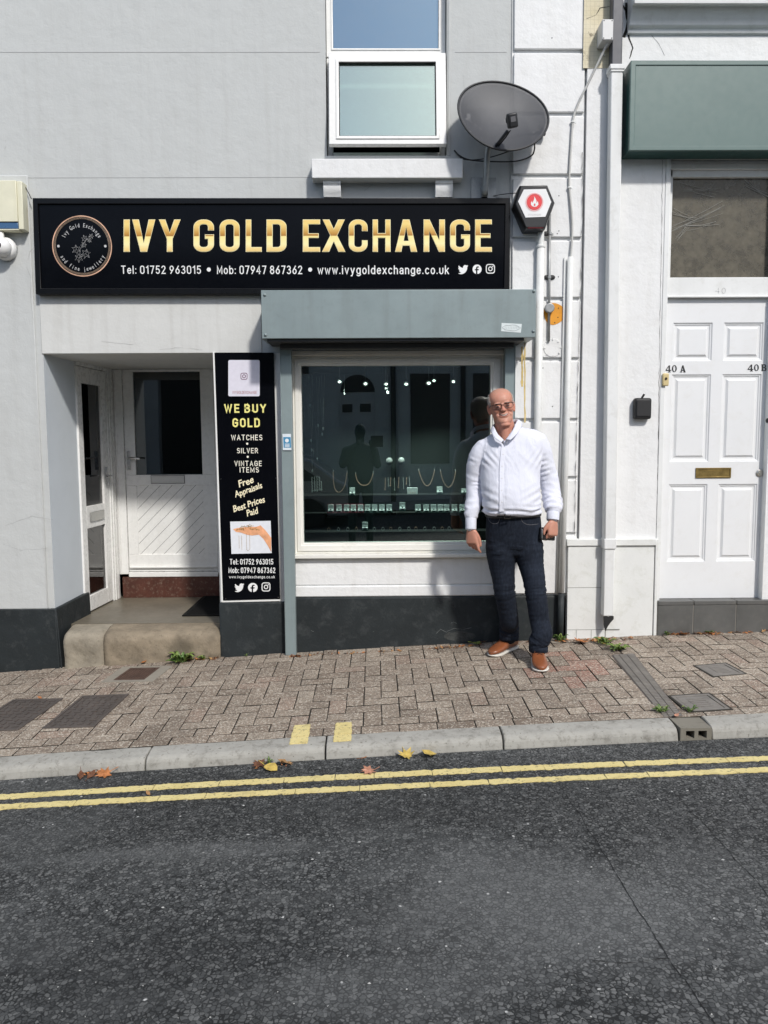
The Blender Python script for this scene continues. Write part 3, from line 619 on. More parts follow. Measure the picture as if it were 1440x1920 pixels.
for h, d in ((UWIN, D_UP + .06), (WIN, .14)):
    mb.add([(h[0], 0, h[2]), (h[1], 0, h[2]), (h[1], d, h[2]), (h[0], d, h[2])], [(0,1,2,3)]); mb.add([(h[0], 0, h[3]), (h[1], 0, h[3]), (h[1], d, h[3]), (h[0], d, h[3])], [(0,1,2,3)])
    mb.add([(h[0], 0, h[2]), (h[0], d, h[2]), (h[0], d, h[3]), (h[0], 0, h[3])], [(0,1,2,3)]); mb.add([(h[1], 0, h[2]), (h[1], d, h[2]), (h[1], d, h[3]), (h[1], 0, h[3])], [(0,1,2,3)])
mb.build('wall', M_GREY, shop)
# side return so the block has depth, and a roof slab
mb = MB(); mb.box(XL, XPR, 4.0, 4.2, ZB, ZT); mb.box(XL, XL + .2, .02, 4.0, ZB, ZT); mb.box(XL, XPR, 0.02, 4.2, ZT, ZT + .2); mb.build('rear_wall', M_GREY, shop)
# band of cream render between the fascia and the porch, standing a little behind the left face
zb1 = PORCH[3]; zsf = at(300, 545).z
mb = MB(); mb.box(at(76, 600).x, at(490, 600).x, -.007, .003, zb1, zsf); mb.build('lintel_band', M_BAND, shop, bevel=.004)
mb = MB(); mb.box(XL, at(66, 600).x, -.014, .003, at(30, 1142).z, at(30, 335).z + .02); mb.build('wall_face', M_GREY, shop, bevel=.008)
# faint scored joints in the upper render
mb = MB()
for py in (98, 333): mb.box(XL, at(600, py).x, -.0012, .001, at(300, py).z - .0015, at(300, py).z + .0015)
mb.box(at(853, 98).x, at(950, 98).x, -.0012, .001, at(900, 98).z - .0015, at(900, 98).z + .0015)
mb.build('scored_joint', paint('joint_grey', (.37, .375, .375), .9, fine=0), shop)
# porch
PD = 1.12                      # depth to the front door
ZF = at(300, 1181, 0).z + .004 # porch floor
XA = at(104, 900, 0.0).x; XA2 = at(152, 900, .52).x; XPB = at(213, 900, PD).x
mb = MB(); zc = PORCH[3]
mb.add([(PORCH[0], 0, ZF - .4), (XA2, .52, ZF - .4), (XA2, .52, zc), (PORCH[0], 0, zc)], [(0,1,2,3)])
mb.build('porch_reveal', M_REVEAL, shop)
mb = MB(); mb.box(PORCH[0] - .3, PORCH[1] + .3, .001, PD + .3, zc, zc + .04); mb.build('porch_ceiling', M_BAND, shop)
mb = MB(); mb.box(PORCH[1], PORCH[1] + .12, .0015, PD + .1, ZF - .3, zc); mb.build('porch_side_wall', M_WHITE2, shop)
M_FLOOR = paint('porch_screed', (.16, .14, .105), .42, var=.25, vs=3, dirt=.3, dirtcol=(.08, .07, .055), fine=.2, fs=60)
mb = MB(); mb.box(PORCH[0] - .2, PORCH[1], .188, PD + .06, ZF - .1, ZF); mb.build('porch_floor', M_FLOOR, shop)
# plinths
def slopeblock(mb, x0, x1, yf, yb, ztop):  # block with its foot in the ground
    mb.box(x0, x1, yf, yb, ZB, ztop)
zpl = at(50, 1142, -.02).z
mb = MB(); yp = -.022
mb.prism([(XL, ZB), (at(116, 1235, yp).x, ZB), (at(104, 1142, yp).x, zpl), (XL, zpl)], yp, .0)
xa, xb = at(105, 1142, yp).x, at(117, 1235, yp).x; x2 = XA2 + .03
mb.add([(xa, yp, zpl), (xb, yp, ZF - .35), (x2 + .012, .52, ZF - .35), (x2, .52, at(172, 1110, .52).z), (xa - .05, yp + .02, zpl), (x2 - .05, .52, at(172, 1110, .52).z), (xa - .02, yp + .02, ZF - .35), (x2 - .05, .52, ZF - .35)],
       [(0, 1, 2, 3), (0, 3, 5, 4), (3, 2, 7, 5), (0, 4, 6, 1)])
mb.build('plinth', M_PLINTH, shop, bevel=.006)
r1 = rect(413, 1129, 530, 1232, yp)
mb = MB(); mb.box(r1[0], at(550, 1180, yp).x, yp, .02, ZB, r1[3]); mb.box(r1[0] - .006, r1[0] + .05, yp + .002, .12, ZB, r1[3] - .004); mb.build('plinth', M_PLINTH, shop, bevel=.01)
r2 = rect(553, 1117, 1046, 1215, yp)
mb = MB(); mb.box(at(550, 1180, yp).x + .001, XPR - .105, yp + .003, .02, ZB, at(760, 1119, yp).z); mb.build('plinth', M_PLINTH, shop, bevel=.012)
# white stall riser below the window with its step
mb = MB(); zs = at(750, 1118).z
mb.box(at(549, 1080).x, XPIL + .05, -.012, .015, zs, at(750, 1097).z); mb.box(at(549, 1080).x, XPIL + .05, -.004, .015, at(750, 1097).z + .0005, at(750, 1046).z)
mb.build('stall_riser', M_WHITE, shop, bevel=.010)
# pier face between porch and window
mb = MB(); mb.box(PORCH[1] + .001, at(548, 900).x, -.006, .003, at(470, 1129).z, zb1 - .001); mb.build('pier_face', M_WHITE2, shop, bevel=.003)
# step stone pair
M_STONE = paint('worn_granite', (.25, .205, .145), .85, var=.4, vs=6, dirt=.6, dirtcol=(.10, .08, .055), fine=.7, fs=45, fd=.004, coarse=.8, cs=10, cd=.012, speck=.5)
M_STONE2 = paint('pale_granite', (.30, .265, .205), .85, var=.25, vs=8, dirt=.6, dirtcol=(.14, .12, .08), fine=.7, fs=45, fd=.004, coarse=.8, cs=12, cd=.01, speck=.4)
def stone(name, x0, x1, mat, yb):
    """worn step stone: one skin from its back edge over a rounded nose down into the ground"""
    prof = [(yb, -.003), (.12, -.003), (.06, -.004), (.02, -.007), (-.010, -.011), (-.028, -.018), (-.042, -.030), (-.051, -.045), (-.056, -.065), (-.058, -.09), (-.057, -.12), (-.055, -.15), (-.052, -.18), (-.050, -.21), (-.052, -.24), (-.055, -.28), (-.055, -.38)]
    nx = max(8, int((x1 - x0) / .016)); mb = MB(); vs = []; m = len(prof)
    for i in range(nx + 1):
        x = x0 + (x1 - x0) * i / nx; e = min(x - x0, x1 - x); rd = .022 * max(0, 1 - e / .03) ** 2
        for (y, z) in prof:
            k = min(1, max(0, (.12 - y) / .12)); p = Vector((x * 6, y * 6, z * 6)); q = Vector((x * 22, y * 22, z * 22))
            vs.append((x, y + k * (.016 * noise.noise(p) + .007 * noise.noise(q)) + rd * k, ZF + z + k * (.007 * noise.noise(p + Vector((4, 4, 4))) + .004 * noise.noise(q)) - rd * .7 * k))
    mb.add(vs, [(i*m + j, i*m + j + 1, (i+1)*m + j + 1, (i+1)*m + j) for i in range(nx) for j in range(m - 1)])
    for a in (0, nx): mb.add([vs[a*m + j] for j in range(m)] + [(vs[a*m][0], yb, ZF - .38)], [tuple(range(m + 1))])
    return mb.build(name, mat, shop, smooth=True)
xs1 = at(118, 1215, -.05).x; xs2 = at(193, 1215, -.05).x; xs3 = at(412, 1215, -.05).x
stone('door_step', xs1, xs2 - .003, M_STONE2, .187); stone('door_step', xs2 + .002, xs3, M_STONE, .187)
# ---------------- shop window
sw = empty('shop_window', (WIN[0] * .5 + WIN[1] * .5, 0, WIN[2])); sw.parent = shop; sw.location = Vector((WIN[0]*.5 + WIN[1]*.5, 0, WIN[2])) - shop.location
yfz = .018
O = rc(rect(550, 667, 943, 1037, yfz)); gi = rect(567, 685, 919, 1017, yfz); I = rc(gi)
mb = MB(); mb.ring(O, I, yfz, yfz + .07)
mb.ring(rc(shrink(rect(550, 667, 943, 1037, yfz), .018)), rc(shrink(gi, -.014)), yfz - .010, yfz + .001)
mb.build('frame', M_CREAMF, sw, bevel=.004)
O2 = rect(545, 657, 949, 1037, 0)
mb = MB(); mb.ring([(O2[0], O[0][1]), (O2[1], O[0][1]), (O2[1], O2[3]), (O2[0], O2[3])], [(p[0] + (-.001 if p[0] < 0 else .001), p[1] + (.001 if p[1] > 1.4 else 0)) for p in O], -.004, .03)
mb.build('outer_trim', M_CREAMF, sw, bevel=.003)
ss = rect(551, 1037, 930, 1047, -.02)
mb = MB(); mb.box(at(551, 1040).x, at(949, 1040).x, -.045, .03, at(750, 1046.5, -.045).z, at(750, 1037, 0).z - .002); mb.build('sill', M_CREAMF, sw, bevel=.004)
mb = MB(); mb.box(gi[0] - .004, gi[1] + .004, yfz + .028, yfz + .034, gi[2] - .004, gi[3] + .004); mb.build('pane', G_SHOP, sw)
# display room
M_BACK = paint('dark_green_display', (.007, .012, .012), .75, fine=.2, fs=120)
bx0, bx1, bz0, bz1 = gi[0] - .06, gi[1] + .10, gi[2] - .04, gi[3] + .12; YB = .62
mb = MB(); mb.box(bx0 - .02, bx0, .10, YB, bz0, bz1); mb.box(bx1, bx1 + .02, .10, YB, bz0, bz1); mb.box(bx0, bx1, .10, YB, bz1, bz1 + .02)
mb.box(bx0, bx1, YB, YB + .02, bz0, bz1); mb.build('display_lining', M_BACK, sw)
mb = MB(); xm = .5 * (bx0 + bx1); zr0 = at(750, 925, YB).z
for i in range(2): mb.box(bx0 + .01 + i * (xm - bx0), xm - .008 + i * (bx1 - xm), YB - .014, YB - .0005, zr0, bz1 - .12)
mb.build('display_door', M_BACK, sw, bevel=.003)
# velvet steps: shelf, upper tier, lower tier
mb = MB(); YA, YBt, YC = .42, .30, .20; zA, zB_, zC = at(750, 927.5, YA).z, at(750, 960.5, YBt).z, at(750, 994, YC).z
mb.box(bx0, bx1, YA - .04, YB - .02, bz0, zA); mb.box(bx0, bx1, YBt - .04, YA - .041, bz0, zB_); mb.box(bx0, bx1, .105, YBt - .041, bz0, zC)
mb.build('velvet_step', paint('dark_velvet', (.003, .004, .004), .95, fine=.5, fs=300), sw)
# ---------------- upper window
uw = empty('upper_window', (0, 0, 0)); uw.parent = shop; uw.location = Vector((UWIN[0]*.5 + UWIN[1]*.5, D_UP, UWIN[2])) - shop.location
zt_ = at(730, 101, D_UP).z
mb = MB(); fo = (UWIN[0] + .003, UWIN[1] - .003, zt_ - .03, 4.92); fi = rect(623, -200, 822, 94, D_UP); fi = (fi[0], fi[1], fi[2], 4.86)
mb.ring(rc(fo), rc(fi), D_UP - .02, D_UP + .05); mb.ring(rc(shrink(fi, -.012)), rc(shrink(fi, .0)), D_UP - .026, D_UP - .0202)
xl, xr = UWIN[0] + .003, UWIN[1] - .003; zb_ = UWIN[2] + .004
mb.box(xl, xl + .035, D_UP - .012, D_UP + .05, zb_, zt_ - .031); mb.box(xr - .035, xr, D_UP - .012, D_UP + .05, zb_, zt_ - .031); mb.box(xl + .036, xr - .036, D_UP - .012, D_UP + .05, zb_, zb_ + .045)
mb.build('frame', M_UPVC, uw, bevel=.005)
# lower sash, hinged at its top and standing open at the bottom
ys_t, ys_b = -.0, -.085
def tilt(P, yt, yb, zt0, zb0): return [(x, yb + (yt - yb) * (z - zb0) / (zt0 - zb0), z) for x, z in P]
so = [(lambda p: (p.x, p.z))(at(*q)) for q in ((615, 99, ys_t), (835, 98, ys_t), (838, 270, ys_b), (618, 270, ys_b))]
sx0, sx1 = (so[0][0] + so[3][0]) / 2, (so[1][0] + so[2][0]) / 2; sz0, sz1 = so[2][1], so[0][1]
hb = .066
def sashring(o, i, dy0, dy1, mb):
    mm = MB(); mm.ring(rc(o), rc(i), dy0, dy1)
    mm.v = [(x, y + ys_b + (ys_t - ys_b) * (z - sz0) / (sz1 - sz0), z) for x, y, z in mm.v]; mb.add(mm.v, mm.f)
so_ = (sx0, sx1, sz0, sz1); si_ = shrink(so_, hb, hb, hb * .8, hb * .95)
mb = MB(); sashring(so_, si_, 0, .055, mb); sashring(shrink(si_, -.02), si_, -.007, -.0003, mb); sash = mb.build('sash', M_UPVC, uw, bevel=.005)
mb = MB(); mm = MB(); mm.box(si_[0] - .004, si_[1] + .004, .018, .024, si_[2] - .004, si_[3] + .004); mm.v = [(x, y + ys_b + (ys_t - ys_b) * (z - sz0) / (sz1 - sz0), z) for x, y, z in mm.v]; mb.add(mm.v, mm.f)
mb.build('pane', G_UP2, uw)
mb = MB(); sashring(shrink(si_, -.001), shrink(si_, .005), .004, .012, mb); mb.build('gasket', M_RUBBER, uw)
mb = MB(); mb.box(fi[0] - .004, fi[1] + .004, D_UP + .010, D_UP + .016, fi[2] - .004, fi[3] + .004); mb.build('pane', G_UP, uw)
M_BLIND = paint('pale_blind', (.50, .55, .52), .9, var=.05)
mb = MB(); mb.box(sx0 + .05, sx1 - .05, D_UP + .10, D_UP + .105, sz0 + .09, sz1 - .02); mb.build('blind', M_BLIND, uw)
mb = MB(); mb.box(UWIN[0] - .2, UWIN[1] + .2, .5, .52, UWIN[2] - .2, 5.0); mb.build('room_backing', flat('dim_room', (.03, .04, .05), .9), uw)
mb = MB(); q = at(707, 283, .14); mb.box(q.x - .045, q.x + .0, .13, .18, UWIN[2], UWIN[2] + .055); mb.lathe([(.024, 0), (.026, .03), (.02, .055)], (q.x + .022, .15, UWIN[2]), (0, 0, 1), 14)
mb.build('window_stay', M_CREAMF, uw, bevel=.003)
# sill on two brackets
rs = rect(584, 297, 868, 334, -.10)
mb = MB(); mb.box(rs[0], rs[1], -.10, .06, rs[2], rs[3]); sl = mb.build('window_sill', M_WHITE, shop, bevel=.006)
for a, b in ((606, 639), (816, 849)):
    rb = rect(a, 336, b, 368, -.05); mb = MB(); X0, X1 = rb[0], rb[1]; h = rs[2] - rb[2]
    prof = [(0, rs[2] + .001), (-.07, rs[2] + .001), (-.07, rs[2] - .022), (-.062, rs[2] - .026), (-.062, rs[2] - .05), (-.052, rs[2] - .075), (-.045, rb[2] + .01), (-.04, rb[2] - .004), (0, rb[2] - .004)]
    n = len(prof); mb.add([(X0, y, z) for y, z in prof] + [(X1, y, z) for y, z in prof], [tuple(range(n)), tuple(range(2*n-1, n-1, -1))] + [(i, (i+1) % n, (i+1) % n + n, i + n) for i in range(n)])
    mb.build('bracket', M_WHITE, sl, bevel=.003)
# hairline moulding right of the upper window
mb = MB(); mb.box(at(840, 100).x, at(845, 100).x, -.006, .002, UWIN[2] + .0, ZT); mb.build('window_bead', M_GREY, shop, bevel=.002)
# ---------------- corner pier of white rusticated blocks
joints = [-20, 97, 215, 331, 449, 562, 675, 789, 898, 1003, 1117]
xj0, xj1 = at(961, 400, -.02).x, at(1093, 400, -.02).x - .004
mb = MB(); mb.box(XPIL, XPR, -.002, .02, at(1000, 1118).z, ZT); mb.build('pier_backing', M_WHITE, shop)
mb = MB(); zz = [at(1020, j, -.02).z for j in joints]; zz = [zz[0] + .84, zz[0] + .42] + zz
for a, b in zip(zz[:-1], zz[1:]): mb.box(xj0, xj1, -.022, -.0021, b + .016, a - .010)
mb.build('corner_blocks', M_WHITE, shop, bevel=.006, seg=3)
mb = MB(); mb.box(XPIL + .002, xj0 - .012, -.010, -.0022, at(1000, 640).z, ZT); mb.build('edge_strip', M_GREY, shop, bevel=.003)
mb = MB()   # rust streaks on the block face below the shutter housing
for (x_, y0, y1, w_) in ((984, 640, 792, 2.2), (979, 650, 725, 3.2)):
    n = 24; vs = []
    for i in range(n + 1):
        py = y0 + (y1 - y0) * i / n; p = at(x_, py, -.0225); ww = w_ / 290 * (.6 + .5 * noise.noise(Vector((i * .4, x_, 0)))); o = .004 * noise.noise(Vector((i * .25, x_, 7)))
        vs += [(p.x - ww + o, -.0232, p.z), (p.x + ww + o, -.0232, p.z)]
    mb.add(vs, [(2*i, 2*i+1, 2*i+3, 2*i+2) for i in range(n)])
mb.build('rust_streak', paint('rust_stain', (.66, .50, .20), .8, var=.3, vs=20), shop)
mb = MB(); c0 = at(1039, 588, -.0225)
P = [(c0.x + .072 * (1 + .05 * math.sin(5*t)) * math.cos(t), c0.z + .072 * (1 + .06 * math.sin(3*t + 1)) * math.sin(t)) for t in [2*PI*i/26 for i in range(26)]]
mb.prism(P, -.0245, -.0221); mb.build('orange_patch', paint('orange_paint', (.72, .30, .015), .6, var=.15, vs=9), shop)
mb = MB(); c1 = at(1036, 652, -.0225); mb.lathe([(.062, 0), (.060, .004)], (c1.x, -.0222, c1.z), (0, -1, 0), 26)
for a in range(8): mb.tube([(c1.x + .05*math.cos(a*.8), -.03, c1.z + .05*math.sin(a*.8)), (c1.x + .063*math.cos(a*.8), -.028, c1.z + .063*math.sin(a*.8))], .003, 6)
mb.build('round_patch', M_WHITE, shop)
for (px, py) in ((1048, 367), (1048, 433), (1045, 438), (1047, 519), (1047, 578), (1046, 595), (1040, 605), (1027, 647), (1049, 653), (1033, 662), (1035, 71), (1018, 690), (1036, 762)):
    mb = MB(); q = at(px, py, -.0225); mb.lathe([(.004, 0), (.0035, .0012)], (q.x, -.0224 if py not in (578, 595, 605) else -.0246, q.z), (0, -1, 0), 8); mb.build('screw_hole', M_RUBBER, shop)
# ---------------- porch doors
def chamfer_groove(mb, a, b, y, w=.0022):
    a = Vector((a[0], 0, a[1])); b = Vector((b[0], 0, b[1])); d = (b - a).normalized(); n = Vector((d.z, 0, -d.x)) * w
    mb.add([(a.x + n.x, y, a.z + n.z), (b.x + n.x, y, b.z + n.z), (b.x - n.x, y, b.z - n.z), (a.x - n.x, y, a.z - n.z)], [(0, 1, 2, 3)])
fd = empty('front_door', (0, 0, 0)); fd.parent = shop
dl = rect(247, 640, 393, 1046, PD); xd0, xd1 = at(236, 880, PD).x, at(404, 880, PD).x
zd0, zd1 = at(320, 1071, PD).z, zc - .002
fd.location = Vector((.5*(xd0+xd1), PD, zd0)) - shop.location
mb = MB(); xfr0, xfr1 = at(218, 880, PD).x, PORCH[1]
mb.box(xfr0, xd0 - .003, PD - .02, PD + .06, zd0 - .02, zd1); mb.box(xd1 + .003, xfr1, PD - .02, PD + .06, zd0 - .02, zd1); mb.box(xd0 - .002, xd1 + .002, PD - .02, PD + .06, zd0 - .045, zd0 - .004)
mb.box(xfr0 + .012, xfr0 + .024, PD - .03, PD - .0202, zd0 - .02, zd1)
mb.build('frame', M_UPVC, fd, bevel=.004)
gz0, gz1 = at(320, 890, PD).z, zd1 - .02; gx0, gx1 = at(252, 790, PD).x, at(377, 790, PD).x
px0_, px1_ = at(258, 975, PD).x, at(381, 975, PD).x; pz0, pz1 = at(320, 1039, PD).z, at(320, 910, PD).z
mb = MB()
X = [xd0, gx0, gx1, xd1]; mb.box(xd0, xd1, PD - .004, PD + .04, zd0, pz0); mb.box(xd0, xd1, PD - .004, PD + .04, pz1, gz0)
mb.box(xd0, gx0, PD - .004, PD + .04, pz0 + .0005, pz1 - .0005); mb.box(gx1, xd1, PD - .004, PD + .04, pz0 + .0005, pz1 - .0005)
mb.box(xd0, gx0, PD - .004, PD + .04, gz0 + .0005, gz1); mb.box(gx1, xd1, PD - .004, PD + .04, gz0 + .0005, gz1); mb.box(xd0, xd1, PD - .004, PD + .04, gz1 + .0005, zd1 - .001)
leaf = mb.build('leaf', M_UPVC, fd, bevel=.003)
mb = MB(); mb.box(gx0, gx1, PD + .004, PD + .03, pz0, pz1); pan = mb.build('panel', M_UPVC, fd)
mb = MB(); s_ = (pz1 - pz0) / 7.0 * 1.35; W_ = gx1 - gx0; H_ = pz1 - pz0
k = -H_
while k < W_:
    a = [max(0, k), 0]; a[1] = a[0] - k; b = [min(W_, k + H_), 0]; b[1] = b[0] - k
    if b[0] > a[0] + .01: chamfer_groove(mb, (gx0 + a[0], pz0 + a[1]), (gx0 + b[0], pz0 + b[1]), PD + .0035, .0018)
    k += .098
mb.build('groove', flat('groove_grey', (.22, .22, .21), .8), fd)
mb = MB(); mb.box(gx0 - .002, gx1 + .002, PD + .012, PD + .018, gz0, gz1); mb.build('pane', G_DOOR, fd)
mb = MB(); mb.box(xd0 + .01, xd1 - .01, PD - .024, PD - .005, zd0 + .03, zd0 + .045); mb.build('weather_bar', M_UPVC, fd, bevel=.003)
rl = rect(284, 892, 346, 906, PD); mb = MB(); mb.ring(rc(rl), rc(shrink(rl, .006)), PD - .012, PD - .0045); mb.box(rl[0] + .007, rl[1] - .007, PD - .010, PD - .0045, rl[2] + .007, rl[3] - .007)
mb.build('letterbox', paint('letterbox_plastic', (.62, .62, .60), .35, fine=0), fd, bevel=.0015)
mb = MB(); rl2 = shrink(rl, -.004); mb.ring(rc(rl2), rc(shrink(rl2, .005)), PD - .0052, PD - .0042); mb.build('letterbox_gasket', M_RUBBER, fd)
hq = at(242, 858, PD); mb = MB(); mb.box(hq.x - .014, hq.x + .014, PD - .014, PD - .0045, hq.z - .10, hq.z + .055); mb.tube([(hq.x, PD - .014, hq.z), (hq.x, PD - .05, hq.z), (hq.x + .02, PD - .055, hq.z), (hq.x + .105, PD - .055, hq.z - .008)], .009, 8)
mb.lathe([(.006, 0), (.006, .002)], (hq.x, PD - .0142, hq.z - .07), (0, -1, 0), 10); mb.build('handle', M_CHROME, fd, bevel=.001)
mb = MB(); mb.box(xfr0 + .02, xfr1, PD - .012, PD + .04, ZF - .001, zd0 - .046); mb.build('red_tile_riser', paint('red_tile', (.085, .030, .020), .45, var=.3, vs=9, dirt=.6, dirtcol=(.28, .22, .17), fine=.3), fd, bevel=.003)
# inner back: a dark hall behind the glass
mb = MB(); hx0, hx1 = xd0 - .5, xd1 + .3
mb.box(hx0, hx1, PD + .9, PD + .92, ZF, zc + .3); mb.box(hx0 - .02, hx0, PD + .08, PD + .92, ZF, zc + .3); mb.box(hx1, hx1 + .02, PD + .08, PD + .92, ZF, zc + .3); mb.box(hx0, hx1, PD + .08, PD + .92, zc + .3, zc + .32); mb.box(hx0, hx1, PD + .08, PD + .92, ZF - .02, ZF)
mb.build('hall_lining', flat('hall_dark', (.05, .06, .06), .9), fd)
# side door in the left wall of the porch, seen at a steep angle
sd = empty('side_door', (0, 0, 0)); sd.parent = shop
ya, yb2 = .53, PD - .02; xa_, xb_ = at(152, 900, ya).x, at(210, 900, yb2).x
sd.location = Vector((.5*(xa_+xb_), .5*(ya+yb2), ZF)) - shop.location
DU = Vector((xb_ - xa_, yb2 - ya, 0)); DLn = DU.length; DU.normalize(); DN = Vector((DU.y, -DU.x, 0))   # facing into the porch
def sbox(mb, u0, u1, d0, d1, z0, z1):
    c = []
    for z in (z0, z1):
        for (u, d) in ((u0, d0), (u1, d0), (u1, d1), (u0, d1)):
            q = Vector((xa_, ya, 0)) + DU * u + DN * d; c.append((q.x, q.y, z))
    mb.add(c, [(0,3,2,1),(4,5,6,7),(0,1,5,4),(1,2,6,5),(2,3,7,6),(3,0,4,7)])
sz = lambda py: at(185, py, .8).z
F1 = DLn - .11
mb = MB(); sbox(mb, F1 + .004, DLn + .02, -.02, .028, ZF, zc); sbox(mb, F1 + .02, F1 + .045, .0285, .04, ZF, zc); sbox(mb, F1 + .07, DLn, .0285, .036, ZF, zc); sbox(mb, -.05, F1 + .0035, -.02, .028, sz(692), sz(678)); sbox(mb, -.05, F1 + .0035, -.02, .01, sz(677), zc); mb.build('frame', M_UPVC, sd, bevel=.004)
g0, g1, g2, g3 = sz(945) , sz(722), ZF + .13, sz(985)
mb = MB(); e0, e1 = .0, F1 - .10
sbox(mb, e1, F1, -.01, .02, ZF + .01, sz(693)); sbox(mb, -.05, e0 + .03, -.01, .02, ZF + .01, sz(693))
for a, b in ((ZF + .01, g2), (g3, g0), (g1, sz(693))): sbox(mb, e0 + .031, e1 - .001, -.01, .0195, a, b)
mb.build('leaf', M_UPVC, sd, bevel=.003)
mb = MB(); sbox(mb, e0 + .03, e1, -.002, .003, g0, g1); sbox(mb, e0 + .03, e1, -.002, .003, g2, g3); mb.build('pane', G_DOOR, sd)
mb = MB(); sbox(mb, -.5, DLn, -.6, -.58, ZF - .02, zc + .2); mb.build('room_lining', flat('side_room_grey', (.10, .11, .11), .9), sd)
mb = MB(); zl = .5 * (g3 + g0); sbox(mb, e0 + .08, e1 - .03, .0205, .03, zl - .035, zl + .035); mb.build('letterbox', flat('side_letterbox_chrome', (.45, .45, .43), .3, .8), sd, bevel=.002)
mb = MB(); zh = sz(893); sbox(mb, F1 - .075, F1 - .045, .0205, .03, zh - .07, zh + .07)
q0 = Vector((xa_, ya, zh)) + DU * (F1 - .06); mb.tube([q0 + DN * .03, q0 + DN * .07, q0 + DN * .07 - DU * .09], .008, 8); mb.build('handle', M_CHROME, sd, bevel=.001)
# black fittings on the porch side of the pier
mb = MB(); q = at(397, 690, .35); mb.box(PORCH[1] - .05, PORCH[1] - .001, .30, .42, q.z - .07, q.z + .08); mb.build('meter_cover', M_RUBBER, shop, bevel=.01)
# ================================================================== the white neighbour
nb = empty('white_house', (XPR + .8, 0, zg(XPR + .8, 0)), 'white painted house front with panelled entrance, dusty fanlight and cracked cornice', 'building')
XN = XPR + .006; XR = 6.5; YN = -.030
rdo = rect(1245, 330, 1441, 1122, YN); DOP = (at(1235, 800, YN).x, at(1441, 800, YN).x, ZB, at(1340, 296, YN).z)
mb = wall_holes(XN, XR, ZB, ZT, [DOP], YN); 
mb.add([(XN, YN, ZB), (XN, .1, ZB), (XN, .1, ZT), (XN, YN, ZT)], [(0,1,2,3)])
for xh in (DOP[0], DOP[1]): mb.add([(xh, YN, ZB), (xh, YN + .14, ZB), (xh, YN + .14, DOP[3]), (xh, YN, DOP[3])], [(0,1,2,3)])
mb.add([(DOP[0], YN, DOP[3]), (DOP[1], YN, DOP[3]), (DOP[1], YN + .14, DOP[3]), (DOP[0], YN + .14, DOP[3])], [(0,1,2,3)])
mb.build('wall', M_WHITE, nb)
mb = MB(); mb.box(XPR, XR, 4.0, 4.2, ZB, ZT); mb.box(XR, XR + .2, YN, 4.2, ZB, ZT); mb.box(XN, XR, YN + .01, 4.2, ZT, ZT + .2); mb.build('rear_wall', M_WHITE, nb)
mb = MB(); zc2 = at(1120, 128, YN).z   # bare yellowed strip with mesh left of the pipe
mb.box(at(1094, 60, YN).x, at(1147, 60, YN).x, YN - .003, YN + .001, zc2, ZT)
def mesh_render():
    m, nt, b, L = newmat('yellowed_mesh_render'); v = pos(nt)
    br = nd(nt, 'TexBrick', Scale=1.0); br.offset = 0; br.inputs['Mortar Size'].default_value = .0012; br.inputs['Brick Width'].default_value = .028; br.inputs['Row Height'].default_value = .028
    mpn = nt.nodes.new('ShaderNodeMapping'); mpn.inputs['Rotation'].default_value = (R(90), 0, 0); L.new(v, mpn.inputs['Vector']); L.new(mpn.outputs[0], br.inputs['Vector'])
    c = mixc(nt, ramp(nt, noi(nt, v, 5, 6, .7), [(.3, 0.), (.7, 1.)]), (.62, .55, .38), (.74, .68, .52))
    c = mixc(nt, mixc(nt, 1., br.outputs['Fac'], .35, 'MULTIPLY'), c, (.30, .26, .18))
    c = mixc(nt, ramp(nt, noi(nt, v, 8, 6, .75), [(.62, 0.), (.68, .8)]), c, (.2, .17, .12))
    L.new(c, b.inputs['Base Color']); b.inputs['Roughness'].default_value = .9; bump(nt, b, noi(nt, v, 50, 4), .5, .004); return m
mb.build('bare_strip', mesh_render(), nb)
mb = MB()   # ragged crack between the two buildings and beside the opening
def vcrack(mb, pts, w, Y, seed):
    vs = []; P = [at(a, b, Y) for a, b in pts]; Q = []
    for a, b in zip(P[:-1], P[1:]):
        n = max(2, int((b - a).length / .02)); Q += [a.lerp(b, i / n) for i in range(n)]
    Q.append(P[-1])
    for i, p in enumerate(Q):
        o = .004 * noise.noise(Vector((i * .5, seed, 0))) + .003 * noise.noise(Vector((i * 1.7, seed, 0))); ww = w * max(.15, .7 + 1.2 * noise.noise(Vector((i * .3, seed, 3))))
        d = (Q[min(i+1, len(Q)-1)] - Q[max(0, i-1)]).normalized(); nn = Vector((d.z, 0, -d.x))
        q1 = p + nn * (o - ww); q2 = p + nn * (o + ww); vs += [(q1.x, Y, q1.z), (q2.x, Y, q2.z)]
    mb.add(vs, [(2*i, 2*i+1, 2*i+3, 2*i+2) for i in range(len(Q) - 1)])
yc = YN - .0012
vcrack(mb, [(1092, 285), (1092, 400), (1088, 560), (1084, 700), (1080, 850), (1077, 1005)], .0018, yc, 1.)
vcrack(mb, [(1168, 10), (1180, 30), (1176, 60), (1186, 90), (1181, 110)], .006, yc, 2.); vcrack(mb, [(1174, 5), (1178, 40), (1170, 70)], .010, yc, 2.5)
vcrack(mb, [(1100, 35), (1118, 28), (1125, 15), (1143, 12)], .002, yc - .003, 3.)
vcrack(mb, [(1242, 300), (1241, 420), (1238, 560), (1236, 700), (1233, 900), (1231, 1010)], .0013, yc, 4.)
vcrack(mb, [(1222, 66), (1235, 82), (1246, 104)], .0012, yc, 5.)
mb.build('crack', flat('crack_black', (.02, .018, .015), .9), nb)
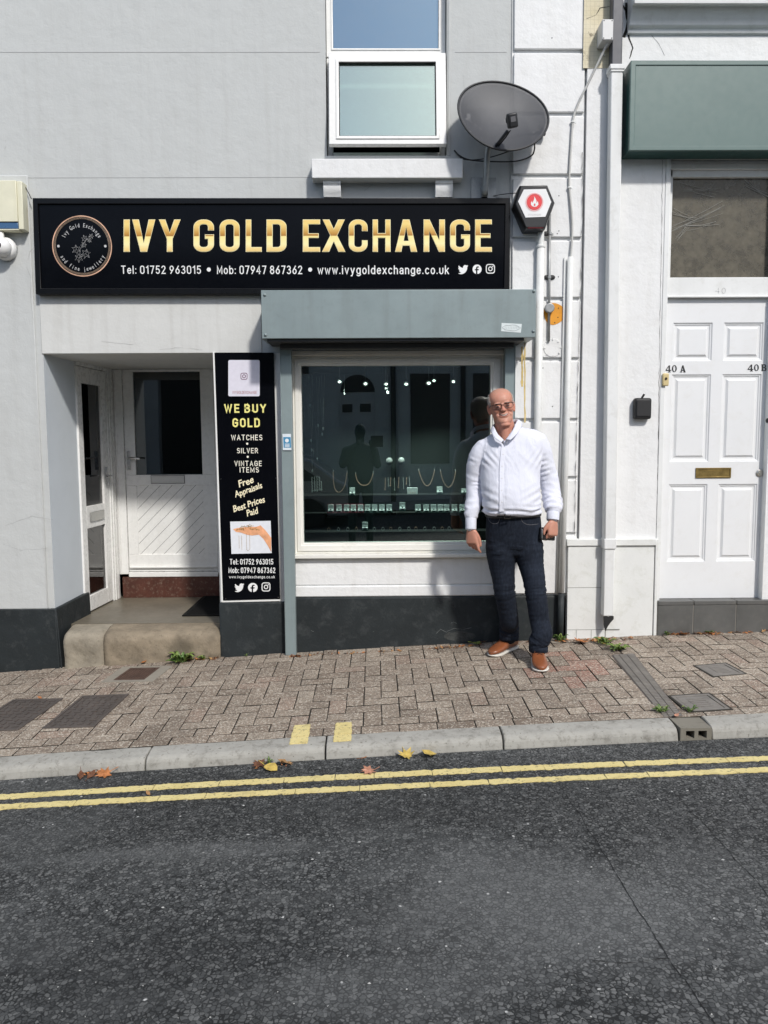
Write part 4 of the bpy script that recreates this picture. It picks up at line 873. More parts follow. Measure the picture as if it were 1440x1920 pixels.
# fine cracks and flaws of the shop's render
mb = MB(); yg = -.0152
vcrack(mb, [(66, 462), (56, 472), (52, 488)], .0007, yg, 11.); vcrack(mb, [(50, 500), (58, 522), (57, 560), (62, 600)], .0006, yg, 12.); vcrack(mb, [(10, 262), (12, 270), (9, 280)], .0007, -.0012, 13.)
vcrack(mb, [(10, 985), (60, 968), (100, 975)], .0006, yg, 14.); vcrack(mb, [(5, 1020), (40, 1032), (90, 1028)], .0005, yg, 15.)
vcrack(mb, [(190, 640), (215, 643), (250, 646)], .0007, -.0082, 16.); vcrack(mb, [(300, 655), (340, 652), (380, 656)], .0006, -.0082, 17.)
vcrack(mb, [(700, 345), (690, 352), (682, 358)], .0007, -.0012, 18.); vcrack(mb, [(868, 140), (872, 180), (866, 230)], .0004, -.0012, 19.)
mb.build('hairline_crack', flat('hairline_grey', (.25, .25, .24), .9), shop)
mb = MB(); yg = -.0198      # plaster showing through the charcoal paint
for k, pts in enumerate(([(818, 1188), (826, 1180), (838, 1186)], [(838, 1184), (852, 1178), (868, 1180), (884, 1177)], [(846, 1168), (850, 1166), (856, 1169)], [(583, 1182), (588, 1184)], [(699, 1185), (702, 1184)])): vcrack(mb, pts, .0016, yg, 30. + k)
mb.build('chipped_paint', paint('chipped_plaster', (.16, .17, .165), .9, var=.3, vs=30), shop)
mb = MB(); P = []
for k in range(22): a = 2*PI*k/22; c = at(862 + 30*math.cos(a)*(1 + .25*noise.noise(Vector((k*.9, 2, 0)))), 1193 - 9*math.sin(a)*(1 + .4*noise.noise(Vector((k*.8, 7, 0)))), -.0194); P.append((c.x, c.z))
mb.prism(P, -.0194, -.0188); mb.build('worn_patch', paint('worn_plinth', (.050, .054, .052), .95, var=.5, vs=22, fine=.8, fs=40, fd=.005, dirt=.6, dirtcol=(.11, .11, .10)), shop)
# cornice
mb = MB(); P = [(0, at(1300, 66, YN).z), (-.018, at(1300, 65, YN).z), (-.022, at(1300, 58, YN).z), (-.045, at(1300, 54, YN).z), (-.05, at(1300, 44, YN).z), (-.10, at(1300, 26, YN).z + .0), (-.135, at(1300, 7, YN - .135).z), (-.14, at(1300, 6, YN - .14).z + .03), (-.14, at(1300, 6, YN-.14).z + .12), (0, at(1300, 6, YN-.14).z + .16)]
P_old = [(0, at(1300, 66, YN).z), (-.035, at(1300, 66, YN).z), (-.045, at(1300, 60, YN).z), (-.07, at(1300, 56, YN).z), (-.075, at(1300, 48, YN).z + .01), (-.10, at(1300, 40, YN).z + .03), (-.20, at(1300, 30, YN).z + .06), (-.27, at(1300, 5, YN - .27).z), (-.285, at(1300, 5, YN - .27).z + .02), (-.285, at(1300, 5, YN - .27).z + .10), (0, at(1300, 5, YN - .27).z + .14)]
X0, X1 = at(1176, 30, YN).x, XR; n = len(P); mb.add([(X0, YN + y, z) for y, z in P] + [(X1, YN + y, z) for y, z in P], [tuple(range(n)), tuple(range(2*n-1, n-1, -1))] + [(i, (i+1) % n, (i+1) % n + n, i + n) for i in range(n)])
mb.build('cornice', M_WHITE2, nb, bevel=.004)
# base blocks of the neighbour
M_BASE = paint('white_base_paint', (.72, .73, .71), .7, var=.06, vs=3, fine=.35, fs=80, fd=.001, coarse=.4, cs=10, cd=.004, dirt=.35, dirtcol=(.42, .42, .33))
YBs = YN - .018; xq = at(1064, 1100, YBs).x; xm1 = at(1137, 1100, YBs).x; xe = at(1226, 1100, YBs).x; zt3 = at(1100, 1024, YBs).z
mb = MB(); mb.box(xq, xm1, YBs, .0, ZB, zt3); mb.box(xm1 + .003, xe, YBs + .006, .0, ZB, zt3); mb.build('base_block', M_BASE, nb, bevel=.004)
mb = MB(); mb.box(xq - .012, xe + .008, YBs - .010, .0, zt3 + .0005, at(1100, 1011, YBs - .010).z); mb.build('base_cap', M_BASE, nb, bevel=.006)
mb = MB(); mb.box(xq + .001, xm1 - .001, YBs - .0012, YBs + .01, at(1100, 1102, YBs).z, at(1100, 1102, YBs).z + .003); mb.box(xq, xm1 + .1, YBs - .0012, YBs + .01, at(1100, 1181, YBs).z, at(1100, 1181, YBs).z + .003)
for px in (1080, 1108, 1134): mb.box(at(px, 1190, YBs).x, at(px, 1190, YBs).x + .003, YBs - .0012, YBs + .01, ZB, at(1100, 1181, YBs).z)
mb.build('base_joint', flat('joint_grey_dark', (.25, .25, .23), .9), nb)
mb = MB(); mb.box(at(1227, 1100, YBs).x + .002, at(1233, 1100, YBs).x, YBs - .002, .05, ZB, at(1230, 1011, YBs).z); mb.build('corner_strip', M_BASE, nb, bevel=.002)
# door frame, fanlight, door
YD = YN + .055
df = empty('entrance', (0, 0, 0)); df.parent = nb; df.location = Vector((.5*(DOP[0]+DOP[1]), YD, zg(2, 0))) - nb.location
zd_t = at(1340, 559, YD).z; zd_b = at(1340, 1121, YD).z; dx0, dx1 = at(1247, 800, YD).x - .026, at(1434, 800, YD).x
fan = rect(1258, 333, 1470, 520, YD); 
mb = MB(); xl_, xr_ = DOP[0] + .002, DOP[1] - .002
mb.box(xl_, dx0 - .002, YN - .004, YN + .12, ZB, DOP[3] - .002); mb.box(dx1 + .004, xr_, YN - .004, YN + .12, ZB, zd_t)
mb.box(dx0 - .0015, xr_, YD - .02, YD + .05, zd_t + .002, at(1340, 521, YD).z); mb.box(dx0 - .0015, dx0 + .03, YD - .01, YD + .05, at(1340, 520.5, YD).z, DOP[3] - .05)
mb.box(dx0 - .0015, xr_, YD - .01, YD + .05, fan[3] - .0, DOP[3] - .002); mb.box(dx0 + .0, xr_ - .001, YD - .034, YD - .0205, zd_t - .002, zd_t + .012); mb.box(dx0 - .001, xr_ - .001, YD - .03, YD - .0103, at(1340, 329, YD).z + .03, at(1340, 318, YD).z + .03)
fr = mb.build('frame', M_WHITE2, df, bevel=.004)
mb = MB(); mb.box(dx0 + .02, xr_ + .02, YD + .02, YD + .026, at(1340, 520.5, YD).z - .01, fan[3] + .01); mb.build('fanlight', G_FAN, df)
mb = MB(); mb.box(dx0 - .1, xr_ + .3, YD + .5, YD + .52, zd_t - .1, DOP[3] + .3); mb.build('room_backing', flat('brown_room', (.10, .085, .058), .9), df)
random.seed(5)      # cobwebs on the fanlight: sagging threads between the frame and dust knots
def web(a, b, n, sp, sag):
    mb = MB()
    for i in range(n):
        p = at(a[0] + random.gauss(0, sp[0]), a[1] + random.gauss(0, sp[0]), YD + .014); q = at(b[0] + random.gauss(0, sp[1]), b[1] + random.gauss(0, sp[1]), YD + .014); s_ = sag * random.uniform(.2, 1.4); P = []
        for k in range(9):
            t = k / 8; r_ = p.lerp(q, t); r_.z -= s_ * 4 * t * (1 - t) + .002 * noise.noise(Vector((i * 3.1, t * 5, 0))); r_.y = YD + .015; r_.x = max(dx0 + .034, min(xr_ - .01, r_.x)); P.append(r_)
        mb.tube(P, random.choice((.0005, .0007, .0011)), 4)
    mb.build('cobweb', flat('cobweb_grey', (.36, .36, .33), .9) if 'cobweb_grey' not in bpy.data.materials else bpy.data.materials['cobweb_grey'], df)
web((1260, 430), (1352, 388), 7, (3, 5), .006); web((1262, 394), (1300, 410), 4, (3, 6), .008); web((1285, 352), (1345, 356), 6, (6, 8), .004); web((1398, 346), (1440, 368), 6, (4, 6), .006); web((1270, 448), (1288, 425), 5, (3, 4), .003); web((1290, 428), (1340, 420), 3, (5, 6), .01)
# the panelled door
M_DOORW = paint('white_door_gloss', (.76, .77, .775), .42, var=.03, vs=3, fine=.1, fs=40, dirt=.16, dirtcol=(.55, .52, .44), spec=.5)
dr = empty('door', (0, 0, 0)); dr.parent = nb; dr.location = df.location.copy()
pans = [(1262, 605, 1335, 677), (1357, 604, 1430, 676), (1257, 702, 1330, 866), (1352, 701, 1425, 866), (1253, 908, 1325, 1053), (1345, 907, 1418, 1053)]
PR = [rect(*p, YD) for p in pans]
xc = [(.5*(PR[0][0]+PR[2][0]+0), .5*(PR[0][1]+PR[2][1])), (.5*(PR[1][0]+PR[3][0]), .5*(PR[1][1]+PR[3][1]))]
xc = [(sum(PR[k][0] for k in (0, 2, 4))/3, sum(PR[k][1] for k in (0, 2, 4))/3), (sum(PR[k][0] for k in (1, 3, 5))/3, sum(PR[k][1] for k in (1, 3, 5))/3)]
holes = []
for i, pr in enumerate(PR): holes.append((xc[i % 2][0], xc[i % 2][1], pr[2], pr[3]))
for i in (0, 2, 4): zl_, zh_ = holes[i][2], holes[i][3]; holes[i+1] = (holes[i+1][0], holes[i+1][1], zl_, zh_)
mb = wall_holes(dx0, dx1, zd_b, zd_t, holes, YD)
mb.add([(dx0, YD, zd_b), (dx1, YD, zd_b), (dx1, YD + .04, zd_b), (dx0, YD + .04, zd_b)], [(0,1,2,3)])
for h in holes:      # moulded recess with a raised field
    st_ = [(0, 0), (.006, .008), (.012, .008), (.018, .015), (.030, .015), (.044, .003)]
    for (a, d0), (b, d1) in zip(st_[:-1], st_[1:]):
        o_ = rc(shrink(h, a)); i_ = rc(shrink(h, b)); v = [(x, YD + d0, z) for x, z in o_] + [(x, YD + d1, z) for x, z in i_]
        mb.add(v, [(i, (i+1) % 4, (i+1) % 4 + 4, i + 4) for i in range(4)])
    mb.add([(x, YD + .003, z) for x, z in rc(shrink(h, .044))], [(0, 1, 2, 3)])
mb.build('leaf', M_DOORW, dr)
rb = rect(1304, 877, 1370, 896, YD); mb = MB(); mb.ring(rc(rb), rc(shrink(rb, .010)), YD - .008, YD - .0005); mb.box(rb[0] + .011, rb[1] - .011, YD - .005, YD - .0005, rb[2] + .011, rb[3] - .011); mb.box(rb[0] + .03, rb[1] - .03, YD - .007, YD - .0051, rb[3] - .019, rb[3] - .015)
mb.build('letterbox', M_BRASS, dr, bevel=.0015)
q = at(1424, 887, YD); mb = MB(); mb.lathe([(.026, 0), (.026, .006), (.018, .012), (.014, .012)], (q.x, YD, q.z), (0, -1, 0), 20); mb.lathe([(.008, 0), (.007, .016)], (q.x, YD, q.z), (0, -1, 0), 12); mb.build('lock', paint('worn_chrome', (.6, .58, .52), .35, metal=.9, fine=0, dirt=.4), dr)
q = at(1439, 789, YD); mb = MB(); mb.lathe([(.012, 0), (.010, .02), (.022, .03), (.024, .045), (.012, .055)], (q.x - .006, YD - .0, q.z), (0, -1, 0), 16); mb.build('knob', flat('dark_bronze', (.05, .045, .04), .4, .7), dr)
M_NUM = flat('black_numeral', (.012, .012, .012), .5)
def slab(txt):     # upright slab-serif figures
    return text_mesh(txt, .03)
SER = MB()
def serif_num(mb, kind, x0, x1, y0, y1, Y):
    t_ = .20
    G = {'4': [[(.42,0),(.88,0),(.88,.08),(.76,.08),(.76,.22),(.95,.22),(.95,.34),(.76,.34),(.76,1),(.56,1),(.02,.34),(.02,.22),(.54,.22),(.54,.08),(.42,.08)], [(.18,.34),(.54,.34),(.54,.78)]],
         '0': [[(.5+.46*math.cos(a), .5+.5*math.sin(a)) for a in [2*PI*i/28 for i in range(28)]], [(.5+.22*math.cos(a), .5+.42*math.sin(a)) for a in [2*PI*i/28 for i in range(28)]]],
         'A': [[(0,0),(.36,0),(.36,.08),(.28,.08),(.33,.24),(.62,.24),(.66,.08),(.56,.08),(.56,0),(1,0),(1,.08),(.92,.08),(.60,1),(.40,1),(.10,.08),(0,.08)], [(.37,.34),(.58,.34),(.475,.70)]],
         'B': [[(0,0)] + arc(.66,.27,.30,.27,-90,70) + arc(.62,.74,.28,.26,-50,90) + [(0,1),(0,.92),(.10,.92),(.10,.08),(0,.08)], [(.34,.09)] + arc(.58,.27,.15,.18,-90,90,6) + [(.34,.45)], [(.34,.57)] + arc(.56,.74,.13,.17,-90,90,6) + [(.34,.91)]]}
    put(mb, poly_mesh(G[kind]), x0, y0, x1, y1, Y)
mb = MB(); yy = YD - .0025
serif_num(mb, '4', 1248, 1258.5, 685, 698, yy); serif_num(mb, '0', 1260, 1269, 684.5, 697.5, yy); serif_num(mb, 'A', 1275, 1286, 685, 698, yy); mb.build('numerals', M_NUM, dr); mb = MB()
serif_num(mb, '4', 1402, 1412.5, 683.5, 696, yy); serif_num(mb, '0', 1414, 1423, 683, 695.5, yy); serif_num(mb, 'B', 1427.5, 1437, 683, 695.5, yy)
mb.build('numerals', M_NUM, dr)
mb = MB(); 
for k, (gx, gw) in enumerate(((1345, 9), (1357, 9))):   # faint outlined number on the rail
    c = at(gx, 545, YD - .021)
    pts = [(c.x + .016, 0, c.z - .006), (c.x - .014, 0, c.z - .006), (c.x + .010, 0, c.z + .020), (c.x + .008, 0, c.z - .018)] if k == 0 else [(c.x + .012*math.cos(a), 0, c.z + .018*math.sin(a)) for a in [2*PI*i/14 for i in range(15)]]
    mb.tube([(p[0], YD - .0205, p[2]) for p in pts], .0011, 5)
mb.build('faint_number', flat('pencil_grey', (.36, .36, .36), .8), df)
q = rect(1241, 700, 1253, 724, YN - .004); mb = MB(); mb.box(q[0], q[1], YN - .022, YN - .0045, q[2], q[3]); bell = mb.build('bell_push', paint('brass_cream', (.62, .50, .25), .45, fine=0), nb, bevel=.008, seg=3)
mb = MB(); mb.lathe([(.009, 0), (.007, .006)], (.5*(q[0]+q[1]), YN - .022, .5*(q[2]+q[3]) + .006), (0, -1, 0), 14); mb.build('button', flat('dark_button', (.03, .02, .015), .4), bell)
# slate tiled threshold
M_SLATE = paint('grey_slate_tile', (.10, .10, .095), .5, var=.25, vs=5, dirt=.3, dirtcol=(.17, .16, .14), fine=.3, fs=60)
mb = MB(); zt4 = zd_b - .002; ysx = YN - .03
xt = [at(p, 1160, ysx).x for p in (1233, 1300, 1380, 1460, 1540)]
for a, b in zip(xt[:-1], xt[1:]): mb.box(a + .002, b - .002, ysx, YD + .03, ZB, zt4 - .030); mb.box(a + .002, b - .002, ysx - .004, YD + .03, zt4 - .029, zt4)
mb.build('threshold', M_SLATE, nb, bevel=.003)
mb = MB(); mb.box(xt[0] + .001, xt[-1], ysx + .004, YD + .02, ZB, zt4 - .004); mb.build('threshold_grout', paint('grout', (.30, .28, .24), .9), nb)
# broken foot of the base where the downpipe meets it
mb = MB(); mb.prism(poly([(1130, 1159), (1138, 1161), (1150, 1158), (1147, 1166), (1141, 1171), (1129.5, 1186), (1131, 1170)][::-1], YBs - .049), YBs - .051, YBs - .0485); BROKEN = mb
# ================================================================== signs
YSG = -.055
fs_ = empty('fascia_sign', at(510, 460, -.03), 'long black shop fascia sign with gold capitals and a round ivy emblem', 'sign')
fo_ = poly([(62, 372), (956, 372), (954, 552), (68, 552)], YSG); fi_ = poly([(72, 383), (947, 383), (945, 541), (78, 541)], YSG)
mb = MB(); mb.ring(fo_[::-1], fi_[::-1], YSG - .010, -.001); mb.build('frame', M_BLACKF, fs_, bevel=.003)
mb = MB(); mb.prism(fi_[::-1], YSG + .004, -.002); mb.build('panel', M_BLACKG, fs_)
YT = YSG + .0025
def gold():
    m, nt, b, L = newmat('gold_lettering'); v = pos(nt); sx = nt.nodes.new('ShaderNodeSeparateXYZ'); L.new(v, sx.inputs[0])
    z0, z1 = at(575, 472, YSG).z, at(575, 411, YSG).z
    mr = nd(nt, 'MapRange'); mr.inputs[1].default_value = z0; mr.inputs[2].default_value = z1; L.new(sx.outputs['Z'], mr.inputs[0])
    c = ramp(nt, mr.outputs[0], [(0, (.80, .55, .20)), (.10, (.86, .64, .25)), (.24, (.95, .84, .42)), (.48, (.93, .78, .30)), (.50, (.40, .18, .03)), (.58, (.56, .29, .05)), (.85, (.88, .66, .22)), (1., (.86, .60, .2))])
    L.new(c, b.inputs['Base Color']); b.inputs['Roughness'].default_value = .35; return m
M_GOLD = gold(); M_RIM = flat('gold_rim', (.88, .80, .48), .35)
boxes = [('I',232,243),('V',248,291),('Y',298,338.5),('G',363,401),('O',412,449),('L',461,490.5),('D',500,537),
         ('E',568,600),('X',604,647.5),('C',654,689),('H',699,732),('A',741,782),('N',794.5,834),('G',844,881),('E',891,922)]
mr_ = MB(); mg_ = MB()
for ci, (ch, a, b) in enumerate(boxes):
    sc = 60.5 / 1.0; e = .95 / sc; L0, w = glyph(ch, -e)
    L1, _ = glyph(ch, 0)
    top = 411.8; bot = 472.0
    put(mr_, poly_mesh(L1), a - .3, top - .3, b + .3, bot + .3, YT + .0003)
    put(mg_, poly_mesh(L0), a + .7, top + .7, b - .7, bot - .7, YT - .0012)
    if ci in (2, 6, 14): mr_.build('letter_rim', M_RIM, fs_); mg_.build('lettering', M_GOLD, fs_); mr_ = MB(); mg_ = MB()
M_WTXT = flat('white_lettering', (.80, .80, .79), .4)
def tx(mb, s, x0, y0, x1, y1, Y, off=.012, **k):
    if any(c not in skeleton() and c != ' ' for c in s): put(mb, text_mesh(s, off), x0, y0, x1, y1, Y, **k)
    else: stroke_text(mb, s, x0, y0, x1, y1, Y, .13 + off*2.6)
for a_ in (('Tel: 01752 963015', 227.5, 498, 377, 513.5), ('Mob: 07947 867362', 407, 498, 567, 514), ('www.ivygoldexchange.co.uk', 595.5, 497.5, 842, 518)): mb = MB(); tx(mb, *a_, YT - .0005, .003); mb.build('contact_lettering', M_WTXT, fs_)
mb = MB()
dot = lambda mb, px, py, r, Y: mb.lathe([(r, 0), (r, .0005)], tuple(at(px, py, Y)), (0, -1, 0), 16)
many(fs_, 'dot', M_WTXT, [lambda m: dot(m, 391.5, 505.5, .0135, YT), lambda m: dot(m, 581.5, 505.5, .0135, YT)])
BIRD = [(0,.13),(.12,.15),(.24,.20),(.30,.24),(.20,.27),(.12,.34),(.09,.42),(.19,.42),(.09,.49),(.03,.58),(.02,.68),(.11,.64),(.04,.73),(.03,.83),(.07,.92),(.18,.80),(.32,.71),(.49,.67),(.49,.77),(.54,.89),(.64,.96),(.76,.96),(.85,.91),(.97,.96),(.92,.87),(1.0,.88),(.90,.78),(.89,.58),(.83,.40),(.72,.24),(.57,.12),(.38,.05),(.20,.05),(.08,.09)]
def circ(cx, cy, r, n=28, rev=False): 
    p = [(cx + r*math.cos(2*PI*i/n), cy + r*math.sin(2*PI*i/n)) for i in range(n)]; return p[::-1] if rev else p
FB = [arc(.5, .5, .5, .5, -76, 256, 40)[0:] + [(.38, .38), (.26, .38), (.26, .52), (.38, .52), (.38, .62)] + arc(.57, .63, .19, .18, 180, 95, 6) + [(.70, .80), (.70, .68), (.62, .68)] + arc(.60, .62, .06, .05, 110, 180, 4) + [(.54, .52), (.70, .52), (.67, .38), (.54, .38), (.54, .01)]]
def rr_(x0, y0, x1, y1, r): return arc(x1-r, y0+r, r, r, -90, 0, 6) + arc(x1-r, y1-r, r, r, 0, 90, 6) + arc(x0+r, y1-r, r, r, 90, 180, 6) + arc(x0+r, y0+r, r, r, 180, 270, 6)
IG = [rr_(0,0,1,1,.28), rr_(.10,.10,.90,.90,.20)]
def icons(mb, bx, Y):
    put(mb, poly_mesh([BIRD]), *bx[0], Y); put(mb, poly_mesh(FB), *bx[1], Y); put(mb, poly_mesh(IG), *bx[2], Y)
    x0, y0, x1, y1 = bx[2]; w = x1 - x0; h = y1 - y0
    put(mb, poly_mesh([circ(.5,.5,.5), circ(.5,.5,.30)]), x0 + .25*w, y0 + .25*h, x1 - .25*w, y1 - .25*h, Y)
    put(mb, poly_mesh([circ(.5,.5,.5,12)]), x0 + .70*w, y0 + .19*h, x0 + .83*w, y0 + .32*h, Y)
mb = MB(); icons(mb, [(859, 497, 878, 514), (886, 496, 903, 513.5), (911, 495, 928, 513)], YT - .0005); mb.build('social_icons', M_WTXT, fs_)
# round emblem
ec = at(154, 461.5, YT); er = abs(at(210, 461, YT).x - at(98, 461, YT).x) / 2
M_ROSE = paint('rose_gold_print', (.66, .40, .27), .4, var=.45, vs=9, fine=0); M_LACE = flat('lace_print', (.34, .25, .18), .5)
mb = MB(); th = [2*PI*i/72 for i in range(72)]
mb.ring([(ec.x + er*math.cos(t), ec.z + er*math.sin(t)) for t in th], [(ec.x + er*.965*math.cos(t), ec.z + er*.965*math.sin(t)) for t in th], YT - .0012, YT)
mb.build('emblem_ring', M_ROSE, fs_)
mb = MB(); P = []
for k in range(3):
    pts = [(ec.x + er*(.915 + .028*math.sin(t*34 + k*2.1))*math.cos(t), YT - .0004 - .0003*k, ec.z + er*(.915 + .028*math.sin(t*34 + k*2.1))*math.sin(t)) for t in [2*PI*i/340 for i in range(340)]]
    mb.tube(pts, .0011, 4, closed=True)
mb.build('emblem_lace', M_LACE, fs_)
M_THIN = flat('thin_white_print', (.52, .52, .52), .5)
mb = MB()
def circtext(s, r, a0, a1, top=True, h=.030):
    n = len(s)
    for i, ch in enumerate(s):
        if ch == ' ': continue
        a = R(a0 + (a1 - a0) * i / (n - 1)); v, f = text_mesh(ch, .008); v = v.copy(); v[:, 0] -= (v[:, 0].min() + v[:, 0].max()) / 2; v[:, 0] *= .66; v *= h * 1.25
        u = Vector((-math.sin(a), math.cos(a))) * (-1 if top else 1); w = Vector((math.cos(a), math.sin(a))) * (1 if top else -1)
        c = Vector((ec.x, ec.z)) + Vector((math.cos(a), math.sin(a))) * (r if top else r)
        mb.add([(c.x + u.x*p[0] + w.x*p[1], YT - .0006, c.y + u.y*p[0] + w.y*p[1]) for p in v], f)
circtext('Ivy Gold Exchange', er*.62, 152, 28, True); mb.build('emblem_lettering', M_THIN, fs_); mb = MB(); circtext('and fine jewellery', er*.82, 207, 333, False)
mb.build('emblem_lettering', M_THIN, fs_)
many(fs_, 'dot', M_THIN, [lambda m: dot(m, 109.5, 461.5, .0085, YT), lambda m: dot(m, 197.5, 461.5, .0085, YT)])
mb = MB()
def ivy(cx, cy, s, a):
    sh = [(0,-1),(.25,-.45),(.85,-.55),(.5,0),(.95,.5),(.3,.35),(0,1.05),(-.3,.35),(-.95,.5),(-.5,0),(-.85,-.55),(-.25,-.45)]
    c = at(cx, cy, YT); ca, sa = math.cos(a), math.sin(a); k = s / 285
    P = [(c.x + (x*ca - y*sa)*k, YT - .0007, c.z + (x*sa + y*ca)*k) for x, y in sh]; mb.tube(P, .0009, 4, closed=True)
    for i in (2, 6, 10): mb.tube([(c.x, YT - .0007, c.z), P[i]], .0006, 4)
for q in ((143, 468, 8.5, 2.2), (161, 476, 9, 3.9), (148, 484, 8, 3.1), (157, 459, 5.5, .6), (158.5, 447, 6, .3), (171, 443, 5, 5.8), (168, 451, 4, 4)): ivy(*q)
mb.tube([at(150, 484, YT - .0006), at(150, 468, YT - .0006), at(157, 455, YT - .0006), at(171, 441, YT - .0006)], .0007, 4)
mb.build('emblem_ivy', M_THIN, fs_)
for px, py in ((950.5, 394), (949.5, 521)): mb = MB(); mb.lathe([(.004, 0), (.003, .003)], tuple(at(px, py, YT)), (0, -1, 0), 8); mb.build('screw', M_CHROME, fs_)

# pillar sign
YP = -.026
ps = empty('pillar_sign', at(470, 1125, -.02), 'tall narrow black sign on the pier beside the porch listing watches and silver', 'sign')
def pil(px, py):   # the board leans very slightly
    return at(px, py, YP)
Pp = poly([(402, 661), (513, 661), (525, 1123), (418, 1126)], YP)
mb = MB(); mb.prism(Pp[::-1], YP, -.007); mb.build('panel', M_BLACKG, ps, bevel=.001)
Pw = poly([(399, 660), (403, 660), (419, 1128), (415, 1129)], YP + .002); mb = MB(); mb.prism(Pw[::-1], YP + .002, -.0065)
Pw = poly([(415, 1124), (524, 1122), (524, 1127), (415, 1129.5)], YP + .0025); mb.prism(Pw[::-1], YP + .0045, -.0063); mb.build('edge_trim', M_UPVC, ps)
YQ = YP - .0007
mb = MB(); put(mb, poly_mesh([rr_(0, 0, 1, 1.12, .05)]), 428, 675, 487, 743, YQ); mb.build('card', flat('pale_card', (.70, .68, .76), .5), ps)
M_YTX = flat('yellow_lettering', (.85, .78, .26), .5); M_CTX = flat('cream_lettering', (.86, .78, .55), .5); M_RTX = flat('rose_lettering', (.45, .22, .24), .5)
mb = MB(); tx(mb, 'IVYGOLDEXCHANGE', 436.5, 733, 481.5, 738.5, YQ - .0008, 0); mb.build('card_lettering', M_RTX, ps); mb = MB(); put(mb, poly_mesh(IG), 451, 699, 464, 712, YQ - .0008); put(mb, poly_mesh([circ(.5,.5,.5), circ(.5,.5,.30)]), 454, 702, 461, 709, YQ - .0008); mb.build('card_icon', flat('dusky_print', (.20, .10, .16), .5), ps)
mb = MB()
def bold(s, *a, **k): mb = MB(); tx(mb, s, *a, YQ, .032, **k); mb.build('headline_lettering', M_YTX, ps)
bold('WE BUY', 420.5, 757.5, 499, 774); bold('GOLD', 436, 784, 487.5, 801)
M_IV = flat('ivory_lettering', (.84, .81, .70), .5)
for a_ in (('WATCHES', 433.5, 815, 492, 825.5), ('SILVER', 444.5, 840, 484, 850), ('VINTAGE', 439.5, 864, 491, 874), ('ITEMS', 449.5, 876, 485.5, 886)): mb = MB(); tx(mb, *a_, YQ, .010); mb.build('list_lettering', M_IV, ps)
many(ps, 'dot', M_IV, [lambda m: dot(m, 463.5, 832, .0075, YQ + .0003), lambda m: dot(m, 464.5, 856.5, .0075, YQ + .0003)])
def script(mb, s, pts, h, Y, kern=1.0):
    """letters written along a slanted base line given in pixels"""
    n = len(s); (x0, y0), (x1, y1) = pts; v, f = text_mesh(s, .022); v = v.copy(); v[:, 0] += v[:, 1] * .22; W = v[:, 0].max() - v[:, 0].min(); v[:, 0] -= v[:, 0].min()
    a = at(x0, y0, Y); b = at(x1, y1, Y); u = (b - a) / W; up = Vector((-u.z, 0, u.x)).normalized() * h / 290 * 1.35
    mb.add([tuple(a + u * p[0] + up * (p[1] + .035 * math.sin(p[0] * 4.0))) for p in v], f)
for a_ in (('Free', [(448.5, 914), (477, 904)], 14), ('Appraisals', [(441, 933), (493, 914)], 12.5), ('Best Prices', [(438.5, 960.5), (498, 940.5)], 13), ('Paid', [(463.5, 968.5), (486, 961.5)], 13)): mb = MB(); script(mb, *a_, YQ); mb.build('script_lettering', M_CTX, ps)
for a_ in (('Tel: 01752 963015', 431, 1048, 512.5, 1058.5), ('Mob: 07947 867362', 428.5, 1064, 516.5, 1074.5), ('www.ivygoldexchange.co.uk', 429.5, 1079, 515.5, 1085.5)): mb = MB(); tx(mb, *a_, YQ, .010); mb.build('contact_lettering', M_WTXT, ps)
mb = MB(); icons(mb, [(440, 1094, 458, 1110), (465, 1093, 483, 1110), (490.5, 1092, 507, 1109)], YQ); mb.build('social_icons', M_WTXT, ps)
mb = MB(); mb.prism(poly([(431.5, 978), (507.5, 976.5), (509.5, 1037), (434, 1038.5)][::-1], YQ), YQ, YP + .001); mb.build('picture', flat('picture_white', (.74, .76, .80), .5), ps)
mb = MB(); put(mb, poly_mesh([[(0,.86),(.10,.90),(.3,.93),(.62,.95),(.72,1.0),(.85,.82),(1,.55),(1,.03),(.92,.24),(.80,.50),(.68,.66),(.5,.63),(.36,.66),(.2,.74),(.08,.76)]]), 437, 985, 508.5, 1035, YQ - .0012); mb.build('picture_hand', paint('printed_skin', (.78, .38, .20), .6, var=.3, vs=18, fine=0), ps)
random.seed(3); mb = MB()
for i in range(60):
    t = random.random(); h_ = random.random() * (1 - abs(2*t - 1)**1.5); q = at(443 + 44*t, 994 - 12*h_, YQ - .002); a = random.random() * 3
    mb.tube([(q.x - .006*math.cos(a), YQ - .0018, q.z - .004*math.sin(a)), (q.x + .006*math.cos(a), YQ - .0018, q.z + .004*math.sin(a))], .0016, 4)
for (px, y0, y1) in ((448, 1004, 1028), (453, 1004, 1031), (462, 1000, 1030), (468, 1000, 1030)): mb.tube([at(px, y0, YQ - .0018), at(px + .6, y1, YQ - .0018)], .0009, 4)
mb.tube([at(462, 1030, YQ - .0018), at(465, 1033, YQ - .0018), at(468, 1030, YQ - .0018)], .0009, 4)
mb.build('picture_jewellery', paint('printed_gold', (.42, .27, .10), .5, var=.7, vs=120, fine=0), ps)
for px, py in ((414.5, 898), (518, 896), (423, 1123), (522, 1120)): mb = MB(); mb.lathe([(.004, 0), (.003, .002)], tuple(at(px, py, YP)), (0, -1, 0), 8); mb.build('screw', M_CHROME, ps)

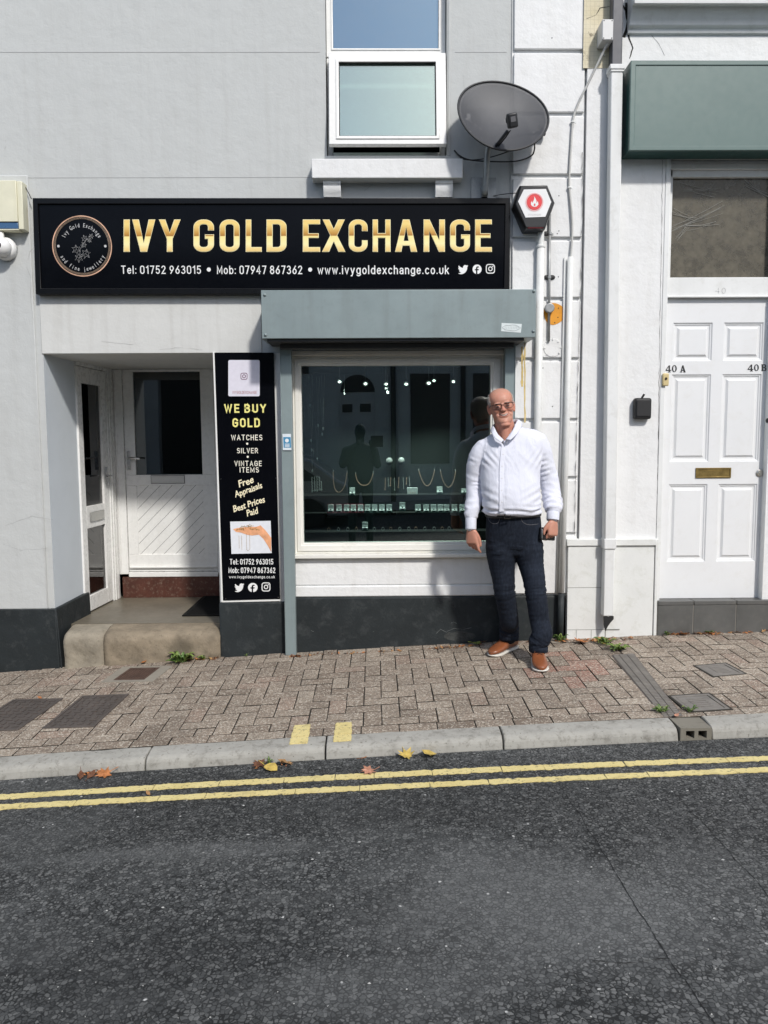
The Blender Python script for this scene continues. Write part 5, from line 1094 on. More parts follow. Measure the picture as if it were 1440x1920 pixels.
# roller shutter
YB2 = -.30
sh = empty('roller_shutter', at(745, 640, -.15), 'grey green steel shutter housing box with two upright guide rails round the shop window', 'roller shutter')
hb_ = rect(489, 547, 1005, 633, YB2); hb_ = (at(490, 590, YB2).x, at(1005, 590, YB2).x, at(745, 634, YB2).z, at(745, 543, YB2).z)
mb = MB(); mb.box(hb_[0], hb_[1], YB2, -.024, hb_[2], hb_[3]); mb.build('housing', M_STEEL, sh, bevel=.004)
mb = MB(); mb.box(hb_[0] + .03, hb_[1] - .07, YB2 + .02, -.03, hb_[2] - .018, hb_[2] - .0005); mb.box(hb_[0] + .10, hb_[1] - .12, YB2 + .11, -.13, hb_[2] - .050, hb_[2] - .0185)
mb.build('bottom_lath', paint('dark_shutter', (.035, .037, .038), .6, var=.3, fine=.1), sh, bevel=.003)
for px, xe_, mir in ((524, 545, 1), (947, 966, -1)):
    zb__ = ZB if 1 else 0; a = at(528 if mir == 1 else 946, 850, -.09).x; b = at(549 if mir == 1 else 965, 850, -.09).x
    mb = MB(); mb.box(a, b, -.085, -.015 - .009, zg(a, 0) + .001, hb_[2] - .001); mb.box(a - .0 if mir == 1 else b - .004, (a + .004) if mir == 1 else b + .0, -.090, -.0852, zg(a, 0) + .001, hb_[2] - .001)
    mb.build('guide_rail', M_STEEL, sh, bevel=.003)
for px, py in ((496.5, 553), (498, 628), (1001, 546), (1000, 621)): mb = MB(); mb.lathe([(.010, 0), (.010, .003), (.006, .008), (.002, .010)], tuple(at(px, py, YB2)), (0, -1, 0), 12); mb.build('bolt', M_STEEL, sh)
st_ = empty('maker_sticker', at(959, 615, YB2 - .002), 'small white sticker with a printed oval at the right end of the shutter housing', 'sticker')
mb = MB(); mb.prism(poly([(940.5, 605.5), (978.5, 607.5), (976.5, 624), (939.5, 621)][::-1], YB2), YB2 - .0012, YB2 - .0002); mb.build('label_sheet', flat('sticker_white', (.66, .72, .72), .5), st_)
mb = MB(); c = at(959, 614.5, YB2 - .002); mb.tube([(c.x + .055*math.cos(t) * (1 + .06*math.cos(6*t)), YB2 - .0018, c.z + .018*math.sin(t)*(1 + .1*math.cos(5*t)) - .05*.03*math.cos(t)) for t in [2*PI*i/36 for i in range(36)]], .0014, 4, closed=True)
for i in range(9): x_ = c.x - .042 + .0105*i; mb.tube([(x_, YB2 - .0018, c.z - .008), (x_ + .003, YB2 - .0018, c.z + .008)], .0012, 4)
mb.build('printed_oval', flat('faint_print', (.42, .46, .46), .6), st_)
bs = empty('blue_sticker', at(537, 828, -.092), 'small blue and white notice sticker on the left shutter guide rail', 'sticker')
mb = MB(); mb.prism(poly([(529.5, 813.5), (545.5, 813.5), (546.5, 844), (530.5, 844)][::-1], -.091), -.0935, -.0905); mb.build('label_sheet', flat('sticker_pale', (.68, .74, .78), .5), bs)
mb = MB(); mb.prism(poly([(531, 819.5), (545, 819.5), (545.8, 839.5), (531.8, 839.5)][::-1], -.0938), -.0940, -.0936); mb.build('blue_field', flat('sticker_blue', (.05, .24, .42), .5), bs)
mb = MB(); dot(mb, 538, 826, .013, -.0941); [mb.prism(poly([(534, y), (543, y), (543, y + 1.3), (534, y + 1.3)][::-1], -.0945), -.0945, -.0942) for y in (832, 834.5, 837)]; mb.build('print', flat('sticker_white2', (.75, .78, .8), .5), bs)

# green fascia of the neighbour
YG = YN - .16
gs = empty('green_fascia', at(1300, 200, YN - .1), 'blank dark green boxed fascia above the entrance of the white house', 'sign')
M_GREEN = paint('green_sky_haze', (.105, .165, .15), .33, var=.05, vs=2, fine=.1, fs=30, spec=.6); M_GREEND = paint('green_no_haze', (.012, .060, .052), .35, fine=.1)  # one dark green paint: sky haze put into the front colour, not the returns
gx = at(1181, 200, YG).x; gxl = at(1172, 200, YG + .05).x; gzt, gzb = at(1300, 113, YG).z, at(1300, 282, YG).z; GXR = 4.2
mb = MB(); mb.box(gx + .035, GXR - .035, YG + .006, YN - .002, gzb + .030, gzt - .030); mb.build('panel', M_GREEN, gs)
mb = MB(); mb.ring([(gx, gzb), (GXR, gzb), (GXR, gzt), (gx, gzt)], [(gx + .034, gzb + .029), (GXR - .034, gzb + .029), (GXR - .034, gzt - .029), (gx + .034, gzt - .029)], YG, YG + .02); mb.build('frame', M_GREEN, gs, bevel=.004)
mb = MB(); mb.box(gx + .001, GXR - .001, YG + .0205, YN - .0015, gzb + .001, gzb + .029); mb.box(gx + .001, gx + .03, YG + .0205, YN - .0015, gzb + .0295, gzt - .001); mb.box(gx + .0305, GXR, YG + .0205, YN - .0015, gzt - .028, gzt - .001)
mb.build('return_edge', M_GREEND, gs)

# satellite dish
dz = at(943, 217, -.22)
sd_ = empty('satellite_dish', at(911, 366, -.05), 'dark grey mesh satellite dish on a pole above the fascia sign', 'satellite dish')
def dish_mat():
    m, nt, b, L = newmat('perforated_dish'); t = nt.nodes.new('ShaderNodeTexCoord'); mpn = nt.nodes.new('ShaderNodeMapping'); L.new(t.outputs['Object'], mpn.inputs['Vector'])
    v = mpn.outputs[0]
    c = mixc(nt, ramp(nt, noi(nt, v, 4, 4), [(.3, 0.), (.7, 1.)]), (.048, .050, .056), (.072, .075, .082)); c = mixc(nt, ramp(nt, noi(nt, v, 11, 3, .5), [(.64, 0.), (.70, .35)]), c, (.22, .22, .22))
    L.new(c, b.inputs['Base Color']); b.inputs['Roughness'].default_value = .55; b.inputs['Metallic'].default_value = .2
    # rows of punched holes
    sx = nt.nodes.new('ShaderNodeSeparateXYZ'); L.new(v, sx.inputs[0]); outs = []
    for o_, ax in ((1, 'X'), (1, 'Z')):
        mm = nd(nt, 'Math', operation='MULTIPLY'); L.new(sx.outputs[ax], mm.inputs[0]); mm.inputs[1].default_value = 2*PI/.0075
        s_ = nd(nt, 'Math', operation='SINE'); L.new(mm.outputs[0], s_.inputs[0]); outs.append(s_.outputs[0])
    mu = nd(nt, 'Math', operation='MULTIPLY'); L.new(outs[0], mu.inputs[0]); L.new(outs[1], mu.inputs[1]); gt = nd(nt, 'Math', operation='GREATER_THAN'); L.new(mu.outputs[0], gt.inputs[0]); gt.inputs[1].default_value = .78
    inv = nd(nt, 'Math', operation='SUBTRACT'); inv.inputs[0].default_value = 1; L.new(gt.outputs[0], inv.inputs[1]); L.new(inv.outputs[0], b.inputs['Alpha']); return m
N_ = Vector((.10, -1, .42)).normalized(); RX = Vector((1, .10, 0)).normalized(); RX = (RX - N_ * RX.dot(N_)).normalized(); RZ = -RX.cross(N_) if (RX.cross(N_)).z < 0 else RX.cross(N_)
rot7 = R(-14); RX2 = RX * math.cos(rot7) + RZ * math.sin(rot7); RZ2 = -RX * math.sin(rot7) + RZ * math.cos(rot7)
W2, H2, Dp = .292, .270, .055
def dish_pt(a, b, off=0): # a,b in unit disc ; slightly egg shaped, wider at the top right
    eg = 1 + .10 * b
    return dz + RX2 * (a * W2 * eg) + RZ2 * (b * H2) - N_ * (Dp * (1 - a*a - b*b)) + N_ * off
mb = MB(); nr_, na = 14, 56; vs = [dish_pt(0, 0)]; f = []
for i in range(1, nr_ + 1):
    for j in range(na): t = 2*PI*j/na; vs.append(dish_pt(i/nr_*math.cos(t), i/nr_*math.sin(t)))
f = [(0, 1 + j, 1 + (j+1) % na) for j in range(na)] + [(1 + (i-1)*na + j, 1 + i*na + j, 1 + i*na + (j+1) % na, 1 + (i-1)*na + (j+1) % na) for i in range(1, nr_) for j in range(na)]
mb.add(vs, f); o = mb.build('reflector', dish_mat(), sd_, smooth=True); so_m = o.modifiers.new('thickness', 'SOLIDIFY'); so_m.thickness = .0012
M_DKG = paint('dark_grey_plastic', (.022, .023, .025), .5, fine=.1); M_GALV = paint('galvanised', (.34, .35, .35), .45, metal=.5, var=.2, vs=20, fine=.2)
mb = MB(); mb.tube([dish_pt(math.cos(2*PI*j/na), math.sin(2*PI*j/na)) for j in range(na)], .007, 6, closed=True); mb.build('rim', M_DKG, sd_, smooth=True)
p0 = dish_pt(-.02, -.88, .005); lnb = at(960, 226, -.44); mb = MB(); mb.tube([p0 + Vector((0, .02, 0)), p0, lnb + Vector((-.022, .03, -.05))], .010, 8); mb.tube([p0 + Vector((.016, .01, 0)), p0.lerp(lnb, .5) + Vector((.014, 0, -.02)), lnb + Vector((-.006, .02, -.05))], .004, 6); mb.build('arm', M_DKG, sd_, smooth=True)
mb = MB(); ax = (dz - lnb).normalized(); 
bm_ = MB(); bm_.box(-.030, .030, -.035, .025, -.042, .042); rm = Matrix.Rotation(R(-12), 3, 'Y') @ Matrix.Rotation(R(20), 3, 'X'); mb.add([rm @ Vector(v) + lnb for v in bm_.v], bm_.f)
mb.lathe([(.030, 0), (.032, .02), (.026, .05)], tuple(lnb + Vector((0, .02, .01))), tuple(ax), 16)
mb.build('receiver', M_DKG, sd_, bevel=.012, seg=3)
mb = MB(); bm_ = MB(); bm_.box(-.015, .015, -.0368, -.0352, -.008, .022); mb.add([rm @ Vector(v) + lnb for v in bm_.v], bm_.f); mb.build('receiver_label', flat('grey_label', (.16, .16, .17), .5), sd_)
back = dish_pt(0, -.25, -.02); pm0 = at(909, 366, -.06); pm1 = at(914, 284, -.12)
mb = MB(); mb.tube([pm0, pm0 + Vector((0, -.01, .03)), pm1 + Vector((0, .0, .0)), Vector((back.x - .02, back.y + .03, pm1.z + .14))], .020, 12); mb.build('mast', M_GALV, sd_, smooth=True)
mb = MB(); mb.box(pm0.x - .085, pm0.x + .085, -.010, -.002, pm0.z - .02, pm0.z + .13); mb.box(pm0.x - .02, pm0.x + .02, -.06, -.0102, pm0.z - .01, pm0.z + .06); mb.build('wall_plate', M_GALV, sd_, bevel=.002)
mb = MB(); mb.box(-.05, .05, -.015, .02, -.06, .06); vv = [RX2 * v[0] + N_ * v[1] + RZ2 * v[2] + dish_pt(.0, -.2, -.045) for v in mb.v]; mb.v = [tuple(v) for v in vv]
q = dish_pt(.0, -.2, -.03); mb.tube([q, Vector((q.x, q.y + .05, q.z))], .025, 10); e_ = at(1019, 247, -.06); mb.tube([dish_pt(.3, -.2, -.05), e_], .010, 8); mb.box(e_.x - .018, e_.x + .014, e_.y - .01, e_.y + .02, e_.z - .02, e_.z + .02); mb.build('bracket', M_DKG, sd_)
dcb = empty('dish_cable', at(870, 296, -.03), 'loop of black cable hanging below the satellite dish', 'cable')
mb = MB()
def sm(pts, n=6):  # catmull-rom smoothing
    P = [Vector(p) for p in pts]; P = [P[0]] + P + [P[-1]]; out = []
    for i in range(1, len(P) - 2):
        for k in range(n):
            t = k / n; a, b, c, d = P[i-1:i+3]; out.append(.5 * ((2*b) + (c - a)*t + (2*a - 5*b + 4*c - d)*t*t + (3*b - a - 3*c + d)*t*t*t))
    out.append(P[-2]); return out
mb.tube(sm([at(852, 282, -.004), at(862, 292, -.03), at(882, 300, -.05), at(925, 303, -.06), at(968, 302, -.05), at(995, 293, -.04), at(1002, 280, -.06), at(1002, 262, -.10)]), .005, 6)
mb.tube(sm([at(852, 282, -.004), at(868, 298, -.04), at(898, 299, -.05), at(930, 292, -.1), at(958, 282, -.2)]), .004, 6); mb.build('strand', M_RUBBER, dcb, smooth=True)

# hexagonal alarm box
YAl = -.14
al = empty('alarm_box', at(1002, 390, -.03), 'hexagonal black and white fire alarm bell box with a red round flame mark', 'alarm box')
HX = [(974, 348.5), (1026, 347.5), (1040, 381), (1021.5, 431), (984, 431), (963.5, 384)]
mb = MB(); hx0_ = poly(HX[::-1], YAl + .02); hc = (sum(p[0] for p in hx0_)/6, sum(p[1] for p in hx0_)/6)
v0 = [(x, YAl + .02, z) for x, z in hx0_]; v1 = [(hc[0] + (x-hc[0])*.93, YAl, hc[1] + (z-hc[1])*.93) for x, z in hx0_]; v2 = [(hc[0] + (x-hc[0])*1.0, -.023, hc[1] + (z-hc[1])*1.0) for x, z in hx0_]
mb.add(v1 + v0 + v2, [tuple(range(6))] + [(i, (i+1)%6, 6+(i+1)%6, 6+i) for i in range(6)] + [(6+i, 6+(i+1)%6, 12+(i+1)%6, 12+i) for i in range(6)]); mb.build('casing', paint('alarm_black', (.015, .015, .016), .35, fine=.1), al, bevel=.004)
mb = MB(); mb.prism(poly([(982, 355.5), (1023.5, 354.5), (1033.5, 379), (1022.5, 407), (985, 408.5), (971, 378)][::-1], YAl), YAl - .004, YAl - .0003); mb.build('face_plate', paint('alarm_white', (.80, .80, .80), .4, fine=0), al, bevel=.002)
YA2 = YAl - .0045; ac = at(1002, 379, YA2)
mb = MB(); mb.lathe([(.050, 0), (.048, .0015)], (ac.x, YA2, ac.z), (0, -1, 0), 32); mb.build('red_disc', flat('alarm_red', (.72, .045, .05), .4), al)
mb = MB(); th = [2*PI*i/36 for i in range(36)]; mb.ring([(ac.x + .058*math.cos(t), ac.z + .058*math.sin(t)) for t in th], [(ac.x + .0515*math.cos(t), ac.z + .0515*math.sin(t)) for t in th], YA2 - .0012, YA2 + .0005); mb.build('pink_ring', flat('alarm_pink', (.76, .42, .42), .4), al)
mb = MB(); put(mb, poly_mesh([[(.5,0),(.75,.05),(.95,.22),(.92,.42),(.82,.55),(.80,.42),(.70,.36),(.72,.55),(.60,.78),(.42,1.0),(.46,.78),(.38,.60),(.28,.48),(.26,.36),(.16,.46),(.17,.58),(.05,.40),(.06,.20),(.22,.06)], [(.45,.05),(.58,.12),(.60,.24),(.52,.36),(.38,.20)]]), 995.5, 367.5, 1009.5, 388, YA2 - .0022); mb.build('flame_mark', M_WTXT, al)
mb = MB(); tx(mb, '01752 811200', 990, 401, 1014, 404, YA2 - .0003, .0); mb.build('faint_lettering', flat('faint_grey_print', (.5, .5, .5), .5), al)
mb = MB(); mb.prism(poly([(986, 411), (1024, 410), (1018.5, 428.5), (989, 429)][::-1], YAl + .008), YAl + .001, YAl + .03); mb.build('strobe_lens', paint('dark_red_lens', (.14, .008, .012), .15, fine=0), al, bevel=.004)
# left alarm box and camera
lb = empty('bell_box', at(10, 385, -.05), 'faded cream alarm bell box with a blue strip, at the left edge of the fascia', 'alarm box')
M_CRM = paint('faded_cream', (.72, .70, .54), .5, var=.08, vs=7, streak=.3, dirtcol=(.6, .56, .36), fine=.1)
a0, a1 = at(-70, 385, -.10).x, at(42, 385, -.10).x; z0_, z1_ = at(20, 431, -.1).z, at(20, 338, -.1).z
mb = MB(); mb.box(a0, a1 - .035, -.10, -.016, z0_ + .052, z1_); mb.box(a1 - .0345, a1, -.095, -.016, z0_ + .004, z1_ - .003); mb.box(a0, a1 - .0345, -.094, -.016, z0_, z0_ + .008); mb.build('casing', M_CRM, lb, bevel=.005)
mb = MB(); mb.box(a0 + .003, a1 - .037, -.092, -.02, z0_ + .0085, z0_ + .0515); mb.build('blue_strip', paint('bell_blue', (.05, .12, .24), .3, fine=0), lb, bevel=.005)
wr = empty('sign_wire', at(50, 355, -.03), 'thin black wire between the cream bell box and the corner of the fascia', 'cable')
mb = MB(); mb.tube(sm([at(41, 344, -.05), at(47, 350, -.04), at(53, 361, -.04), at(59, 373, -.05)]), .003, 6); mb.build('strand', M_RUBBER, wr, smooth=True)
cc = empty('security_camera', at(-2, 462, -.05), 'round white security camera below the cream bell box at the left edge', 'security camera')
q = at(1, 462, -.10); mb = MB(); mb.lathe([(.075, -.085), (.075, -.05), (.060, -.03)], (q.x, -.10, q.z), (0, -1, 0), 28); mb.ell((q.x, -.085, q.z), (.062, .055, .062), 24, 14); mb.tube([(q.x, -.09, q.z + .04), (q.x - .01, -.06, q.z + .10)], .02, 10); mb.build('housing', M_UPVC, cc, smooth=True)
mb = MB(); mb.lathe([(.026, 0), (.02, .008)], (q.x - .005, -.136, q.z), (0, -1, 0), 18); mb.build('lens', M_RUBBER, cc)
# key safe
ks = empty('key_safe', at(1205, 765, YN), 'small black key safe on the white wall left of the panelled door', 'key safe')
r_ = rect(1190, 746, 1222, 786, YN - .05); mb = MB(); mb.box(r_[0], r_[1], YN - .055, YN - .0005, r_[2], r_[3]); mb.build('body', M_RUBBER, ks, bevel=.016, seg=4)
mb = MB(); mb.box(r_[0] + .012, r_[1] - .012, YN - .060, YN - .0552, r_[2] + .02, r_[3] - .018); mb.build('cover', M_RUBBER, ks, bevel=.006)
mb = MB(); mb.tube([at(1203, 747, YN - .045), at(1208, 739, YN - .05)], .007, 6); mb.build('strap', M_RUBBER, ks)
# ---------------- pipes and cables on the white blocks
YW = -.022
def pipe(name, label, cat, pts, r, mat, clamps=(), Yc=None, n=14, group=None, parent_extra=None):
    mb = MB(); mb.tube(pts, r, n)
    if name in ('white_trunking', 'thin_trunking', 'dark_pipe'): return tag(mb.build(name, mat, smooth=True), label, cat, group)
    root = empty(name, pts[-1], label, cat, group); mb.build('pipe', mat, root, smooth=True, bevel=0)
    for c in clamps:
        mb = MB(); mb.lathe([(r + .004, -.008), (r + .004, .008)], tuple(c), (0, 0, 1), 14); mb.box(c[0] - r - .018, c[0] + r + .018, YW - .004, YW - .0005, c[2] - .006, c[2] + .006); mb.build('clamp', mat, root, bevel=.001)
    return root
M_PIPE = paint('painted_pipe', (.72, .73, .71), .5, var=.05, vs=6, dirt=.3, dirtcol=(.45, .43, .38), fine=.15)
Yp1 = YW - .030
p = pipe('white_conduit', 'thick white pipe with a collar, just right of the shutter housing', 'pipe', [at(1014, 462, Yp1), at(1008, 800, Yp1), Vector((at(1004, 1000, Yp1).x, Yp1, at(1003, 1113, Yp1).z))], .026, M_PIPE)
mb = MB(); c = at(1014, 462, Yp1); mb.lathe([(.030, -.008), (.030, .004), (.021, .01), (.021, .10), (.018, .104)], tuple(c), (0, 0, 1), 18); mb.build('collar', M_PIPE, p, smooth=False)
Yp2 = YW - .014
p = pipe('steel_conduit', 'thin bare steel conduit tube running down to a small round junction above the orange patch', 'pipe', [at(1031, 402, Yp2), at(1029, 640, Yp2)], .0085, M_GALV, [at(1031, 438, Yp2), at(1030, 520, Yp2)])
mb = MB(); c = at(1030, 578, Yp2 - .01); mb.lathe([(.032, -.012), (.032, .016), (.028, .020)], tuple(c), (0, -1, 0), 24); mb.build('round_box', M_GALV, p, bevel=.002)
for x, y in ((1024, 438), (1025, 520), (1035.5, 520)): mb = MB(); mb.ell(at(x, y, YW - .004), (.020, .006, .016), 10, 6); mb.build('clamp_hole', M_RUBBER, p)
Yp3 = YW - .036
p = pipe('white_trunking', 'white rounded trunking pipe along the right side of the corner blocks', 'pipe', [at(1070, 482, Yp3), at(1063, 780, Yp3), at(1052.5, 1111, Yp3)], .020, M_PIPE)
p = pipe('thin_trunking', 'narrow white strip of trunking close beside the rounded trunking pipe', 'pipe', [at(1060, 483, YW - .010), at(1054, 780, YW - .010), at(1044.5, 1113, YW - .010)], .0095, M_PIPE)
p = pipe('dark_pipe', 'charcoal painted pipe below the white trunking, in the corner beside the white base', 'pipe', [at(1052.5, 1112.5, Yp3), at(1050, 1196, Yp3) + Vector((0, 0, -.03))], .0215, M_PLINTH)
jb = empty('junction_box', at(1136, 60, YN), 'small pale grey junction box beside the top of the downpipe', 'junction box')
r_ = rect(1129, 36, 1150, 75, YN - .12); mb = MB(); mb.box(r_[0], r_[1], YN - .12, YN - .004, r_[2], r_[3]); mb.build('casing', paint('junction_grey', (.62, .62, .61), .5, fine=.1), jb, bevel=.004)
mb = MB(); mb.box(r_[0] + .002, r_[1] - .002, YN - .1235, YN - .1205, r_[2] + .002, r_[3] - .002); mb.build('lid', paint('junction_grey2', (.66, .66, .65), .5, fine=.1), jb, bevel=.003)
for x in (r_[0] + .010, r_[1] - .010):
    for z in (r_[2] + .010, r_[3] - .010): mb = MB(); mb.lathe([(.004, 0), (.003, .002)], (x, YN - .1236, z), (0, -1, 0), 8); mb.build('screw', M_RUBBER, jb)
cb = empty('grey_cable', at(1075, 230, YW), 'painted grey cable sagging from the junction box down the corner blocks', 'cable')
mb = MB(); path = sm([at(1139, 82, YN - .09), at(1128, 104, YN - .06), at(1106, 150, YN - .03), at(1093, 175, YN - .02), at(1080, 205, YW - .012), at(1074, 228, YW - .012), at(1071, 270, YW - .012), at(1068, 320, YW - .012), at(1067.5, 352, YW - .012), at(1072, 400, YW - .016), at(1073, 440, YW - .014), at(1070, 484, YW - .02)], 8)
mb.tube(path, .0075, 8); mb.build('strand', paint('grey_cable_paint', (.50, .50, .48), .6, fine=.1), cb, smooth=True)
for x, y in ((1074, 229), (1068, 352), (1129, 102)): mb = MB(); mb.ell(at(x, y, YW - .012), (.016, .012, .008), 10, 6); mb.tube([at(x, y, YW - .015), at(x + 6, y + 2, YW - .02)], .003, 5); mb.build('cable_tie', M_PIPE, cb)
ac_ = empty('alarm_wire', at(950, 365, -.04), 'thin dark wire from the dish plate to the hexagonal alarm box', 'cable')
mb = MB(); mb.tube(sm([at(925, 367.5, -.012), at(945, 364, -.03), at(974, 361.5, -.06)]), .0028, 5); mb.build('strand', M_RUBBER, ac_)
# downpipe
dp = empty('downpipe', at(1150, 1160, YN), 'square downpipe, dark grey at the top and white below, between the two buildings', 'downpipe')
xd_ = lambda py: (at(1146.5, py, YN - .09).x, at(1168, py, YN - .09).x)
ca_, cb_ = at(1146, 125, YN-.09), at(1168, 125, YN-.09); wdp = (cb_.x - ca_.x)
mb = MB()
def vbar(mb, p_top, p_bot, w, y0, y1): # upright bar whose left edge runs between two points
    mb.add([(p_bot.x, y0, p_bot.z), (p_bot.x + w, y0, p_bot.z), (p_bot.x + w, y1, p_bot.z), (p_bot.x, y1, p_bot.z), (p_top.x, y0, p_top.z), (p_top.x + w, y0, p_top.z), (p_top.x + w, y1, p_top.z), (p_top.x, y1, p_top.z)],
           [(0,3,2,1),(4,5,6,7),(0,1,5,4),(1,2,6,5),(2,3,7,6),(3,0,4,7)])
y0_, y1_ = YN - .095, YN - .020; tp = Vector((ca_.x + .004, 0, ZT)); md = Vector((ca_.x + .003, 0, ca_.z + .01))
bt = at(1131, 1156, YN - .095); bt2 = at(1136, 1020, YN - .095)
vbar(mb, tp, md, wdp - .008, y0_ + .006, y1_); mb.build('upper_pipe', paint('dark_grey_pipe', (.085, .088, .10), .5, fine=.15), dp, bevel=.006)
mb = MB(); vbar(mb, Vector((ca_.x, 0, ca_.z + .008)), Vector((bt.x, 0, bt2.z)), wdp, y0_, y1_); vbar(mb, Vector((bt.x + .003, 0, bt2.z - .0005)), Vector((bt.x + .0, 0, bt.z)), wdp - .006, y0_ + .003, y1_); mb.build('lower_pipe', M_WHITE2, dp, bevel=.007)
mb = MB(); mb.box(ca_.x - .010, ca_.x + wdp + .010, y0_ - .010, y1_ + .01, ca_.z - .02, ca_.z + .012); mb.box(ca_.x - .005, ca_.x + wdp + .005, y0_ - .006, y1_ + .01, ca_.z - .035, ca_.z - .0205); mb.box(bt.x - .004, bt.x + wdp + .004, y0_ - .005, y1_ + .01, bt2.z - .035, bt2.z + .035); mb.build('collar', M_WHITE2, dp, bevel=.004)
mb = MB(); zt_p = bt.z + .012; mb.prism([(bt.x + .018, bt.z - .105), (bt.x + .035, bt.z - .07), (bt.x + .052, bt.z - .045), (bt.x + .074, bt.z - .02), (bt.x + wdp - .002, bt.z + .0), (bt.x + .055, bt.z + .004), (bt.x + .040, bt.z - .003), (bt.x + .022, bt.z + .002), (bt.x + .004, bt.z - .002), (bt.x + .008, bt.z - .06)], y0_ + .004, y0_ + .012); mb.build('broken_shoe', M_RUBBER, dp)
# doormat
dm = empty('doormat', at(380, 1140, .35), 'black ribbed rubber doormat on the porch floor against the pier', 'doormat')
def onfloor(px, py): d = ray(px, py); t = (ZF - CAMLOC.z) / d.z; p = CAMLOC + d*t; return p
A_, B_ = onfloor(341, 1156), onfloor(381, 1112); xr__ = PORCH[1] - .004
mb = MB(); mb.box(A_.x, xr__, A_.y, B_.y, ZF + .0005, ZF + .010); mb.build('base', flat('mat_black', (.006, .006, .006), .8, spec=.2), dm, bevel=.003)
mb = MB()
for i in range(1, 22): y_ = A_.y + (B_.y - A_.y) * i / 22; mb.box(A_.x + .03, xr__ - .01, y_ - .004, y_ + .004, ZF + .0101, ZF + .015)
mb.build('rib', flat('mat_rib', (.008, .008, .008), .8, spec=.2), dm)
# ---------------- covers in the pavement
def gquad(pts): return [onground(*p) for p in pts]
def cover(name, label, cat, pts, kind, group=None, mat=None):
    P = gquad(pts); c = sum(P, Vector()) / 4; root = empty(name, c, label, cat, group)
    ux = ((P[1] - P[0]) + (P[2] - P[3])) / 2; uy = ((P[0] - P[3]) + (P[1] - P[2])) / 2; hw, hh = ux.length / 2, uy.length / 2; ux.normalize(); uy = (uy - ux * uy.dot(ux)).normalized(); uz = ux.cross(uy)
    def T(mb): mb.v = [tuple(c + ux * v[0] + uy * v[1] + uz * v[2]) for v in mb.v]; return mb
    m0 = mat or M_IRON; fw = .018
    mb = MB(); 
    for (a, b, d, e) in ((-hw, hw, -hh, -hh + fw), (-hw, hw, hh - fw, hh), (-hw, -hw + fw, -hh + fw + .0005, hh - fw - .0005), (hw - fw, hw, -hh + fw + .0005, hh - fw - .0005)): mb.box(a, b, d, e, -.012, .006)
    T(mb).build('frame', m0, root, bevel=.002)
    if kind == 'ribs':
        mb = MB(); g_ = .012
        for (a, b, d, e) in ((-hw-g_, hw+g_, -hh-g_, -hh-.001), (-hw-g_, hw+g_, hh+.001, hh+g_), (-hw-g_, -hw-.001, -hh-.0005, hh+.0005), (hw+.001, hw+g_, -hh-.0005, hh+.0005)): mb.box(a, b, d, e, -.01, .0048)
        T(mb).build('gap', M_BED, root)
    iw, ih = hw - fw - .004, hh - fw - .004; mb = MB(); mb.box(-iw, iw, -ih, ih, -.012, .003 if kind != 'grid' else -.001)
    if kind == 'basket':
        s_ = .044; nx, ny = int(2*iw / s_), int(2*ih / s_)
        for i in range(nx):
            for j in range(ny):
                X_ = -iw + (i + .5) * 2*iw/nx; Y_ = -ih + (j + .5) * 2*ih/ny
                if (i + j) % 2: mb.box(X_ - .018, X_ + .018, Y_ - .006, Y_ + .006, .003, .0068)
                else: mb.box(X_ - .006, X_ + .006, Y_ - .018, Y_ + .018, .003, .0068)
    elif kind == 'grid':
        n = int(2*ih / .014); 
        for j in range(n): Y_ = -ih + (j + .5) * 2*ih/n; mb.box(-iw, iw, Y_ - .0035, Y_ + .0035, -.001, .0045)
        n = int(2*iw / .02)
        for j in range(n): X_ = -iw + (j + .5) * 2*iw/n; mb.box(X_ - .003, X_ + .003, -ih, ih, -.001, .0040)
    elif kind == 'ribs':
        for j in range(5): Y_ = -ih*.6 + j * ih*.3; mb.box(-iw*.55, iw*.55, Y_ - .006, Y_ + .006, .003, .0055)
    T(mb).build('lid', m0, root)
    return root, (c, ux, uy, uz, hw, hh, T)
cover('inspection_cover', 'rust dark iron cover with basket pattern cut by the left picture edge', 'inspection cover', [(10, 1313), (104, 1312), (50, 1368), (-55, 1372)], 'basket')
cover('inspection_cover', 'large dark iron cover with basket pattern, left of the yellow marks, uncut', 'inspection cover', [(145, 1306), (234, 1303), (186, 1362), (88, 1367)], 'basket')
rt, (c, ux, uy, uz, hw, hh, T) = cover('grating', 'small rusty grating set in concrete in front of the door step', 'grating', [(238, 1254), (293, 1253), (277, 1275), (219, 1276)], 'grid', mat=paint('rusty_iron', (.10, .060, .045), .7, metal=.2, var=.3, vs=15, fine=.4))
mb = MB(); e = .07
for (a, b, d, e2) in ((-hw-e, hw+e*1.1, -hh-.035, -hh-.001), (-hw-e, hw+e*1.1, hh+.001, hh+.035), (-hw-e, -hw-.001, -hh-.0005, hh+.0005), (hw+.001, hw+e*1.1, -hh-.0005, hh+.0005)): mb.box(a, b, d, e2, -.01, .004)
T(mb).build('concrete_surround', paint('surround_concrete', (.27, .245, .20), .85, dirt=.5, dirtcol=(.14, .12, .1), fine=.5, fs=70), rt)
M_GCOV = paint('grey_cover', (.20, .185, .165), .7, var=.2, vs=12, dirt=.5, dirtcol=(.08, .07, .06), fine=.4, metal=.1)
cover('inspection_cover', 'worn grey square cover right of the drain channel, nearer the kerb', 'inspection cover', [(1266, 1306), (1335, 1302), (1362, 1330), (1284, 1336)], 'ribs', mat=M_GCOV)
cover('inspection_cover', 'small grey square cover in front of the tiled threshold', 'inspection cover', [(1312, 1249), (1368, 1245), (1388, 1264), (1330, 1270)], 'ribs', mat=M_GCOV)
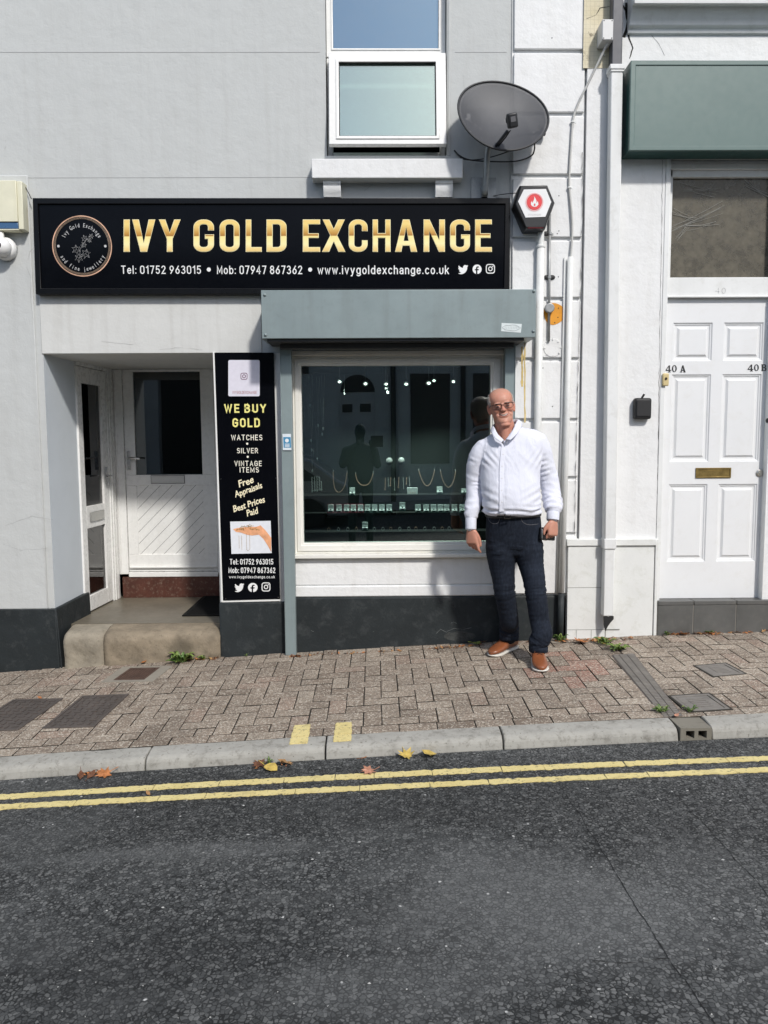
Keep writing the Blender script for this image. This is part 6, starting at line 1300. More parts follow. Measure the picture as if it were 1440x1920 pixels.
dc = gquad([(1146, 1229), (1189, 1226), (1281, 1343), (1243, 1346)]); c = sum(dc, Vector()) / 4
ch = empty('drain_channel', c, 'narrow ribbed iron drain channel crossing the pavement to the kerb', 'drain channel')
top0, top1, b1, b0 = dc; mb = MB(); n = 46
def L3(a, b, t): return a.lerp(b, t)
mb.add([p + Vector((0, 0, .0015)) for p in (top0, top1, b1, b0)] + [p - Vector((0, 0, .02)) for p in (top0, top1, b1, b0)], [(0,1,2,3),(0,1,5,4),(1,2,6,5),(2,3,7,6),(3,0,4,7)]); mb.build('base', M_IRON, ch)
for k in range(2):
    mb = MB(); 
    for i in range(k * n // 2, (k + 1) * n // 2):
        t0, t1 = (i + .15) / n, (i + .72) / n
        for u0, u1 in ((.06, .30), (.34, .64), (.68, .94)):
            q = [L3(L3(top0, b0, t), L3(top1, b1, t), u) for t, u in ((t0, u0), (t0, u1), (t1, u1), (t1, u0))]
            mb.add([p + Vector((0, 0, .0055)) for p in q] + [p + Vector((0, 0, .001)) for p in q], [(0,1,2,3),(0,1,5,4),(1,2,6,5),(2,3,7,6),(3,0,4,7)])
    mb.build('ribbed_lid', M_GCOV, ch)
# ================================================================== jewellery in the shop window
def z5(x, y): return (540 + x / 3.4286, 660 + y / 3.4286)      # enlarged-crop pixels to photo pixels
M_BOX = paint('white_ring_box', (.82, .86, .85), .5, fine=0); M_BOXD = flat('ring_slot', (.03, .05, .05), .6); M_REDV = flat('red_box_back', (.30, .02, .05), .7)
M_SIL = paint('silver_jewellery', (.75, .76, .74), .3, metal=.6, fine=0); M_GLD = paint('rose_gold_chain', (.62, .40, .30), .35, metal=.4, fine=0); M_VEL = flat('green_box_back', (.02, .06, .05), .8)
def ringbox(x, y, w, h, Y, label, red=False, tall=False):
    p = at(*z5(x, y), Y); W = w / 3.4286 / 1442 * (5.3 + Y); H = h / 3.4286 / 1442 * (5.3 + Y)
    root = empty('ring_box', (p.x, Y, p.z - H/2), label, 'ring box', 'open ring boxes in the shop window')
    mb = MB(); mb.box(-W/2, W/2, -.0, .006, 0, H); mb.box(-W/2, W/2, -.03, -.0005, 0, H*.28); mb.build('box', M_BOX, root, local=True, bevel=.0015)
    mb = MB(); mb.box(-W*.30, W*.30, -.031, -.0302, H*.02, H*.20); mb.lathe([(W*.16, -.002), (W*.16, .002)], (0, -.016, H*.36), (0, -1, 0), 14); mb.build('ring', M_BOXD, root, local=True)
    mb = MB(); e = .004; mb.box(-W/2 - e, W/2 + e, .0065, .012, -e, H + e); mb.box(-W/2 - e, W/2 + e, -.034, .006, -.008, -.0005); mb.build('lid_edge', M_REDV if red else M_VEL, root, local=True)
xs_row = [275, 328, 377, 420, 466, 512, 556, 603, 650, 836, 888, 936, 980, 1020, 1070, 1120]
ordn = ['first', 'second', 'third', 'fourth', 'fifth', 'sixth', 'seventh', 'eighth', 'ninth', 'tenth', 'eleventh', 'twelfth', 'thirteenth', 'fourteenth', 'fifteenth', 'sixteenth']
for i, x in enumerate(xs_row):
    ringbox(x, 1004, 35, 46, YBt, ('red-backed' if i < 5 else 'green-backed') + ' ring box, %s from the left in the long row on the velvet step' % ordn[i], red=i < 5)
ringbox(735, 991, 36, 46, YBt + .02, 'raised ring box standing alone in the gap of the long row')
ringbox(413, 894, 34, 46, YA, 'ring box on the top step under the left necklaces')
ringbox(975, 886, 36, 42, YA, 'ring box on the top step below the right necklace')
ringbox(495, 1116, 36, 46, YC, 'single ring box on the lowest step among loose rings')
ringbox(1132, 892, 34, 26, YA, 'low ring box on the top step close to the man')
cl_ = at(*z5(800, 890), YA); wb = empty('display_card', (cl_.x, YA, cl_.z - .03), 'pale wide display card on the top velvet step in the middle', 'display card')
mb = MB(); mb.box(-.040, .040, 0, .005, 0, .052); mb.build('card', M_BOX, wb, local=True, bevel=.002)
mb = MB(); [mb.tube([(-.03 + .015*i, -.002, .008), (-.028 + .015*i, -.004, .018 + .004*(i % 2)), (-.022 + .015*i, -.002, .008)], .0015, 5) for i in range(4)]; mb.build('trinket', M_GLD, wb, local=True)
random.seed(11)
sp0 = None
for i, x in enumerate([262, 325, 385, 440, 555, 610, 660, 718, 776, 822, 878, 938, 990, 1035]):
    p = at(*z5(x, 1131 - (i % 3) * 2), YC); root = empty('ring', (p.x, YC - .0, zC + .004), 'small ring standing in the lowest velvet row of the window', 'ring', 'loose rings on the lowest velvet step')
    mb = MB(); mb.tube([(.010*math.cos(t), -.02, .008 + .010*math.sin(t)) for t in [2*PI*k/16 for k in range(16)]], .0016, 5, closed=True); mb.ell((0, -.02, .019), (.004, .003, .003), 8, 6); mb.build('band', M_SIL if i % 3 else M_GLD, root, local=True)
for nm, pts, lab in (('necklace', [(290, 770), (292, 830), (302, 880), (325, 903), (350, 885), (368, 845), (379, 775)], 'deep looped necklace at the left end of the window display'),
                ('necklace', [(434, 785), (445, 825), (465, 850), (490, 858), (517, 848), (537, 815), (547, 780)], 'shallow looped necklace second from the left in the window'),
                ('necklace', [(841, 762), (852, 800), (870, 840), (892, 861), (915, 845), (932, 805), (942, 760)], 'looped gold necklace right of the hanging bracelets in the window'),
                ('necklace', [(981, 765), (990, 810), (1008, 850), (1032, 870), (1055, 850), (1070, 815), (1078, 765)], 'looped necklace nearest the man in the window')):
    P = sm([at(*z5(a, b), YA + .06) for a, b in pts], 6); root = empty(nm, P[len(P)//2], lab, 'necklace')
    mb = MB(); mb.tube([p + Vector((0, .0, .002*math.sin(i*2.1))) for i, p in enumerate(P)], .0032, 6); mb.build('chain', M_GLD, root); 
    mb = MB(); [mb.tube([p, p + Vector((0, .05, .012))], .0015, 5) for p in (P[0], P[-1])]; mb.build('hook', M_SIL, root)
for i, (x, y0, y1) in enumerate([(626, 808, 886), (643, 806, 862), (660, 806, 860), (683, 808, 888), (712, 804, 872), (740, 806, 878), (763, 804, 850), (779, 802, 860)]):
    a, b = at(*z5(x, y0), YA + .08), at(*z5(x + (3 if i % 2 else -2), y1), YA + .08); root = empty('bracelet', b, '%s hanging bracelet from the left in the middle window cluster' % ordn[i], 'bracelet', 'bracelets hanging in the middle of the window')
    mb = MB(); n = 12; mb.tube([a.lerp(b, k/n) + Vector((.0012*math.sin(k*2.2), 0, 0)) for k in range(n + 1)], .0024, 6); mb.ell(b, (.004, .003, .005), 8, 6); mb.build('chain', M_SIL if i % 2 else M_GLD, root)
for i, (x, y0, y1) in enumerate([(153, 803, 890), (170, 800, 886), (185, 800, 888), (200, 800, 880), (213, 830, 884)]):
    a, b = at(*z5(x, y0), YA), at(*z5(x + 2, y1), YA); root = empty('bracelet', b, '%s silver bracelet from the left in the cluster at the window edge' % ordn[i], 'bracelet', 'silver bracelets at the left of the window')
    mb = MB(); n = 14; mb.tube([a.lerp(b, k/n) + Vector((.002*math.sin(k*2.2 + i), 0, 0)) for k in range(n + 1)], .0042, 6); mb.ell(b + Vector((0, 0, -.004)), (.008, .005, .010), 8, 6); mb.build('chain', M_SIL, root)
for i, (x, y0, y) in enumerate([(141, 150, 333), (148, 150, 560), (152, 340, 622), (193, 160, 464), (225, 150, 486), (219, 300, 520), (187, 470, 680), (156, 620, 755)]):
    b = at(*z5(x, y), .30); a = at(*z5(x - 9, y0), .30); c = at(*z5(x + 9, y0), .30); root = empty('pendant', b, 'pendant on a fine chain at the window left, %s from the top' % ordn[[0, 4, 5, 1, 2, 3, 7, 6][i]], 'pendant', 'pendants on long chains at the left of the window')
    mb = MB(); mb.tube([a, b, c], .0009, 4); mb.build('chain', M_SIL, root); mb = MB(); mb.ell(b + Vector((0, 0, -.010)), (.006, .004, .012), 8, 6); mb.build('drop', M_SIL, root)
for i, (x, y) in enumerate([(650, 699), (727, 697)]):
    p = at(*z5(x, y), YB - .02); root = empty('door_knob', p, ('left' if i == 0 else 'right') + ' of the two round white knobs on the cabinet doors inside the window', 'knob')
    mb = MB(); mb.lathe([(.012, .0), (.010, .02), (.022, .028), (.026, .042), (.016, .052)], (p.x, YB - .016, p.z), (0, -1, 0), 18); mb.build('knob', flat('white_knob', (.42, .42, .41), .3, emit=None), root, smooth=True)
M_LAMP = flat('lamp_glow', (1, .95, .85), .3, emit=(1., .97, .88), es=9.0); M_LAMPH = flat('lamp_head', (.25, .25, .25), .35, .7)
for i, (x, y, s) in enumerate([(332, 190, 1), (498, 203, 1.05), (630, 205, 1), (760, 205, 1.05), (905, 199, 1.1), (938, 183, .9), (1064, 189, .95), (641, 262, .6), (363, 267, .4), (628, 232, .4)]):
    p = at(*z5(x, y), .34); root = empty('spotlight', p, '%s lit spotlight counted in the row along the ceiling of the shop window' % ordn[i], 'spotlight', 'small spotlights in the shop window')
    ax = Vector((random.uniform(-.5, .5), -.75, -.65)).normalized(); mb = MB(); mb.lathe([(.006*s, -.03*s), (.012*s, -.022*s), (.020*s, 0), (.021*s, .003)], tuple(p), tuple(ax), 16); mb.tube([p - ax*.028*s, Vector((p.x, p.y, p.z + .035*s)), Vector((p.x, p.y, min(bz1, p.z + .13)))], .003, 6); mb.build('lamp_head', M_LAMPH, root)
    mb = MB(); mb.ell(p + ax*.003, (.011*s, .011*s, .008*s), 12, 8); mb.build('bulb', M_LAMP, root, smooth=True)
    if i < 7:
        ld = bpy.data.lights.new('spotlight_glow', 'SPOT'); ld.energy = 24; ld.spot_size = R(92); ld.spot_blend = .8; ld.shadow_soft_size = .02; ld.color = (1, .97, .90); lo = bpy.data.objects.new('spotlight_glow', ld); scene.collection.objects.link(lo); lo.parent = root; lo.location = ax*.03; lo.rotation_euler = Vector((0, -.02, -1)).to_track_quat('-Z', 'Y').to_euler()
# ================================================================== leaves and weeds
def leaf_mesh(kind):
    if kind == 0: sh_ = [(0,-.5),(.10,-.28),(.42,-.38),(.30,-.12),(.52,.06),(.26,.12),(.22,.36),(.08,.28),(0,.56),(-.08,.28),(-.22,.36),(-.26,.12),(-.52,.06),(-.30,-.12),(-.42,-.38),(-.10,-.28)]
    elif kind == 1: sh_ = [(0,-.55),(.12,-.35),(.20,-.1),(.18,.15),(.08,.38),(0,.55),(-.08,.38),(-.18,.15),(-.20,-.1),(-.12,-.35)]
    else: sh_ = [(0,-.4),(.25,-.3),(.4,0),(.3,.3),(0,.5),(-.3,.28),(-.42,0),(-.26,-.3)]
    c = random.uniform(.3, .9); r = random.uniform(-.6, .6)
    def zz(x, y): return c * (x*x * .9 + .35*y*y) + .12 * noise.noise(Vector((x*4 + r*9, y*4, c*9))) + r * .15 * y
    mb = MB(); n = len(sh_); V = [(0, 0, zz(0, 0))] + [(x*.55, y*.55, zz(x*.55, y*.55)) for x, y in sh_] + [(x, y, zz(x, y)) for x, y in sh_]
    mb.add(V, [(0, 1+i, 1+(i+1)%n) for i in range(n)] + [(1+i, 1+n+i, 1+n+(i+1)%n, 1+(i+1)%n) for i in range(n)]); mb.tube([(0, -.45, zz(0, -.45)), (.03, -.85, zz(0, -.6) + .06)], .02, 4); return mb
def lmat(nm, col): return paint(nm, col, .6, var=.35, vs=30, fine=.2, dirt=.4, dirtcol=tuple(x * .4 for x in col))
LM = {'tan': lmat('tan_leaf', (.40, .22, .09)), 'brown': lmat('brown_leaf', (.16, .065, .03)), 'yellow': lmat('yellow_leaf', (.55, .40, .10)), 'green': lmat('green_leaf', (.20, .24, .05)), 'orange': lmat('orange_leaf', (.42, .16, .05)), 'pink': lmat('pinkish_leaf', (.46, .22, .14))}
random.seed(31)
leaves = [(487, 1432, 'brown', .055, 0, 'R', 'brown leaf at the foot of the kerb, left of a small green sprout'), (507, 1444, 'yellow', .06, 2, 'R', 'green-yellow leaf just below the green sprout by the kerb'), (534, 1429, 'tan', .06, 0, 'R', 'tan leaf right of the green sprout by the kerb'),
          (690, 1450, 'pink', .055, 0, 'R', 'pinkish maple leaf lying on the upper yellow line'), (761, 1412, 'yellow', .062, 0, 'R', 'curled yellow leaf leaning on the kerb, left of another yellow leaf'), (804, 1417, 'yellow', .068, 2, 'R', 'yellow leaf in the gutter, right of the curled one'), (682, 1414, 'orange', .03, 1, 'R', 'tiny orange leaf against the kerb face'),
          (205, 1443, 'orange', .06, 0, 'R', 'crumpled orange leaf in the gutter at the left'), (178, 1449, 'brown', .05, 1, 'R', 'dark brown leaf left of the crumpled orange leaf'), (155, 1455, 'brown', .05, 1, 'R', 'dark brown leaf, farthest left in the gutter'), (278, 1491, 'tan', .028, 1, 'R', 'small tan leaf between the two yellow lines'),
          (75, 1311, 'orange', .03, 1, 'P', 'small orange leaf on the iron cover at the left edge'), (272, 1242, 'orange', .05, 1, 'P', 'orange leaf between the door step and the grating'), (905, 1201, 'brown', .045, 0, 'P', 'upright brown leaf against the charcoal plinth, left of the brown shoe'), (893, 1208, 'green', .075, 1, 'P', 'long green leaf lying at the plinth, left of the brown shoe'),
          (1089, 1207, 'orange', .075, 0, 'P', 'large orange leaf before the white base block'), (1125, 1203, 'tan', .09, 1, 'P', 'long tan leaf against the white base block'), (1138, 1212, 'yellow', .05, 1, 'P', 'yellow leaf on the weeds before the white base block'), (1268, 1345, 'pink', .035, 1, 'P', 'small pink leaf on the end of the drain channel'),
          (1283, 1192, 'orange', .05, 0, 'P', 'orange leaf at the foot of the tiled threshold'), (1259, 1190, 'brown', .04, 1, 'P', 'brown leaf at the left end of the tiled threshold'), (1310, 1189, 'tan', .03, 1, 'P', 'small tan leaf at the foot of the tiled threshold'), (689+30, 1226, 'tan', .02, 1, 'P', 'tiny tan leaf on the blocks below the shop window')]
for px, py, col, size, kind, wh, lab in leaves:
    f_ = zr if wh == 'R' else zg; p = onground(px, py, f_)
    if wh == 'R' and p.y > KY - KW - .03: p.y = KY - KW - .035 - .01 * random.random(); p.z = zr(p.x, p.y)
    if wh == 'P': p.y = min(p.y, -.035 - size * .5); p.z = zg(p.x, p.y)
    p.z += .008 + .09 * size; size *= 1.2
    o = leaf_mesh(kind).build('fallen_leaf', LM[col]); o.location = p; o.scale = (size * 1.15,) * 3
    o.rotation_euler = (random.uniform(-.3, .35), random.uniform(-.3, .3), random.uniform(0, 6.28)); tag(o, lab, 'leaf', 'fallen leaves along the street')
# crumbs of dry leaf gathered along the foot of the walls
mb = MB(); random.seed(8)
def litter(a, b, n, spread=.02, s=(.006, .02), f_=zg):
    A, B = onground(*a, f_), onground(*b, f_)
    for _ in range(n):
        t = random.random(); p = A.lerp(B, t) + Vector((0, -abs(random.gauss(0, spread)) - (.045 if f_ is zg else 0), 0)); z = f_(p.x, p.y) + .003; l = random.uniform(*s); an = random.random()*6.28; tl = random.uniform(-.008, .010)
        u = Vector((math.cos(an)*l, math.sin(an)*l, tl)); w = Vector((-math.sin(an)*l*.5, math.cos(an)*l*.5, random.uniform(-.004, .004))); c = Vector((p.x, p.y, z + abs(tl)))
        mb.mi = random.choice((0, 0, 1, 2)); mb.add([c - u, c + w, c + u*.9, c - w], [(0, 1, 2, 3)])
for q in (((122, 1240), (160, 1238), 26, .012), ((330, 1234), (412, 1231), 60, .014), ((545, 1228), (565, 1227), 24, .010), ((560, 1226), (760, 1216), 46, .012), ((800, 1213), (905, 1206), 50, .012), ((985, 1200), (1062, 1198), 34, .02), ((1070, 1199), (1180, 1193), 60, .03), ((1235, 1187), (1345, 1184), 80, .016), ((1345, 1184), (1440, 1181), 24, .01)): litter(*q)
litter((150, 1452), (215, 1444), 60, .015, (.005, .018), zr); litter((480, 1440), (545, 1434), 16, .012, (.004, .012), zr)
tag(mb.build('leaf_litter', [LM['orange'], LM['brown'], LM['tan']]), kind='stuff')
# loose pale chips on the asphalt
mb = MB(); random.seed(77)
for _ in range(120):
    p = onground(random.uniform(-20, 1460), 1500 + 430 * random.random() ** .8, zr); l = random.uniform(.0018, .0040) * (1.7 if random.random() < .08 else 1); a = random.random()*6.28
    mb.add([(p.x + l*math.cos(a), p.y + l*math.sin(a), p.z + .002), (p.x - l*.6*math.sin(a), p.y + l*.6*math.cos(a), p.z + .004), (p.x - l*math.cos(a), p.y - l*math.sin(a), p.z + .002), (p.x + l*.5*math.sin(a), p.y - l*.5*math.cos(a), p.z + .0025)], [(0, 1, 2, 3)])
tag(mb.build('gravel', flat('pale_chip', (.42, .42, .40), .7)), kind='stuff')
M_WEED = paint('weed_green', (.085, .16, .028), .55, var=.4, vs=40, fine=.1); M_WEED2 = paint('weed_light', (.19, .26, .06), .55, var=.4, vs=40, fine=.1)
def weed(px, py, r, n, lab, f_=zg, h=.05, mats=None):
    p = onground(px, py, f_); mb = MB()
    if f_ is zg: p.y = min(p.y, -.04 - r * .55); p.z = zg(p.x, p.y)
    if f_ is zr: p.y = min(p.y, KY - KW - .02); p.z = zr(p.x, p.y)
    for i in range(n):
        a = 2*PI*i/n + random.uniform(-.4, .4); L_ = r * random.uniform(.5, 1.0); w = L_ * random.uniform(.12, .2); up = h * random.uniform(.4, 1.2); dx, dy = math.cos(a), math.sin(a)*.8; mb.mi = random.randint(0, 1); pts = []
        ox, oy = random.gauss(0, r*.18), random.gauss(0, r*.1)
        for k in range(6):
            t = k/5; ww = w * math.sin(PI*min(1, t*1.02))**.8 * (1 + .25*math.sin(t*25 + i)) + .0006; zz = up * math.sin(t*PI*.72) ; cx, cy = ox + dx*L_*t, min(oy + dy*L_*t, .0 + .3)
            pts += [(cx - dy*ww, cy + dx*ww, zz + .002), (cx, cy, zz - ww*.5 + .002), (cx + dy*ww, cy - dx*ww, zz + .002)]
        mb.add(pts, [(3*k+j, 3*k+j+1, 3*k+j+4, 3*k+j+3) for k in range(5) for j in (0, 1)])
    o = mb.build('weed', [M_WEED, M_WEED2]); o.location = p; tag(o, lab, 'weed')
random.seed(4)
weed(346, 1234, .10, 40, 'bushy green weed growing against the granite door step', h=.06); weed(385, 1231, .05, 12, 'low green weed right of the bushy one at the door step', h=.03)
weed(1132, 1208, .07, 24, 'dark green weed left of the top of the drain channel', h=.04); weed(1160, 1219, .085, 30, 'wide green weed at the top of the drain channel', h=.035); weed(1052, 1203, .05, 16, 'thin pale weed in the corner behind the man', h=.05)
weed(506, 1426, .035, 10, 'small green sprout among leaves at the foot of the kerb', zr, h=.03); weed(1240, 1336, .06, 16, 'green weed on the left side of the drain channel near the kerb', h=.03); weed(1293, 1336, .045, 12, 'pale weed right of the drain channel near the kerb', h=.03)
weed(1245, 1187, .045, 12, 'small weed at the left end of the tiled threshold', h=.03); weed(1325, 1185, .04, 12, 'small weed at the middle of the tiled threshold', h=.02); weed(463, 1230, .02, 7, 'tiny weed at the foot of the pier plinth', h=.02)
# ================================================================== across the street: what the glass reflects
YO = -12.4
opp = empty('facing_building', (0, YO, zr(0, -9)), 'pale building across the street with an arched doorway, seen only reflected in the glass', 'building')
M_OPW = paint('facing_render', (.56, .58, .57), .85, var=.1, vs=.8); M_OPD = flat('facing_dark', (.02, .022, .025), .3)
zo = zr(0, -9) - .3
mb = MB(); mb.box(-12, 14, YO - 4, YO, zo, 5.6); mb.build('wall', M_OPW, opp)
def opx(px): return (px - 720) / 1442 * (5.3 - YO)
def opz(py): return 1.45 + (5.3 - YO) * math.tan(math.atan((960 - py) / 1442) - R(5.3))
mb = MB(); X0, X1 = opx(657), opx(722); zs_ = opz(735); rr = (X1 - X0) / 2; P = [(X0, zs_), (X1, zs_)] + arc((X0+X1)/2, zs_, rr, rr, 0, 180, 16)[1:-1]
n = len(P); mb.add([(x, YO + .02, z) for x, z in P], [tuple(range(n))]); mb.build('fan_window', M_OPD, opp)
mb = MB(); mb.box(X0, X1, YO + .005, YO + .06, zo, zs_ - .03); mb.build('door', paint('facing_door', (.50, .51, .5), .6), opp)
mb = MB(); [mb.box(opx(a), opx(b), YO + .0605, YO + .07, opz(772), opz(757)) for a, b in ((661, 680), (694, 714))]; mb.build('door_light', M_OPD, opp)
mb = MB(); 
for a, b, c, d in ((788, 862, 700, 870), (560, 600, 640, 700), (905, 1000, 700, 860), (1080, 1180, 700, 900), (420, 520, 700, 860)): mb.box(opx(a), opx(b), YO + .01, YO + .03, opz(d), opz(c))
mb.build('window', M_OPD, opp)
mb = MB(); mb.box(-5.85, -5.5, YO + .001, YO + .12, zo, 4.2); mb.build('pilaster', M_WHITE2, opp)
mb = MB(); mb.box(-5.45, -4.2, YO + .01, YO + .03, zo + 1., 3.2); mb.build('window', M_OPD, opp)
mb = MB(); [mb.tube([(opx(x), YO + .08, zo), (opx(x), YO + .08, 5.5)], .06, 10) for x in (756, 886)]; mb.build('drainpipe', M_OPD, opp)
sheet('footpath', [-14, -6, 0, 6, 14], [YO, -10.15], lambda x, y: zr(x, -10) + .09, M_KERB)
car = empty('parked_car', (-2.4, -9.3, zr(-2.4, -9.3)), 'silver hatchback parked across the street, seen only reflected in the shop window', 'car')
M_CAR = paint('silver_car_paint', (.40, .41, .42), .3, metal=.5, fine=0, coat=.6); bz = zr(-2.4, -9.3)
def car_prof(): return [(-2.0, .30), (-2.02, .62), (-1.92, .80), (-1.1, .92), (-.55, 1.38), (-.2, 1.46), (.75, 1.45), (1.25, 1.32), (1.75, .95), (1.95, .85), (2.0, .5), (1.96, .28), (1.55, .28), (1.45, .5), (1.2, .6), (.95, .5), (.85, .28), (-.95, .28), (-1.05, .5), (-1.3, .6), (-1.55, .5), (-1.65, .28)]
mb = MB(); mb.prism([(x, z) for x, z in car_prof()][::-1], -.82, .82); mb.build('body', M_CAR, car, local=True, bevel=.05, seg=3)
mb = MB(); [mb.prism([(-.95, .93), (-.45, 1.36), (.30, 1.38), (.30, .93)][::-1], y - .005, y + .005) for y in (-.823, .823)]; [mb.prism([(.36, .93), (.36, 1.38), (.78, 1.37), (1.40, .98), (1.40, .93)][::-1], y - .005, y + .005) for y in (-.823, .823)]; mb.build('side_window', M_OPD, car, local=True)
for x in (-1.3, 1.2):
    for y in (-.72, .72): mb = MB(); mb.lathe([(.30, -.10), (.31, -.05), (.31, .05), (.30, .10), (.18, .105)], (x, y, .31), (0, 1, 0), 24); mb.build('wheel', M_RUBBER, car, local=True)
# ================================================================== people
from mathutils.bvhtree import BVHTree
def sgnp(v, e): return math.copysign(abs(v) ** e, v)
def loft(mb, rings, n=28):
    """closed skin over rings (centre, u, v, exponent)"""
    vs = []
    for c, u, v, e in rings:
        for j in range(n):
            t = 2*PI*j/n; vs.append(Vector(c) + Vector(u) * sgnp(math.cos(t), 2/e) + Vector(v) * sgnp(math.sin(t), 2/e))
    k = len(rings); f = [(i*n + j, i*n + (j+1) % n, (i+1)*n + (j+1) % n, (i+1)*n + j) for i in range(k-1) for j in range(n)]
    f += [tuple(range(n-1, -1, -1)), tuple((k-1)*n + j for j in range(n))]
    mb.add(vs, f); return mb
def cr(vals, n=4):     # catmull-rom over tuples
    A = [np.array(v, float) for v in vals]; A = [A[0]] + A + [A[-1]]; out = []
    for i in range(1, len(A) - 2):
        for k in range(n):
            t = k/n; a, b, c, d = A[i-1:i+3]; out.append(.5*((2*b) + (c-a)*t + (2*a-5*b+4*c-d)*t*t + (3*b-a-3*c+d)*t*t*t))
    out.append(A[-2]); return out
def limb(mb, pts, flat_=1.0, side=(1, 0, 0), n=4, nn=20):  # pts: (Vector, radius)
    S = cr([(p.x, p.y, p.z, r) for p, r in pts], n); rings = []
    for i, s in enumerate(S):
        a = Vector(S[max(0, i-1)][:3]); b = Vector(S[min(len(S)-1, i+1)][:3]); t = (b - a).normalized(); u = Vector(side); u = (u - t*u.dot(t)).normalized(); v = t.cross(u)
        rings.append((Vector(s[:3]), u * s[3], v * s[3] * flat_, 2.0))
    r0, r1 = rings[0], rings[-1]
    def cap(r, q, w):
        d = (r[0] - q[0]).normalized(); return (r[0] + d * r[1].length * w, r[1] * .55, r[2] * .55, 2.0)
    return loft(mb, [cap(r0, rings[1], .7)] + rings + [cap(r1, rings[-2], .7)], nn)
def remesh(mb, vox, smooth=4, name='m'):
    me = mb.mesh('tmp'); o = bpy.data.objects.new('tmp', me); scene.collection.objects.link(o)
    m = o.modifiers.new('r', 'REMESH'); m.mode = 'VOXEL'; m.voxel_size = vox; m.adaptivity = 0
    if smooth: s = o.modifiers.new('s', 'SMOOTH'); s.factor = .5; s.iterations = smooth
    dg = bpy.context.evaluated_depsgraph_get(); dg.update(); me2 = bpy.data.meshes.new_from_object(o.evaluated_get(dg)); me2.name = name
    bpy.data.objects.remove(o); bpy.data.meshes.remove(me); me2.materials.clear(); return me2
def vco(me): a = np.empty(len(me.vertices)*3, np.float32); me.vertices.foreach_get('co', a); return a.reshape(-1, 3)
def vno(me): a = np.empty(len(me.vertices)*3, np.float32); me.vertices.foreach_get('normal', a); return a.reshape(-1, 3)
def setco(me, a): me.vertices.foreach_set('co', np.asarray(a, np.float32).ravel()); me.update()
def nz(p, s, o=0.0): return noise.noise(Vector((p[0]*s + o, p[1]*s + o*.7, p[2]*s - o)))
def hand(mb, W, d, across, pn, curls, spread=.05, thumb=(.75, .55, .30), tc=.5, s=1.0):
    d = d.normalized(); across = (across - d*across.dot(d)).normalized(); pn = (pn - d*pn.dot(d) - across*pn.dot(across)).normalized()
    K = W + d * .088 * s
    loft(mb, [(W - d*.03*s, across*.026*s, pn*.021*s, 2.2), (W, across*.028*s, pn*.019*s, 2.3), (W + d*.03*s, across*.036*s, pn*.019*s, 2.5), (W + d*.062*s, across*.042*s, pn*.016*s, 2.6), (K, across*.041*s, pn*.013*s, 2.6), (K + d*.008*s, across*.035*s, pn*.008*s, 2.4)], 20)
    for i, (off, L_, r) in enumerate(((.031, .072, .0096), (.0105, .080, .0098), (-.0105, .075, .0093), (-.031, .058, .0083))):
        p = K + across*off*s - d*.012*s; ang = 0; pts = [(p, r*s)]; dd = (d + across * spread * (off/.031)).normalized(); c = curls[i] if isinstance(curls[0], (tuple, list)) else curls
        for k, fr in enumerate((.50, .30, .24)):
            ang += c[k]; q = (dd*math.cos(R(ang)) + pn*math.sin(R(ang))); p = p + q * (L_*fr + (.012 if k == 0 else 0)) * s; pts.append((p, r*s*(.95, .88, .74)[k]))
        limb(mb, pts, nn=12, n=3, side=tuple(across))
    t0 = W + d*.018*s + across*.022*s; tdir = (d*thumb[0] + across*thumb[1] + pn*thumb[2]).normalized(); t1 = t0 + tdir*.042*s; t2 = t1 + (tdir + (d*.8 - across*.5)*tc).normalized()*.032*s; t3 = t2 + (tdir*.6 + (d - across*.6)*tc).normalized()*.026*s
    limb(mb, [(t0, .016*s), (t1, .0125*s), (t2, .0108*s), (t3, .0085*s)], nn=12, n=3)
    return K
